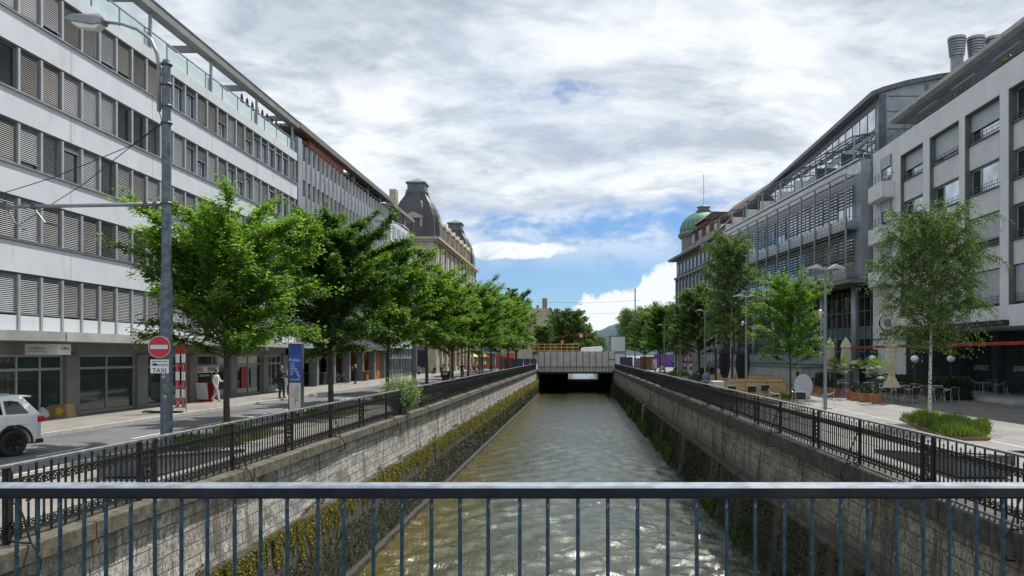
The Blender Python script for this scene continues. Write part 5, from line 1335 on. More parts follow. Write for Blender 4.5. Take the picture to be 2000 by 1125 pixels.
wall_moss('moss', 'brown black moss on the foot of the right canal wall', 42000, (8, 139), g4, 'mossdark', .08, -1)
def g5(g_, y, n_): t_ = g_.uniform(0, 1, n_)**2; return 5.78+t_*.2-.05, -4.2+t_*.9, (sn(y, .35, 2)+.3*sn(y, 1.7, 0) > .70).astype(int)
wall_moss('weeds', 'green grass tufts at the waterline of the right canal wall', 12000, (8, 100), g5, 'leafdark', .12, -1, -.7)
def g6(g_, y, n_): t_ = g_.uniform(0, 1, n_); c = np.sin(y*.21)+np.sin(y*.57+1); return 6.36+0*t_, -.7-t_*1.2, (c+.5*np.sin(y*2.3) > 1.75).astype(int)
wall_moss('weeds', 'green weeds growing from the right canal wall joints', 3500, (20, 130), g6, 'leafbirch', .11, -1)

# palms, pots, hedges
def palm(label, x, y, h, r=.75, pot='round', seed=1):
    t = thing('potted_palm', label, 'palm', (x, y, 0), 'potted palms on the cafe terrace'); r_ = random.Random(seed)
    MB().lathe([(.24, 0), (.33, .44), (.36, .44), (.36, .52), (.31, .52), (.30, .46), (0, .46)], (x, y, 0), 20).build('pot', 'terra', t, smooth=False)
    MB().tube([(x, y, .45), (x+.02, y, .8), (x, y, h*.68)], [.12, .11, .09], 8).build('stem', 'bark', t)
    P = []; D = []; U = []; S = []
    for i in range(22):
        az = r_.uniform(0, 6.28); el = r_.uniform(-.5, 1.0); L = r*r_.uniform(.55, .8)
        c = Vector((x, y, h*.70)); d_ = Vector((math.cos(az)*math.cos(el), math.sin(az)*math.cos(el), math.sin(el))); hub = c+d_*L
        sv = d_.cross(Vector((0, 0, 1))).normalized(); uv_ = sv.cross(d_)
        for k in range(21):
            a = (k-10)/10*1.35; q = d_*math.cos(a)+sv*math.sin(a); P.append(hub); D.append(q-Vector((0, 0, .25*abs(a)))); U.append(uv_); S.append(.48*r/.75*(1-.25*abs(a)))
    me = leaf_mesh('fronds', np.array(P, float), np.array(D, float), np.array(U, float), np.array(S), np.random.default_rng(seed).uniform(0, 1, (len(P), 2)), 'palm', wid=.055)
    me.transform(Matrix.Translation(-t.location)); o = bpy.data.objects.new('fronds', me); C.objects.link(o); o.parent = t; return t
palm('palm in a round terracotta pot, nearest to the birch', 16.1, 41.5, 2.5, .8, seed=1)
palm('palm in a terracotta pot behind the planter boxes', 16.2, 45.6, 2.5, .78, seed=2)
palm('palm in a terracotta pot right of the lamp post', 16.3, 48.8, 2.5, .78, seed=3)
palm('small palm in a pot left of the lamp post by the wood benches', 16.1, 56.5, 2.1, .55, seed=4)
def planter(label, x, y, s, seed):
    t = thing('planter_box', label, 'planter', (x, y, 0), 'terracotta planter boxes')
    MB().box(x-s, x+s, y-s, y+s, 0, .40).box(x-s-.03, x+s+.03, y-s-.03, y+s+.03, .40, .47).build('box', 'terra', t, bevel=.01)
    g_ = np.random.default_rng(seed); n_ = 900; q = unit(g_.normal(0, 1, (n_, 3)))*g_.uniform(.6, 1, (n_, 1))*np.array([s*1.15, s*1.15, .30])+np.array([x, y, .68])
    me = leaf_mesh('foliage', q, unit(q-np.array([x, y, .6]))+g_.normal(0, .4, (n_, 3)), g_.normal(0, 1, (n_, 3)), g_.uniform(.06, .12, n_), g_.uniform(0, 1, (n_, 2)), 'leafhedge')
    me.transform(Matrix.Translation(-t.location)); o = bpy.data.objects.new('foliage', me); C.objects.link(o); o.parent = t; return t
planter('square terracotta planter between two palms, left one', 16.1, 44.2, .32, 1); planter('square terracotta planter beside the nearest palm pot', 16.05, 42.9, .30, 2)
planter('square terracotta planter left of the palm at the lamp', 16.3, 51.0, .36, 3); planter('square terracotta planter farthest along the terrace', 16.4, 53.6, .36, 4)
def hedge(label, x0, x1, y0, y1, h, n_, seed, z0=.05):
    g_ = np.random.default_rng(seed); q = g_.uniform(0, 1, (n_, 3)); ax = g_.integers(0, 5, n_)
    q[ax == 0, 0] = 0; q[ax == 1, 2] = 1; q[ax == 2, 1] = 0; q[ax == 3, 0] = 1
    q += g_.normal(0, .035, (n_, 3)); P = q*np.array([x1-x0, y1-y0, h-z0])+np.array([x0, y0, z0])
    t = thing('hedge', label, 'hedge', ((x0+x1)/2, (y0+y1)/2, 0))
    me = leaf_mesh('foliage', P, g_.normal(0, 1, (n_, 3))+np.array([0, 0, .3]), g_.normal(0, 1, (n_, 3)), g_.uniform(.06, .13, n_), g_.uniform(0, 1, (n_, 2))**1.6, 'leafhedge', wid=.7)
    me.transform(Matrix.Translation(-t.location)); o = bpy.data.objects.new('foliage', me); C.objects.link(o); o.parent = t
    MB().box(x0+.12, x1-.12, y0+.12, y1-.12, 0, h-.12).build('branches', 'soil', t); return t
hedge('clipped dark hedge block right of the cafe tables', 21.0, 22.6, 44.2, 45.6, 1.25, 6500, 3)
hedge('long dark hedge behind the cafe tables', 22.0, 23.0, 46, 58, 1.15, 14000, 4)
hedge('dark clipped bushes by the left end of the cafe terrace', 18.2, 19.8, 57.5, 59, 1.2, 3500, 5)
for i, y in enumerate((44.5, 49.5, 55)):
    g_ = np.random.default_rng(y.__hash__() % 1000); n_ = 260
    P = np.stack([np.full(n_, RX+.4)+g_.normal(0, .18, n_), y-3+g_.normal(0, .7, n_), 18.35+np.abs(g_.normal(0, .15, n_))], 1)
    me = leaf_mesh('roof_plant', P, g_.normal(0, 1, (n_, 3))+np.array([0, 0, .8]), g_.normal(0, 1, (n_, 3)), g_.uniform(.12, .3, n_), g_.uniform(0, 1, (n_, 2)), 'palm', wid=.3)
    o = bpy.data.objects.new('roof_plant', me); C.objects.link(o); tag(o, ['green plants behind the roof railing above the third window column', 'green plants behind the roof railing above the second recess', 'green plants behind the roof railing above the corner recess'][i], 'plant')
# =====================================================================  STREET LAMPS, POLES, SIGNS
def big_lamp(label, x, y, full):
    t = thing('street_lamp', label, 'street lamp', (x, y, 0), 'curved arm street lamps on the left')
    MB().lathe([(.20, 0), (.20, .05), (.15, .08), (.148, 4.55), (.125, 4.75), (.12, 4.85), (.118, 7), (.10, 10.3), (.10, 10.35), (.085, 10.4), (0, 10.42)], (x, y, 0), 20).build('pole', 'pole', t, smooth=False)
    b = MB()
    for z in (3.35, 6.58, 8.7, 9.15, 9.72, 10.25): b.lathe([(.13, z), (.145, z+.02), (.145, z+.05), (.13, z+.07)], (x, y, 0), 16)
    b.box(x-.24, x-.10, y-.03, y+.03, 9.12, 9.18).box(x-.24, x-.10, y-.03, y+.03, 10.0, 10.05); b.build('clamp_rings', 'steel', t)
    pts = [(x-.20, y, 9.05), (x-.20, y, 10.2), (x-.24, y, 10.55), (x-.42, y, 10.95), (x-.78, y, 11.22), (x-1.2, y, 11.36), (x-1.75, y, 11.42)]
    MB().tube(pts, [.05, .05, .05, .045, .042, .04, .04], 10).build('arm', 'steelmid', t, smooth=True)
    h_ = MB(); h_.prism([(x-1.65, 11.33), (x-1.60, 11.45), (x-1.75, 11.52), (x-2.45, 11.56), (x-2.62, 11.48), (x-2.60, 11.42), (x-1.9, 11.30)], 1, y-.15, y+.15)
    for k in range(9): h_.box(x-2.4+k*.08, x-2.38+k*.08, y-.14, y+.14, 11.55, 11.59)
    ho = h_.build('lamp_head', 'steelmid', t, bevel=.02)
    l_ = MB(); l_.prism([(x-1.68, 11.32), (x-1.9, 11.29), (x-2.45, 11.39), (x-2.4, 11.30), (x-2.2, 11.24), (x-1.8, 11.20)], 1, y-.12, y+.12); l_.build('lamp_glass', 'lens', ho)
    return t
PX, PY = -10.89, 20.3
lamp1 = big_lamp('near grey lamp pole with curved arm, carrying the no entry sign', PX, PY, True)
big_lamp('second grey lamp pole with curved arm, rising from the tree row', -10.9, 50.9, False)
big_lamp('third grey lamp pole with curved arm, among the far left trees', -10.9, 84.5, False)
big_lamp('fourth grey lamp pole with curved arm, near the blue site fence', -10.9, 106, False)
# stickers on the pole
MB().box(PX-.05, PX+.04, PY-.152, PY-.1495, 2.02, 2.14).build('sticker', 'paper', lamp1)
text('BE', .10, (PX-.005, PY-.155, 2.08), FRONT, 'navy', lamp1)
for z, m_ in ((1.72, 'redcloth'), (1.1, 'redcloth'), (1.5, 'paper')): MB().box(PX+.02, PX+.07, PY-.152, PY-.1495, z, z+.045).build('sticker', m_, lamp1)
# boom and wires
t = thing('overhead_boom', 'grey horizontal boom reaching left from the near lamp pole', 'boom', (PX, PY, 6.6))
MB().tube([(PX-.12, PY, 6.60), (-16.2, PY, 6.50)], .05, 10).build('tube', 'steelmid', t, smooth=True)
f_ = MB()
for x in (PX-.3, PX-.55, -14.4, -15.2): f_.lathe([(.07, -.08), (.07, .08)], (x, PY, 6.56), 8)
f_.tube([(-14.4, PY, 6.5), (-14.1, PY, 6.1), (-13.7, PY, 6.0)], .02, 5).tube([(-15.1, PY, 6.5), (-14.9, PY, 6.1), (-14.6, PY, 5.9)], .02, 5); f_.build('insulators', 'steel', t)
def wire(label, pts, r=.012): tag(MB().tube(pts, r, 4).build('overhead_wire', 'black'), label, 'wire', 'overhead wires')
wire('thick stay wire from the near lamp pole to a small ring', [(PX-.1, PY, 8.75), (-12.0, PY+.4, 8.28)], .022)
wire('upper wire fanning left from the small ring to the office front', [(-12.0, PY+.4, 8.28), (-14.5, 22.5, 7.62), (-20.2, 27.4, 7.1)])
wire('lower wire fanning left from the small ring', [(-12.0, PY+.4, 8.28), (-14.0, 20.5, 7.35), (-18.4, 20.3, 5.9)])
wire('short dangling cable below the curved lamp arm', [(PX-.20, PY, 9.05), (PX-.15, PY, 8.9), (PX-.12, PY, 8.75)])
wire('upper contact wire running along the left street', [(-14.6, 14, 5.62), (-14.6, 60, 5.6), (-14.6, 130, 5.6)], .009)
wire('lower contact wire running along the left street', [(-13.9, 14, 5.42), (-13.9, 60, 5.4), (-13.9, 130, 5.4)], .009)
wire('far cable strung over the wrapped bridge', [(-9, 170, 14.4), (3, 170, 14.2), (14, 170, 14.8)], .03)
wire('second far cable strung over the canal', [(-9, 172, 12.4), (3, 172, 11.9), (14, 172, 12.2)], .03)
tag(MB().lathe([(.0, -.1), (.38, -.06), (.38, .0), (.1, .12), (0, .14)], (.45, 170, 13.9), 12).build('hanging_lamp', 'steelmid'), 'small hanging lamp on the far cable above the canal', 'lamp')
# no entry sign and TAXI plate
def disc(cx, cy, cz, r, th, n_=36): return MB(Matrix.Translation((cx, cy, cz)) @ Matrix.Rotation(R(90), 4, 'X')).lathe([(r, -th/2), (r, th/2)], n_=n_)
t = thing('no_entry_sign', 'round red no entry sign on the near lamp pole', 'road sign', (PX-.08, PY-.2, 2.8))
disc(PX-.085, PY-.19, 2.82, .295, .02).build('rim', 'galv', t); disc(PX-.085, PY-.205, 2.82, .270, .012).build('red_face', 'red', t)
MB().box(PX-.315, PX+.145, PY-.219, PY-.213, 2.765, 2.875).build('white_bar', 'paper', t)
MB().box(PX-.2, PX+.05, PY-.178, PY-.145, 2.9, 2.94).box(PX-.2, PX+.05, PY-.178, PY-.145, 2.7, 2.74).build('bracket', 'galv', t)
t = thing('taxi_plate', 'white plate reading TAXI with small symbols under the no entry sign', 'road sign', (PX-.08, PY-.2, 2.3))
MB().box(PX-.32, PX+.16, PY-.195, PY-.18, 2.13, 2.49).build('plate', 'white', t, bevel=.004)
text('TAXI', .165, (PX-.08, PY-.199, 2.20), FRONT, 'black', t); text('ausgenommen / excepté', .042, (PX-.08, PY-.199, 2.445), FRONT, 'black', t)
y_ = MB(); y_.box(PX-.27, PX-.13, PY-.2, PY-.196, 2.33, 2.37).box(PX-.25, PX-.15, PY-.2, PY-.196, 2.371, 2.39); y_.build('bus_symbol', 'black', t)
y_ = MB()
for cx in (-.10, -.02, .04, .12):
    y_.tube([(PX+cx+.026*math.cos(a), PY-.198, 2.34+.026*math.sin(a)) for a in [k*.7 for k in range(10)]], .004, 4)
y_.tube([(PX-.10, PY-.198, 2.34), (PX-.07, PY-.198, 2.38), (PX-.03, PY-.198, 2.38), (PX-.02, PY-.198, 2.34)], .005, 4).tube([(PX+.04, PY-.198, 2.34), (PX+.06, PY-.198, 2.38), (PX+.1, PY-.198, 2.37), (PX+.12, PY-.198, 2.34)], .005, 4)
y_.build('cycle_symbols', 'black', t)
# red and white barrier boards
t = thing('barrier_boards', 'upright red and white striped barrier boards behind the lamp pole', 'barrier', (-17.6, 33.5, 0))
for x in (-17.86, -17.58, -17.32):
    for k in range(7):
        z = .35+k*.385; o = MB().box(x, x+.15, 33.5, 33.53, z, z+.382).build('board_segment', 'red' if k % 2 == 0 else 'white', t)
    if x > -17.8:
        for k in (0, 2, 4): text('SIGNAL', .11, (x+.075, 33.495, .54+k*.385), (R(90), R(-90), 0), 'paper', t, sx=.8)
fr = MB().box(-17.9, -17.12, 33.54, 33.58, .3, .34).box(-17.9, -17.12, 33.54, 33.58, 3.0, 3.04).bar((-17.15, 33.56, .1), (-17.15, 33.56, 1.25), .03).bar((-17.7, 33.3, .1), (-17.15, 33.56, .95), .03).bar((-17.6, 33.56, 1.25), (-17.15, 33.56, 1.25), .03).bar((-17.85, 33.56, .1), (-17.85, 33.56, 3.0), .03)
fr.build('frame', 'galv', t); MB().box(-18.5, -17.1, 33.0, 33.25, .118, .2).lathe([(.3, .118), (.2, .2), (0, .22)], (-18.7, 33.4, 0), 10).build('foot', 'rubber', t)
# A-frame board
t = thing('pavement_board', 'red framed white A-board beside the shop on the left pavement', 'sign board', (-20.0, 41, .118))
T = Matrix.Translation((-20.0, 40.9, .118)) @ Matrix.Rotation(R(10), 4, 'X')
MB(T).box(-.34, .34, -.01, .02, .08, 1.06).build('frame', 'redaw', t); MB(T).box(-.30, .30, -.016, -.011, .14, .92).build('poster', 'paper', t)
for k, (s_, wd) in enumerate([('PHONE', 1), ('REPAIR', .9), ('DISPLAY', .9), ('AKKU', .8), ('SHOP', .8)]): text(s_, .12, (-20.0, 40.87-.02*(4-k), .86+.118-.15*k), (R(80), 0, 0), 'navy', t, sx=wd)
MB(T).box(-.30, .30, -.016, -.011, .94, 1.03).build('header', 'white', t)
MB(Matrix.Translation((-20.0, 41.25, .118)) @ Matrix.Rotation(R(-12), 4, 'X')).box(-.34, .34, -.01, .01, .0, 1.08).build('rear_frame', 'redaw', t)
# poster column
t = thing('poster_column', 'tall slim advertising column with blue poster over a pale map poster', 'advertising column', (-11.15, 29.5, 0))
x0, y0 = -10.83, 29.3
MB().box(x0-.25, x0+.26, y0, y0+.28, 0, 3.05).build('body', 'steel', t, bevel=.01)
MB().box(x0-.20, x0+.235, y0-.008, y0-.003, 1.60, 2.98).build('upper_poster', 'blue', t)
MB().box(x0-.20, x0+.235, y0-.008, y0-.003, .12, 1.55).build('lower_poster', 'paper', t)
MB().box(x0-.20, x0+.235, y0-.012, y0-.009, .12, .50).build('poster_people', 'beigecloth', t)
MB().prism([(x0-.20, 1.52), (x0-.05, 1.52), (x0+.22, 1.2), (x0+.22, .62), (x0-.20, .62)], 1, y0-.014, y0-.0085).build('poster_map', 'glass' if False else 'whitecloth', t)
lp_ = MB()
for k in range(8): lp_.box(x0+.02-.02*k % .1, x0+.14+.03*(k % 3), y0-.017, y0-.0145, 1.38-k*.075, 1.40-k*.075)
lp_.build('poster_text', 'navy', t)
MB().bar((x0-.18, y0-.016, 1.15), (x0+.05, y0-.016, .95), .012).bar((x0+.05, y0-.016, .95), (x0+.02, y0-.016, .66), .012).bar((x0-.12, y0-.016, 1.42), (x0-.02, y0-.016, 1.0), .010).build('poster_route', 'redcloth', t)
for k in range(4): MB().lathe([(0, 0), (.035, .02), (.045, .12), (.03, .2), (0, .24)], (x0-.14+k*.10, y0-.01, .2+.03*(k % 2)), 8, 1, .15).build('poster_figure', 'hairdark', t)
text('Polen', .185, (x0+.0, y0-.013, 2.42), FRONT, 'white', t)
pl_ = MB()
r_ = random.Random(3)
for k in range(7): pl_.box(x0-.17, x0-.17+r_.uniform(.08, .16), y0-.011, y0-.0085, 1.85+k*.06, 1.87+k*.06)
for k in range(9): a = (x0-.10+k*.035, 2.3-k*.065); pl_.box(a[0]-.05+.0, a[0]+.05+r_.uniform(-.02, .04), y0-.011, y0-.0085, a[1]-.03, a[1])
pl_.box(x0-.16, x0+.2, y0-.011, y0-.0085, 1.66, 1.69).build('poster_print', 'paper', t)
for s_, zz in (('POLEN', 1.42),): pass
MB().box(x0-.34, x0-.25, y0+.1, y0+.18, 1.1, 1.45).build('red_box', 'redbright', t)
# winged lamp posts on the right
def wing_lamp(label, x, y):
    t = thing('winged_lamp', label, 'street lamp', (x, y, 0), 'winged lamp posts on the right bank')
    MB().lathe([(.13, 0), (.13, .04), (.085, .06), (.08, 3), (.06, 6.5), (.05, 6.7)], (x, y, 0), 14).build('pole', 'galv' if False else 'steelmid', t, smooth=False)
    h = MB()
    for s_ in (-1, 1):
        h.add([(x+s_*.05, y-.12, 6.62), (x+s_*.05, y+.12, 6.62), (x+s_*.45, y+.26, 6.84), (x+s_*.45, y-.26, 6.84), (x+s_*.92, y-.14, 6.66), (x+s_*.92, y+.14, 6.66),
               (x+s_*.05, y-.10, 6.58), (x+s_*.05, y+.10, 6.58), (x+s_*.45, y+.24, 6.66), (x+s_*.45, y-.24, 6.66), (x+s_*.92, y-.13, 6.62), (x+s_*.92, y+.13, 6.62)],
              [(0, 1, 2, 3), (3, 2, 5, 4), (6, 9, 8, 7), (9, 10, 11, 8), (0, 3, 9, 6), (3, 4, 10, 9), (1, 7, 8, 2), (2, 8, 11, 5), (4, 5, 11, 10)])
    h.build('lamp_wings', 'lampwing', t)
    MB().box(x-.06, x+.06, y-.06, y+.06, 6.5, 6.66).build('lamp_hub', 'steelmid', t)
    return t
for i, (y, lb) in enumerate([(35.8, 'nearest winged lamp post right of the standing cafe table'), (52.7, 'second winged lamp post behind the lime green tree'), (69.8, 'third winged lamp post left of the tall birch'), (86.8, 'fourth winged lamp post on the right bank'), (103, 'farthest winged lamp post near the warning sign')]):
    l_ = wing_lamp(lb, 11.5, y)
    if i in (0, 1): MB().lathe([(.0, -.12), (.08, -.08), (.09, .14), (.06, .16)], (11.25, y-.05, 4.55+.2*i), 10).bar((11.25, y-.05, 4.6+.2*i), (11.5, y, 4.6+.2*i), .04).build('floodlight', 'lampwing', l_)
# warning sign on striped posts
t = thing('warning_sign', 'red and white warning triangle on striped barrier posts by the ramp', 'road sign', (14.2, 100, 0))
T = Matrix.Translation((14.2, 100, 0))
for x in (-.55, .25):
    for k in range(6): MB(T).box(x, x+.30, 0, .04, .3+k*.42, .3+k*.42+.41).build('board_segment', 'red' if k % 2 else 'white', t)
MB(T).prism([(-.75, 1.75), (.75, 1.75), (0, 3.0)], 1, -.06, -.03).build('triangle', 'red', t); MB(T).prism([(-.5, 1.88), (.5, 1.88), (0, 2.7)], 1, -.075, -.062).build('triangle_face', 'white', t)
MB(T).box(-.06, .06, -.09, -.078, 1.98, 2.4).box(-.25, .25, -.09, -.078, 1.94, 1.99).build('symbol', 'black', t)
MB(T).box(-.8, -.72, .05, .1, 0, 3.2).box(.72, .8, .05, .1, 0, 3.2).box(-.8, .8, .05, .09, 3.1, 3.2).build('frame', 'galv', t)

# =====================================================================  CAR
t = thing('parked_car', 'white SUV with tinted windows and black wheels at the left edge', 'car', (-13.86, 20.4, 0)); car = t
XR = -13.86; yc = 20.85; hw = .90
def arch(cx, r=.395):
    return [(cx+r*math.cos(a), .36+r*math.sin(a)) for a in [math.pi*(k/10) for k in range(10, -1, -1)]]
f1_, r1_ = 3.46, .80                                            # wheel centres measured from the rear
low = [(.395, .30)]+arch(r1_)[::1]+[(f1_-.42, .28)]+arch(f1_)+[(4.30, .30), (4.44, .45), (4.42, .72), (4.2, .92), (3.35, 1.0), (1.8, 1.03), (.395, 1.05)]
low = [(q[0], q[1]) for q in low]
b = MB(); pl = [(XR-u_, z) for u_, z in low]
NN = len(pl)
vs = []
for (yy, ins) in ((yc-hw+.04, 0), (yc-hw, .0), (yc+hw, 0), (yc+hw-.04, 0)): pass
b.prism(pl, 1, yc-hw, yc+hw)
bo = b.build('body', 'carwhite', t, bevel=.035)
b = MB(); sts = [(.40, 0, .30, 1.045), (.22, .025, .33, 1.04), (.08, .09, .38, 1.02), (.0, .22, .42, .96)]; vs = []
for u_, ins_, z0, z1 in sts: vs += [(XR-u_, yc-hw+ins_, z0), (XR-u_, yc-hw+ins_, z1), (XR-u_, yc+hw-ins_, z1), (XR-u_, yc+hw-ins_, z0)]
fs = [(3, 2, 1, 0), (12, 13, 14, 15)]
for i in range(3):
    for j in range(4): fs.append((i*4+j, i*4+(j+1) % 4, (i+1)*4+(j+1) % 4, (i+1)*4+j))
b.add(vs, fs); b.build('rear_end', 'carwhite', t, bevel=.02)
gh = [(.10, 1.03), (.30, 1.30), (.46, 1.50), (.75, 1.54), (1.6, 1.58), (2.5, 1.55), (3.35, 1.02)]
ins = {1.03: .02, 1.30: .12, 1.50: .19, 1.54: .20, 1.58: .21, 1.55: .20, 1.02: .02}
b = MB(); A = [(XR-u_, yc-hw+ins[z], z) for u_, z in gh]; B_ = [(XR-u_, yc+hw-ins[z], z) for u_, z in gh]; k_ = len(A)
b.add(A+B_, [tuple(range(k_)), tuple(range(2*k_-1, k_-1, -1))]+[(i, i+k_, (i+1) % k_+k_, (i+1) % k_) for i in range(k_)])
b.build('cabin', 'carwhite', t, bevel=.03)
def side(u_, z):                                               # point on the sloped cabin side
    return (XR-u_, yc-hw+.02+(z-1.03)*.36-.012, z)
for poly in ([(.42, 1.09), (.62, 1.40), (.80, 1.43), (.98, 1.43), (.98, 1.09)], [(1.06, 1.09), (1.06, 1.435), (1.85, 1.46), (1.85, 1.09)], [(1.95, 1.09), (1.95, 1.46), (2.42, 1.43), (3.05, 1.09)]):
    m_ = MB(); m_.add([side(*p) for p in poly], [tuple(range(len(poly)))]); m_.build('side_window', 'carglass', t)
m_ = MB(); m_.add([(XR-.14, yc-hw+.12, 1.10), (XR-.14, yc+hw-.12, 1.10), (XR-.40, yc+hw-.24, 1.46), (XR-.40, yc-hw+.24, 1.46)], [(0, 1, 2, 3)])
m_.v = [(p[0]+.03, p[1], p[2]) for p in m_.v]; m_.build('rear_window', 'carglass', t)
MB().prism([(XR-.22, 1.49), (XR-.20, 1.54), (XR-.95, 1.60), (XR-.9, 1.54)], 1, yc-.62, yc+.62).build('roof_spoiler', 'carwhite', t, bevel=.01)
MB().box(XR-2.7, XR-.8, yc-.68, yc-.65, 1.585, 1.62).box(XR-2.7, XR-.8, yc+.65, yc+.68, 1.585, 1.62).build('roof_rail', 'galv', t)
MB().tube([(XR-.8, yc, 1.57), (XR-.95, yc, 1.60), (XR-.70, yc, 1.70)], .012, 4).build('aerial', 'black', t)
tl = MB(); tl.box(XR-.34, XR-.02, yc-hw+.03, yc-hw+.3, .84, .99).box(XR-.34, XR-.02, yc+hw-.3, yc+hw-.03, .84, .99); tl.build('tail_light', 'tail', t, bevel=.01)
cl = MB()
for cx in (r1_, f1_):
    pts = [(XR-(cx+.43*math.cos(a)), yc-hw-.01, .36+.43*math.sin(a)) for a in [math.pi*(k/12)-.12 for k in range(0, 14)]]; cl.tube(pts, .035, 6)
cl.box(XR-f1_+.45, XR-r1_-.45, yc-hw-.012, yc-hw+.05, .30, .44).box(XR-.40, XR-.06, yc-hw+.02, yc+hw-.02, .29, .40)
cl.build('cladding', 'rubber', t)
MB().box(XR-1.55, XR-1.38, yc-hw-.03, yc-hw, .90, .925).box(XR-2.5, XR-2.33, yc-hw-.03, yc-hw, .90, .925).build('door_handle', 'carwhite', t)
dl = MB().box(XR-1.00, XR-.995, yc-hw-.003, yc-hw, .75, 1.02).box(XR-1.93, XR-1.925, yc-hw-.003, yc-hw, .42, 1.02).box(XR-3.3, XR-.4, yc-hw-.004, yc-hw, .80, .806); dl.build('door_seams', 'steel', t)
for cx in (r1_, f1_):
    for sy in (-1, 1):
        Tw = Matrix.Translation((XR-cx, yc+sy*(hw-.12), .345)) @ Matrix.Rotation(R(90)*(-sy if sy > 0 else 1), 4, 'X')
        wo = MB(Tw).lathe([(.22, -.11), (.325, -.10), (.345, -.07), (.345, .07), (.325, .10), (.24, .115), (.235, .10)], n_=32).build('wheel', 'rubber', t, smooth=True)
        rm = MB(Tw); rm.lathe([(.24, .0), (.24, .10), (.228, .108), (.222, .05), (.0, .045)], n_=28)
        for k in range(10):
            a = 2*math.pi*k/10+.15*(1 if k % 2 else -1); rm.tube([(.05*math.cos(a), .05*math.sin(a), .10), (.225*math.cos(a), .225*math.sin(a), .095)], .016, 4)
        rm.lathe([(.05, .06), (.05, .115), (0, .12)], n_=12); rm.build('rim', 'rim', wo)
car.rotation_euler.z = R(68); car.location = (-14.58, 20.6, 0)
mh = MB()
for (x, y) in ((-15.4, 29.0), (-13.2, 41.0), (-15.6, 58.0)): mh.lathe([(.33, .0085), (.30, .0125)], (x, y, 0), 20)
tag(mh.build('manhole_covers', 'steel'), kind='structure')
ps = MB(); r_ = random.Random(6)
for (x0_, x1_, y0_, y1_) in ((-16.6, -15.2, 33, 36.5), (-13.4, -12.4, 24.5, 28), (-15.9, -15.2, 46, 62)): ps.quad((x0_, y0_, .0065), (x1_, y0_, .0065), (x1_, y1_, .0065), (x0_, y1_, .0065))
struct('road_patch', ps, mat('fresh_asphalt_patch', (.085, .086, .09), .85, bump=.3))
# rubbish by the shop pier
t = thing('carrier_bag', 'brown cardboard carrier with rubbish against the shop pier', 'bag', (-20.6, 30.7, .118))
MB().add([(-20.9, 30.4, .118), (-20.2, 30.4, .118), (-20.2, 30.9, .118), (-20.9, 30.9, .118), (-21.0, 30.45, .62), (-20.3, 30.38, .68), (-20.25, 30.85, .66), (-20.95, 30.95, .60)], [(0, 3, 2, 1), (0, 1, 5, 4), (1, 2, 6, 5), (2, 3, 7, 6), (3, 0, 4, 7)]).build('carton', 'cardboard', t)
disc(-20.55, 30.37, .40, .15, .01, 18).build('emblem', 'yellow', t)
t = MB().lathe([(.22, 0), (.28, .1), (.2, .28), (.06, .40), (.02, .45)], (-21.15, 30.3, .118), 9).build('plastic_bag', 'whitecloth', smooth=True); tag(t, 'small white plastic rubbish bag beside the cardboard carrier', 'bag')

# =====================================================================  CAFE FURNITURE ON THE RIGHT BANK
def make_chair():
    t = thing('cafe_chair', '', 'chair'); a = .27
    MB().box(-.22, .22, -.20, .24, .43, .46).build('seat', 'wicker', t, bevel=.01)
    bk = MB(); bk.add([(-.23, .22, .50), (.23, .22, .50), (.25, .31, .84), (-.25, .31, .84), (-.23, .25, .50), (.23, .25, .50), (.25, .34, .84), (-.25, .34, .84)], [(0, 3, 2, 1), (4, 5, 6, 7), (0, 1, 5, 4), (1, 2, 6, 5), (2, 3, 7, 6), (3, 0, 4, 7)]); bk.build('backrest', 'wicker', t)
    for sx in (-1, 1):
        MB().tube([(sx*.25, -.24, 0), (sx*.24, -.22, .44)], .014, 6).build('leg', 'alu', t)
        MB().tube([(sx*.27, .36, 0), (sx*.24, .26, .44), (sx*.25, .33, .86)], .014, 6).build('leg', 'alu', t)
        MB().tube([(sx*.24, -.22, .44), (sx*.29, -.24, .62), (sx*.30, -.16, .67), (sx*.30, .10, .68), (sx*.26, .31, .76)], .014, 6).build('armrest', 'alu', t)
    MB().tube([(-.25, .33, .86), (0, .345, .885), (.25, .33, .86)], .014, 6).build('top_rail', 'alu', t)
    return t
def make_table(rect=True):
    t = thing('cafe_table', '', 'table')
    MB().box(-.4, .4, -.4, .4, .72, .745).build('tabletop', 'shutter', t, bevel=.008)
    MB().lathe([(.03, .03), (.03, .72)], n_=10).build('stem', 'alu', t); MB().box(-.28, .28, -.03, .03, 0, .04).box(-.03, .03, -.28, .28, 0, .038).build('foot', 'alu', t)
    return t
ch0 = make_chair(); tb0 = make_table(); st_ = {'c': True, 't': True}
def put(kind, x, y, rz, label, group, z=0):
    src = ch0 if kind == 'c' else tb0
    if st_[kind]: o = src; st_[kind] = False
    else: o = copy_tree(src)
    return place(o, x, y, z, rz, 1, None, label, group)
CG = 'metal and wicker cafe chairs'
put('c', 10.7, 36.7, 2.6, 'wicker cafe chair with its back to the railing, in front of the standing round tabletop', CG)
put('c', 9.9, 38.6, 1.4, 'wicker cafe chair left of the standing round tabletop', CG)
put('c', 12.3, 38.0, -1.9, 'wicker cafe chair just right of the nearest lamp post', CG)
put('c', 11.5, 40.0, .3, 'wicker cafe chair behind the standing round tabletop', CG)
put('c', 9.9, 44.0, 3.0, 'wicker cafe chair in front of the right hand wooden bench', CG)
put('c', 8.7, 44.0, 3.2, 'wicker cafe chair in front of the middle wooden bench', CG)
put('c', 11.0, 45.5, 3.1, 'wicker cafe chair in front of the rightmost wooden bench', CG)
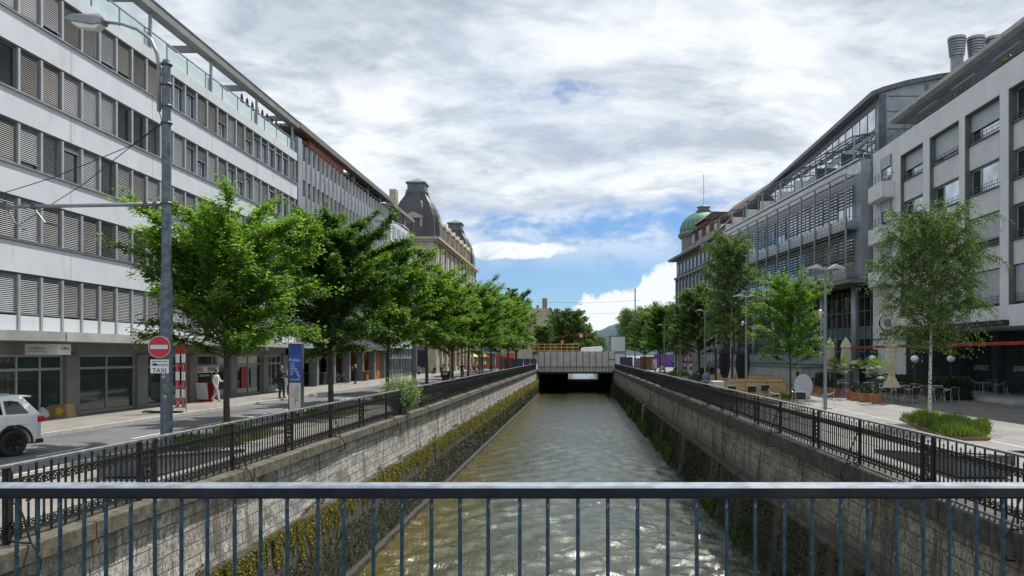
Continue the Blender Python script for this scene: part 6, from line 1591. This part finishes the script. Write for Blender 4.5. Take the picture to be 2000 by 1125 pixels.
put('c', 8.6, 52, 2.8, 'black cafe chair under the left black parasol', CG); put('c', 9.6, 50.5, 3.4, 'black cafe chair under the right black parasol', CG); put('c', 8.0, 53.5, 1.2, 'black cafe chair left of the black parasols', CG)
t = thing('tilted_tabletop', 'round grey tabletop tipped upright among the cafe chairs', 'table', (11.35, 39, 0))
MB(Matrix.Translation((11.3, 38.6, 1.05)) @ Matrix.Rotation(R(86), 4, 'X')).lathe([(.46, -.015), (.48, 0), (.46, .015)], n_=32, sx=1.0, sy=1.25).build('tabletop', 'shutter', t)
MB().tube([(11.3, 38.8, .0), (11.3, 38.7, 1.0)], .03, 8).box(11.05, 11.55, 38.77, 38.83, 0, .04).build('stem', 'alu', t)
# rows of the cafe beside the building
rr = random.Random(5); tid = 0; words = ['first', 'second', 'third', 'fourth', 'fifth', 'sixth', 'seventh', 'eighth']
for ri, y in enumerate((42.6, 45.0, 47.4, 49.8, 52.4)):
    for ci, x in enumerate((18.0, 20.1)):
        put('t', x, y, rr.uniform(-.1, .1), 'square cafe table, %s row from the nearest palm, %s the building' % (words[ri], ['away from', 'next to'][ci]), 'square cafe tables')
        for q, (dx_, rz, sd_) in enumerate(((-.05, 0, 'far'), (.02, math.pi, 'near'))):
            put('c', x+dx_+.25, y+(.62 if q == 0 else -.62), rz+rr.uniform(-.25, .25), 'cafe chair on the %s side of the %s row table %s the building' % (sd_, words[ri], ['away from', 'next to'][ci]), CG)
            if ri == 0: put('c', x-.55, y+(.6 if q == 0 else -.6), rz+rr.uniform(-.25, .25), 'outer cafe chair on the %s side of the first row table %s the building' % (sd_, ['away from', 'next to'][ci]), CG)
for i, (x, y, rz) in enumerate(((24.1, 46.9, 2.2), (25.6, 46.6, -2.4), (24.3, 48.3, 1.0), (25.9, 48.3, -.8))):
    put('c', x, y, rz, 'cafe chair on the concrete terrace slab, ' + ['front left', 'front right', 'rear left', 'rear right'][i], CG, .18)
put('t', 25.0, 47.5, .2, 'cafe table on the concrete terrace slab', 'square cafe tables', .18)
# folded parasols
def parasol(label, x, y, h, m_, flare=False, w_=.20, zb=1.0):
    t = thing('folded_parasol', label, 'parasol', (x, y, 0), 'folded parasols'); n_ = 16
    MB().lathe([(.28, 0), (.28, .05), (.03, .08), (.025, h)], (x, y, 0), 10).build('pole', 'galv', t)
    prof = [(.02, h+.02), (.06, h-.05), (w_*.85, h-.38), (w_*1.12, h-.62), (w_*.86, h-.66), (w_*1.02, h-1.2), (w_*.95, h-1.7), (w_*.62, zb+.18)]
    prof += [(w_*.55, zb+.1), (w_*1.6, zb-.55)] if flare else [(w_*.5, zb)]
    vs = []; L = len(prof)
    for i, (r, z) in enumerate(prof):
        for j in range(n_*2):
            th = math.pi*j/n_; k = 1+(.20 if j % 2 else -.12)*(0 if i == 0 else 1); vs.append((x+r*k*math.cos(th+.08*i), y+r*k*math.sin(th+.08*i), z))
    fs = [(i*n_*2+j, i*n_*2+(j+1) % (n_*2), (i+1)*n_*2+(j+1) % (n_*2), (i+1)*n_*2+j) for i in range(L-1) for j in range(n_*2)]
    MB().add(vs, fs).build('canopy', m_, t, smooth=False)
    MB().lathe([(w_*1.05, h-.68), (w_*1.08, h-.64), (w_*1.05, h-.60)], (x, y, 0), 16).build('tie', m_, t); return t
parasol('cream folded parasol with flared hem, nearest to the birch', 17.4, 42.7, 3.72, 'cream', True, .26, 1.35)
parasol('cream folded parasol right of the lamp post', 17.2, 49.4, 3.75, 'cream', False, .27, 1.75)
parasol('cream folded parasol directly behind the lamp post', 16.7, 51.0, 3.75, 'cream', False, .26, 1.65)
parasol('black folded parasol left of the white birch trunk', 11.1, 58.3, 3.35, 'blackcloth', False, .36, .9)
parasol('black folded parasol right of the white birch trunk', 11.55, 54.0, 3.30, 'blackcloth', False, .42, .7)
for i, (x, y) in enumerate(((10.5, 58.8), (10.7, 53.5))): tag(MB().box(x-.07, x+.07, y-.07, y+.07, 0, 3.2).box(x-.2, x+.2, y-.2, y+.2, 0, .04).build('terrace_post', 'black'), ['thin black post left of the far black parasol', 'thin black post between birch trunk and near black parasol'][i], 'post')
# wooden bench backs
def bench(label, x0, x1, y, h=1.0):
    t = thing('wooden_booth', label, 'bench', ((x0+x1)/2, y, 0), 'wooden booth benches')
    MB().box(x0, x1, y, y+.05, .08, h).build('backrest', 'timber', t, bevel=.005); MB().box(x0, x1, y+.05, y+.5, .40, .46).build('seat', 'timber', t)
    MB().box(x0, x0+.05, y+.05, y+.5, 0, .4).box(x1-.05, x1, y+.05, y+.5, 0, .4).build('side_panel', 'timber', t); MB().box(x0-.02, x1+.02, y-.02, y+.07, h, h+.03).box(x0-.02, x0+.0, y-.02, y+.07, .0, h).box(x1, x1+.02, y-.02, y+.07, .0, h).build('edge_trim', 'timberdark', t); MB().box(x0+.03, x1-.03, y-.008, y-.003, h*.55, h*.56).build('joint', 'timberdark', t)
bench('pale wooden booth bench, right of the low white wall', 8.55, 9.75, 44.9); bench('pale wooden booth bench under the lime green tree', 10.0, 11.3, 46.2, 1.0); bench('pale wooden booth bench at the right end under the lime tree', 11.35, 12.5, 46.2, .98)
bench('long pale wooden booth bench behind the others', 10.2, 14.0, 52.5, 1.0); bench('pale wooden booth bench left of the black parasols', 10.0, 11.9, 62, 1.05); bench('pale wooden booth bench in the back row by the birch', 12.2, 15.2, 60, 1.0)
tag(MB().box(7.85, 8.5, 44.7, 45.9, 0, 1.08).build('low_wall_block', 'cabin', bevel=.01), 'light grey box counter left of the wooden booth benches', 'counter')
tag(MB().box(14.2, 14.35, 77, 80, .1, 1.25).box(14.2, 17, 77, 77.1, 0, 1.25).build('info_board', 'cabin'), 'white boxy board at the foot of the platform behind the seated man', 'board')
# globe lamps
for i, (x, y, lb) in enumerate(((19.4, 50.6, 'white globe lamp behind the nearest palm'), (20.4, 46.6, 'white globe lamp left of the birch trunk'), (22.6, 46.6, 'white globe lamp right of the birch trunk'))):
    t = thing('globe_lamp', lb, 'lamp', (x, y, 0), 'white globe lamps'); MB().lathe([(.12, 0), (.12, .04), (.02, .06), (.02, 2.2)], (x, y, 0), 8).build('pole', 'steel', t)
    MB().lathe([(.24*math.sin(R(a)), 2.39-.21*math.cos(R(a))) for a in range(0, 181, 15)], (x, y, 0), 20).build('globe', 'globe', t, smooth=True)

# =====================================================================  THINGS ON THE LEFT PAVEMENT AND BEYOND
def wheelie(label, x, y):
    t = thing('wheelie_bin', label, 'bin', (x, y, .118), 'green wheelie bins')
    MB().add([(x-.25, y-.3, .16), (x+.25, y-.3, .16), (x+.25, y+.3, .16), (x-.25, y+.3, .16), (x-.32, y-.36, 1.1), (x+.32, y-.36, 1.1), (x+.32, y+.36, 1.1), (x-.32, y+.36, 1.1)], [(0, 3, 2, 1), (0, 1, 5, 4), (1, 2, 6, 5), (2, 3, 7, 6), (3, 0, 4, 7)]).build('body', 'bingreen', t)
    MB().box(x-.34, x+.34, y-.38, y+.38, 1.1, 1.17).build('lid', 'steelmid', t)
wheelie('green wheelie bin left of the bicycles', -21.6, 64.6); wheelie('green wheelie bin next to its twin by the arcade column', -22.3, 63.4); wheelie('green wheelie bin closest to the second tree trunk', -21.5, 66.2)
def bicycle(label, x, y, rz, group='bicycles'):
    t = thing('bicycle', label, 'bicycle', (0, 0, 0), group)
    for cx in (-.52, .52):
        w2 = MB(Matrix.Translation((cx, 0, .34)) @ Matrix.Rotation(R(90), 4, 'X')); w2.lathe([(.31, -.015), (.34, -.015), (.345, 0), (.34, .015), (.31, .015), (.31, -.015)], n_=24, cap=False); w2.build('wheel', 'rubber', t)
    f = MB(); f.tube([(-.52, 0, .34), (-.12, 0, .30), (.38, 0, .80)], .018, 6).tube([(-.52, 0, .34), (-.20, 0, .78), (-.12, 0, .30)], .016, 6).tube([(-.2, 0, .76), (.38, 0, .78)], .018, 6).tube([(.52, 0, .34), (.38, 0, .78), (.34, 0, 1.02)], .018, 6); f.build('frame', 'steelmid', t)
    MB().tube([(.24, -.27, 1.0), (.36, -.22, 1.04), (.36, .22, 1.04), (.24, .27, 1.0)], .014, 6).build('handlebar', 'black', t)
    MB().prism([(-.34, .90), (-.10, .92), (-.06, .95), (-.34, .97)], 1, -.07, .07).tube([(-.2, 0, .76), (-.22, 0, .92)], .014, 6).build('saddle', 'black', t)
    t.location = (x, y, .118); t.rotation_euler = (0, 0, rz); return t
bicycle('bicycle leaning by the arcade beside the blond woman', -20.9, 67.2, .35); bicycle('second bicycle leaning by the arcade near the bins', -21.0, 65.8, .2)
for i, (x, y) in enumerate(((-10.4, 80.5), (-10.3, 90.2), (-10.3, 92), (-10.3, 101))): bicycle(['bicycle parked behind the railing right of the cyclist', 'bicycle parked behind the railing near the seventh tree', 'bicycle parked just beyond the seventh tree', 'bicycle parked behind the railing near the eighth tree'][i], x, y, .5+i*.4)
def wchair(label, x, y, rz, m_, grp):
    t = thing('wooden_chair', label, 'chair', (0, 0, 0), grp); MB().box(-.2, .2, -.2, .2, .42, .46).build('seat', m_, t); MB().box(-.2, .2, .17, .2, .6, .9).build('backrest', m_, t)
    for sx in (-.18, .15):
        for sy in (-.18, .16): MB().box(sx, sx+.03, sy, sy+.03, 0, .42 if sy < 0 else .9).build('leg', m_, t)
    t.location = (x, y, .118); t.rotation_euler = (0, 0, rz); return t
wchair('yellow wooden chair before the red brick wall, left one', -21.1, 79.0, 1.2, 'yellow', 'yellow chairs'); wchair('yellow wooden chair before the red brick wall, right one', -20.9, 80.4, .9, 'yellow', 'yellow chairs')
tag(MB().box(-21.4, -20.6, 74.6, 75.4, .118, 1.0).box(-21.5, -20.5, 74.5, 75.5, 1.0, 1.06).build('slatted_stand', 'timberdark'), 'brown slatted stand with flat top beside the brick block', 'stand')
t = thing('street_bin', 'dark box bin with reddish base beside the fifth tree', 'bin', (-12.75, 75, 0))
MB().box(-13.4, -12.5, 74.6, 75.4, .45, 1.05).build('hood', 'black', t); MB().box(-13.3, -12.6, 74.7, 75.3, 0, .44).build('base', 'redaw', t)
MB().box(-13.2, -12.7, 74.59, 74.6, .7, .95).build('opening', 'shutter', t)
# kiosks
t = thing('kiosk', 'kiosk with purple awning and orange counter under the left trees', 'kiosk', (-19.5, 150, 0))
MB().box(-23, -16.6, 151, 154, 0, 3.0).build('wall', 'concdark', t); MB().prism([(150.0, 3.3), (150.0, 3.9), (154, 4.4), (154, 3.4)], 0, -23.2, -16.3).build('awning', 'purple', t); MB().box(-21.5, -17.5, 150.6, 151, 0, 1.5).build('counter', 'orange', t)
for i, (x, y, m_) in enumerate(((-20.3, 146, 'yellow'), (-18.3, 148, 'orange'), (-13.9, 149, 'redbright'), (-16.0, 152, 'redbright'))):
    t = thing('open_parasol', ['yellow open parasol by the kiosk', 'orange open parasol by the kiosk', 'red open parasol beside the far left trees', 'red open parasol behind the other red one'][i], 'parasol', (x, y, 0)); MB().lathe([(1.35, 2.25), (1.3, 2.4), (.7, 2.8), (0, 3.05)], (x, y, 0), 8).build('canopy', m_, t); MB().lathe([(.03, 0), (.03, 2.5)], (x, y, 0), 6).build('pole', 'galv', t)
t = thing('red_stall', 'bright red market stall front under the far left trees', 'stall', (-15, 158, 0)); MB().box(-17.2, -13.2, 157, 160, 0, 3.0).build('wall', 'redbright', t); MB().box(-16.6, -13.2, 156.95, 157, .9, 2.6).build('opening', 'timberdark', t)
rr = random.Random(9)
for i in range(12):
    x = -20+i*.75+rr.uniform(-.2, .2); y = 128+rr.uniform(0, 14); wchair('small red chair, number of a loose cluster by the kiosk' if False else 'small red cafe chair in the loose cluster by the kiosk', x, y, rr.uniform(0, 6), 'redbright', 'small red chairs by the kiosk').location.z = 0
for i in range(5): tag(MB().box(-13.0+i*1.15, -11.95+i*1.15, 133.9, 134, .1, 2.0).build('site_fence_panel', 'hoard'), 'purple blue construction fence panel, %s from the left' % words[i], 'fence panel', 'blue site fence panels')
# hoardings on the right
for i, (x0, x1, y, h, m_, lb) in enumerate([(7.3, 9.6, 136, 2.3, 'hoard', 'dark blue site hoarding beside the right end of the wrapped bridge'), (9.7, 10.8, 135, 2.1, 'hoardgrey', 'grey site hoarding between blue and brown hoardings'), (10.9, 13.6, 136, 2.4, 'timberdark', 'brown wooden hoarding on the right bank'), (12.9, 13.7, 134, 1.9, 'cabin', 'pale door sized board before the brown hoarding'), (16.2, 22.4, 165, 2.8, 'purple', 'purple and white banner fence behind the strolling people')]):
    t = tag(MB().box(x0, x1, y, y+.1, .05, h).box(x0, x0+.08, y-.02, y+.12, 0, h+.03).box(x1-.08, x1, y-.02, y+.12, 0, h+.03).build('hoarding', m_), lb, 'hoarding')
tag(MB().lathe([(.20, 0), (.15, 19.5), (.17, 19.6), (.17, 20.4)], (15.1, 205, 0), 12).build('far_pole', 'steel'), 'tall dark pole rising above the far right trees', 'pole')
# bunting
for i in range(20):
    f = i/19; x = -8.4+f*14.5; z = 4.9+f*3.4-1.0*f*f*1.0+(-.9)*math.sin(math.pi*f)*0; z = 4.6+3.9*f**.75 if f < .5 else 4.6+3.9*.5946-(f-.5)*1.2+ .0
    o = MB().prism([(x-.12, z), (x+.12, z), (x+.10, z-.16), (x, z-.26), (x-.10, z-.16)], 1, 151.98, 152.02).build('bunting_flag', 'redbright'); tag(o, 'small orange red flag on the bunting line over the bridge', 'flag', 'flags on the bunting line')
    if i == 0: wp = []
    wp.append((x, 152, z))
wire('thin cord carrying the bunting over the bridge', wp, .02)
def shield(label, x, z, s):
    t = thing('shield_banner', label, 'banner', (x, 151, z)); MB().prism([(x-s, z+s), (x+s, z+s), (x+s, z), (x+s*.6, z-s*.7), (x, z-s), (x-s*.6, z-s*.7), (x-s, z)], 1, 150.9, 150.98).build('shield', 'redbright', t)
    return t
t = shield('big red shield banner with crossed white axes on the bunting', .5, 6.45, .45)
MB().bar((.22, 150.88, 6.2), (.72, 150.88, 6.75), .08).bar((.78, 150.88, 6.2), (.28, 150.88, 6.75), .08).build('emblem', 'white', t)
t = shield('small red shield banner with white cross on the bunting', -3.2, 5.2, .35)
MB().box(-3.26, -3.14, 150.87, 150.895, 4.97, 5.45).box(-3.4, -3.0, 150.87, 150.894, 5.15, 5.27).build('cross', 'white', t)

# =====================================================================  PEOPLE
def capsule(mb, a, b, ra, rb_, n_=10):
    a = Vector(a); b = Vector(b); d_ = (b-a); L = d_.length; d_.normalize(); pts = [a-d_*ra*.95, a-d_*ra*.6, a, b, b+d_*rb_*.6, b+d_*rb_*.95]
    mb.tube(pts, [ra*.25, ra*.8, ra, rb_, rb_*.8, rb_*.25], n_)
def blob(mb, c, rx, ry, rz): mb.add(*ell_mesh(c, rx, ry, rz))
def ell_mesh(c, rx, ry, rz, n_=12, m_=8):
    vs = [(c[0], c[1], c[2]-rz)]; fs = []
    for i in range(1, m_):
        ph = math.pi*i/m_-math.pi/2
        for j in range(n_): th = 2*math.pi*j/n_; vs.append((c[0]+rx*math.cos(ph)*math.cos(th), c[1]+ry*math.cos(ph)*math.sin(th), c[2]+rz*math.sin(ph)))
    vs.append((c[0], c[1], c[2]+rz)); T_ = len(vs)-1
    for j in range(n_): fs.append((0, 1+(j+1) % n_, 1+j)); fs.append((T_, T_-n_+j, T_-n_+(j+1) % n_))
    for i in range(m_-2):
        for j in range(n_): a = 1+i*n_+j; b = 1+i*n_+(j+1) % n_; fs.append((a, b, b+n_, a+n_))
    return vs, fs
def remesh(o, vx):
    m_ = o.modifiers.new('remesh', 'REMESH'); m_.mode = 'VOXEL'; m_.voxel_size = vx; m_.use_smooth_shade = True
    return o
def person(label, x, y, rz, z=0, h=1.75, pose='stand', top='navy', legs='denim', hair='hairdark', shoe='black', skirt=False, armL=None, armR=None, long=False, fine=False, hat=None, lean=0, group=None, bag=None):
    """figure facing -Y before rotation; one continuous body with clothes and hair as children"""
    t = thing('person', label, 'person', (0, 0, 0), group); s = h/1.75; v = .014 if fine else .028
    sit = pose in ('sit', 'ride')
    hip = .50 if pose == 'sit' else (.95 if pose == 'ride' else .92)
    hz = hip; sh = hz+.50; nk = hz+.58; hd = hz+.73
    ly = -lean                                             # lean forward
    HL = [(-.09, 0, hz), (.09, 0, hz)]
    if pose == 'sit': KN = [(-.11, -.42, .50), (.11, -.42, .50)]; AN = [(-.11, -.44, .09), (.11, -.46, .09)]
    elif pose == 'ride': KN = [(-.11, -.38, .72), (.11, -.22, .52)]; AN = [(-.11, -.18, .38), (.11, -.10, .12)]
    elif pose == 'walk': KN = [(-.09, -.16, .50), (.09, .04, .48)]; AN = [(-.09, -.22, .09), (.09, .30, .13)]
    else: KN = [(-.10, -.02, .49), (.11, -.04, .49)]; AN = [(-.11, .02, .08), (.13, -.02, .08)]
    S_ = [(-.185, ly, sh-.02), (.185, ly, sh-.02)]
    dfl = [[(-.24, ly+.03, sh-.30), (-.24, ly-.06, sh-.54)], [(.24, ly+.03, sh-.30), (.24, ly-.06, sh-.54)]]
    if pose == 'sit': dfl = [[(-.23, ly-.08, sh-.27), (-.12, -.34, hz+.13)], [(.23, ly-.08, sh-.27), (.12, -.34, hz+.13)]]
    if pose == 'ride': dfl = [[(-.24, ly-.18, sh-.22), (-.22, -.62, hz+.12)], [(.24, ly-.18, sh-.22), (.22, -.62, hz+.12)]]
    AR = [armL or dfl[0], armR or dfl[1]]
    def Q(p, k=1.0): return (p[0]*s, p[1]*s, p[2]*s)
    b = MB()
    for i in range(2):
        capsule(b, Q(HL[i]), Q(KN[i]), .072*s, .050*s); capsule(b, Q(KN[i]), Q(AN[i]), .048*s, .032*s)
        capsule(b, Q(AN[i]), Q((AN[i][0], AN[i][1]-.14, AN[i][2]-.04)), .036*s, .03*s)
        capsule(b, Q(S_[i]), Q(AR[i][0]), .046*s, .036*s); capsule(b, Q(AR[i][0]), Q(AR[i][1]), .034*s, .024*s)
        w0 = Vector(AR[i][1]); dr_ = (w0-Vector(AR[i][0])).normalized(); sx = Vector((1, 0, 0)) if abs(dr_.x) < .8 else Vector((0, 1, 0)); sx = (sx-dr_*sx.dot(dr_)).normalized()
        capsule(b, Q(w0), Q(w0+dr_*.07), .028*s, .030*s)
        for k in range(4):
            f0 = w0+dr_*.085+sx*(-.027+.018*k); f1 = f0+dr_*(.040+.008*(k in (1, 2))); nrm = dr_.cross(sx); f2 = f1+(dr_*.7+nrm*.5).normalized()*.03
            b.tube([Q(f0), Q(f1), Q(f2)], [.0088*s, .008*s, .006*s], 5)
        th = w0+dr_*.03+sx*.032; b.tube([Q(th), Q(th+(dr_*.6+sx*.8)*.035), Q(th+(dr_+sx*.3)*.06)], [.010*s, .009*s, .007*s], 5)
    capsule(b, Q((0, 0, hz)), Q((0, ly*.6, hz+.28)), .125*s, .12*s); capsule(b, Q((0, ly*.6, hz+.28)), Q((0, ly, sh-.06)), .12*s, .125*s); capsule(b, Q((-.10, ly, sh-.03)), Q((.10, ly, sh-.03)), .07*s, .07*s)
    capsule(b, Q((0, ly, sh)), Q((0, ly-.02, nk+.05)), .052*s, .05*s)
    hy = ly-.03; vs, fs = ell_mesh(Q((0, hy, hd)), .075*s, .092*s, .115*s, 14, 10); b.add(vs, fs)
    vs, fs = ell_mesh(Q((0, hy-.03, hd-.06)), .055*s, .06*s, .06*s); b.add(vs, fs)
    b.add(*ell_mesh(Q((0, hy-.097, hd-.015)), .012*s, .018*s, .024*s, 6, 5))
    for sx in (-1, 1): b.add(*ell_mesh(Q((sx*.077, hy+.01, hd-.01)), .01*s, .02*s, .03*s, 6, 5))
    remesh(b.build('body', 'skin', t), v)
    f = MB()
    for sx in (-1, 1): f.add(*ell_mesh(Q((sx*.030, hy-.086, hd+.008)), .012*s, .008*s, .007*s, 6, 4))
    f.add(*ell_mesh(Q((0, hy-.088, hd-.062)), .022*s, .008*s, .006*s, 6, 4)); f.build('face_features', 'hairdark', t)
    hr = MB(); hr.add(*ell_mesh(Q((0, hy+.018, hd+.025)), .086*s, .096*s, .112*s, 14, 9))
    if long: hr.add(*ell_mesh(Q((0, hy+.06, hd-.10)), .095*s, .06*s, .20*s, 12, 8))
    hr.build('hair' if not hat else 'cap', hat or hair, t, smooth=True)
    c = MB(); capsule(c, Q((0, 0, hz+.02)), Q((0, ly*.6, hz+.28)), .152*s, .145*s); capsule(c, Q((0, ly*.6, hz+.26)), Q((0, ly, sh-.08)), .145*s, .15*s); capsule(c, Q((-.13, ly, sh-.035)), Q((.13, ly, sh-.035)), .082*s, .082*s)
    for i in range(2): capsule(c, Q(S_[i]), Q(AR[i][0]), .066*s, .055*s); capsule(c, Q(AR[i][0]), Q(Vector(AR[i][0]).lerp(Vector(AR[i][1]), .92)), .053*s, .04*s)
    remesh(c.build('jacket', top, t), v)
    l_ = MB()
    for i in range(2): capsule(l_, Q(HL[i]), Q(KN[i]), .098*s, .072*s); capsule(l_, Q(KN[i]), Q(AN[i]), .070*s, .055*s)
    capsule(l_, Q((-.06, 0, hz)), Q((.06, 0, hz)), .125*s, .125*s); remesh(l_.build('trousers', legs, t), v)
    for i in range(2):
        so_ = MB(); a = AN[i]; capsule(so_, Q((a[0], a[1]+.03, a[2]-.03)), Q((a[0], a[1]-.17, a[2]-.045)), .048*s, .038*s); so_.build('shoe', shoe, t, smooth=True)
    t.location = (x, y, z); t.rotation_euler = (0, 0, rz)
    if bag:
        bm_ = MB(); bm_.add(*ell_mesh(Q(bag[0]), bag[1][0], bag[1][1], bag[1][2], 12, 8)); bo_ = bm_.build('shoulder_bag', bag[2]); bo_.location = (x, y, z); bo_.rotation_euler = (0, 0, rz); tag(bo_, bag[3], 'bag')
    return t
SWK = .118
person('man in dark jacket and jeans standing left of the poster column', -17.25, 44.6, .9, SWK, 1.86, 'stand', 'navy', 'denim', 'hairdark', fine=True, hat='greycloth', armR=[(.26, -.10, 1.14), (.05, -.26, 1.20)], armL=[(-.27, 0, 1.14), (-.10, -.22, 1.12)], bag=((-.26, .05, .98), (.14, .22, .17), 'blackcloth', 'black shoulder bag hanging on the man left of the poster column'))
person('person in white clothes walking past the BILE SMART shop window', -19.45, 41.2, 1.5, SWK, 1.72, 'walk', 'whitecloth', 'whitecloth', 'hairdark', 'white', fine=True, armR=[(.24, -.10, 1.12), (.12, -.34, 1.10)])
person('blond woman in dark clothes drinking beside the arcade columns', -19.4, 66.8, -1.3, SWK, 1.68, 'stand', 'navy', 'navy', 'hairblond', fine=True, long=True, armL=[(-.24, -.12, 1.12), (-.08, -.22, 1.42)], armR=[(.22, -.10, 1.14), (.04, -.26, 1.22)])
tag(MB().lathe([(.03, 0), (.04, .11)], (-19.68, 66.75, 1.47), 10).build('paper_cup', 'white'), 'small white paper cup held by the blond woman', 'cup')
bk_ = bicycle('dark bicycle being ridden away along the left road', -12.8, 84.5, R(90), 'bicycles'); bk_.location.z = 0
person('cyclist in black riding away along the left road', -12.8, 84.3, math.pi, 0, 1.78, 'ride', 'black', 'black', 'hairdark', lean=.18)
LP = [(-20.4, 98, .3, 'sit', 'greycloth', 'denim', 'seated person in grey at the cafe left of the fourth tree'), (-18.9, 101, -.5, 'sit', 'black', 'denim', 'seated person in black right of the fourth tree'), (-18.4, 103, .8, 'sit', 'navy', 'black', 'seated person in navy right of the fourth tree'),
      (-19.0, 108.5, .2, 'stand', 'tealcloth', 'beigecloth', 'standing person in teal before the sandstone wall'), (-17.0, 118, 2, 'sit', 'black', 'black', 'person in black seated near the dark parasol stand'), (-15.9, 116, 1, 'sit', 'redcloth', 'denim', 'person in red seated left of the cyclist'),
      (-17.5, 134, 0, 'walk', 'whitecloth', 'denim', 'person in a white shirt walking between the trees'), (-16.6, 136, .6, 'walk', 'whitecloth', 'black', 'second walker in white between the trees'),
      (-13.2, 129, 2, 'sit', 'black', 'navy', 'dark clothed person seated near the railing end'), (-12.2, 131, 1, 'sit', 'navy', 'black', 'person in navy seated near the railing end'), (-11.4, 127, 1.5, 'sit', 'black', 'denim', 'person with white collar seated nearest the railing end')]
for (x, y, rz, ps, tp_, lg, lb) in LP:
    person(lb, x, y, rz, 0, 1.72, ps, tp_, lg, rnd.choice(['hairdark', 'hairgrey', 'hairdark']))
    if ps == 'sit': tag(MB().box(x-.22, x+.22, y-.22, y+.22, .36, .40).box(x-.03, x+.03, y-.03, y+.03, 0, .36).build('stool', 'steel'), 'stool under the ' + lb.replace('seated ', '').replace(' seated', ''), 'stool')
RP = [(9.3, 60.2, 2.5, 'sit', 'navy', 'denim', 'man in dark jacket seated with his back to us behind the right railing', .12), (11.4, 118, .8, 'sit', 'whitecloth', 'greycloth', 'seated person in white near the far end of the right railing', .1),
      (13.0, 119, -.6, 'sit', 'whitecloth', 'whitecloth', 'second seated person in white near the far right railing', .05), (13.4, 108, 1.2, 'sit', 'black', 'denim', 'person in black seated left of the far lamp post', .3),
      (17.3, 160, 3, 'walk', 'redcloth', 'black', 'walker with red backpack on the right promenade', 0), (15.9, 158, 0, 'walk', 'greycloth', 'denim', 'walker in grey left of the red backpack', 0), (18.4, 150, 3, 'walk', 'black', 'black', 'walker in black right of the red backpack', 0),
      (19.6, 152, 3, 'walk', 'redcloth', 'navy', 'walker in red with child size bag on the right promenade', 0), (15.0, 170, 0, 'walk', 'black', 'denim', 'farthest dark walker on the right promenade', 0), (9.0, 131, 1, 'sit', 'navy', 'navy', 'person in navy seated before the blue hoarding', .1)]
for i, (x, y, rz, ps, tp_, lg, lb, ln) in enumerate(RP):
    person(lb, x, y, rz, .05 if i == 0 else 0, 1.78 if i == 0 else 1.72, ps, tp_, lg, 'hairdark', lean=ln, fine=(i == 0))
    if ps == 'sit': tag(MB().box(x-.5, x+.5, y-.22, y+.22, .34, .42).box(x-.45, x-.38, y-.15, y+.15, 0, .34).box(x+.38, x+.45, y-.15, y+.15, 0, .34).build('bench', 'steel'), ['plain dark bench under the man in the dark jacket', 'bench under the person in white by the far railing', 'bench under the second person in white', 'bench under the person in black by the far lamp', '', '', '', '', '', 'bench under the person in navy by the blue hoarding'][i], 'bench')
b = MB(); b.add(*ell_mesh((9.95, 59.9, .85), .32, .25, .42, 12, 8)); tag(b.build('rucksack', 'hoardgrey', smooth=True), 'grey rucksack beside the seated man behind the right railing', 'bag')
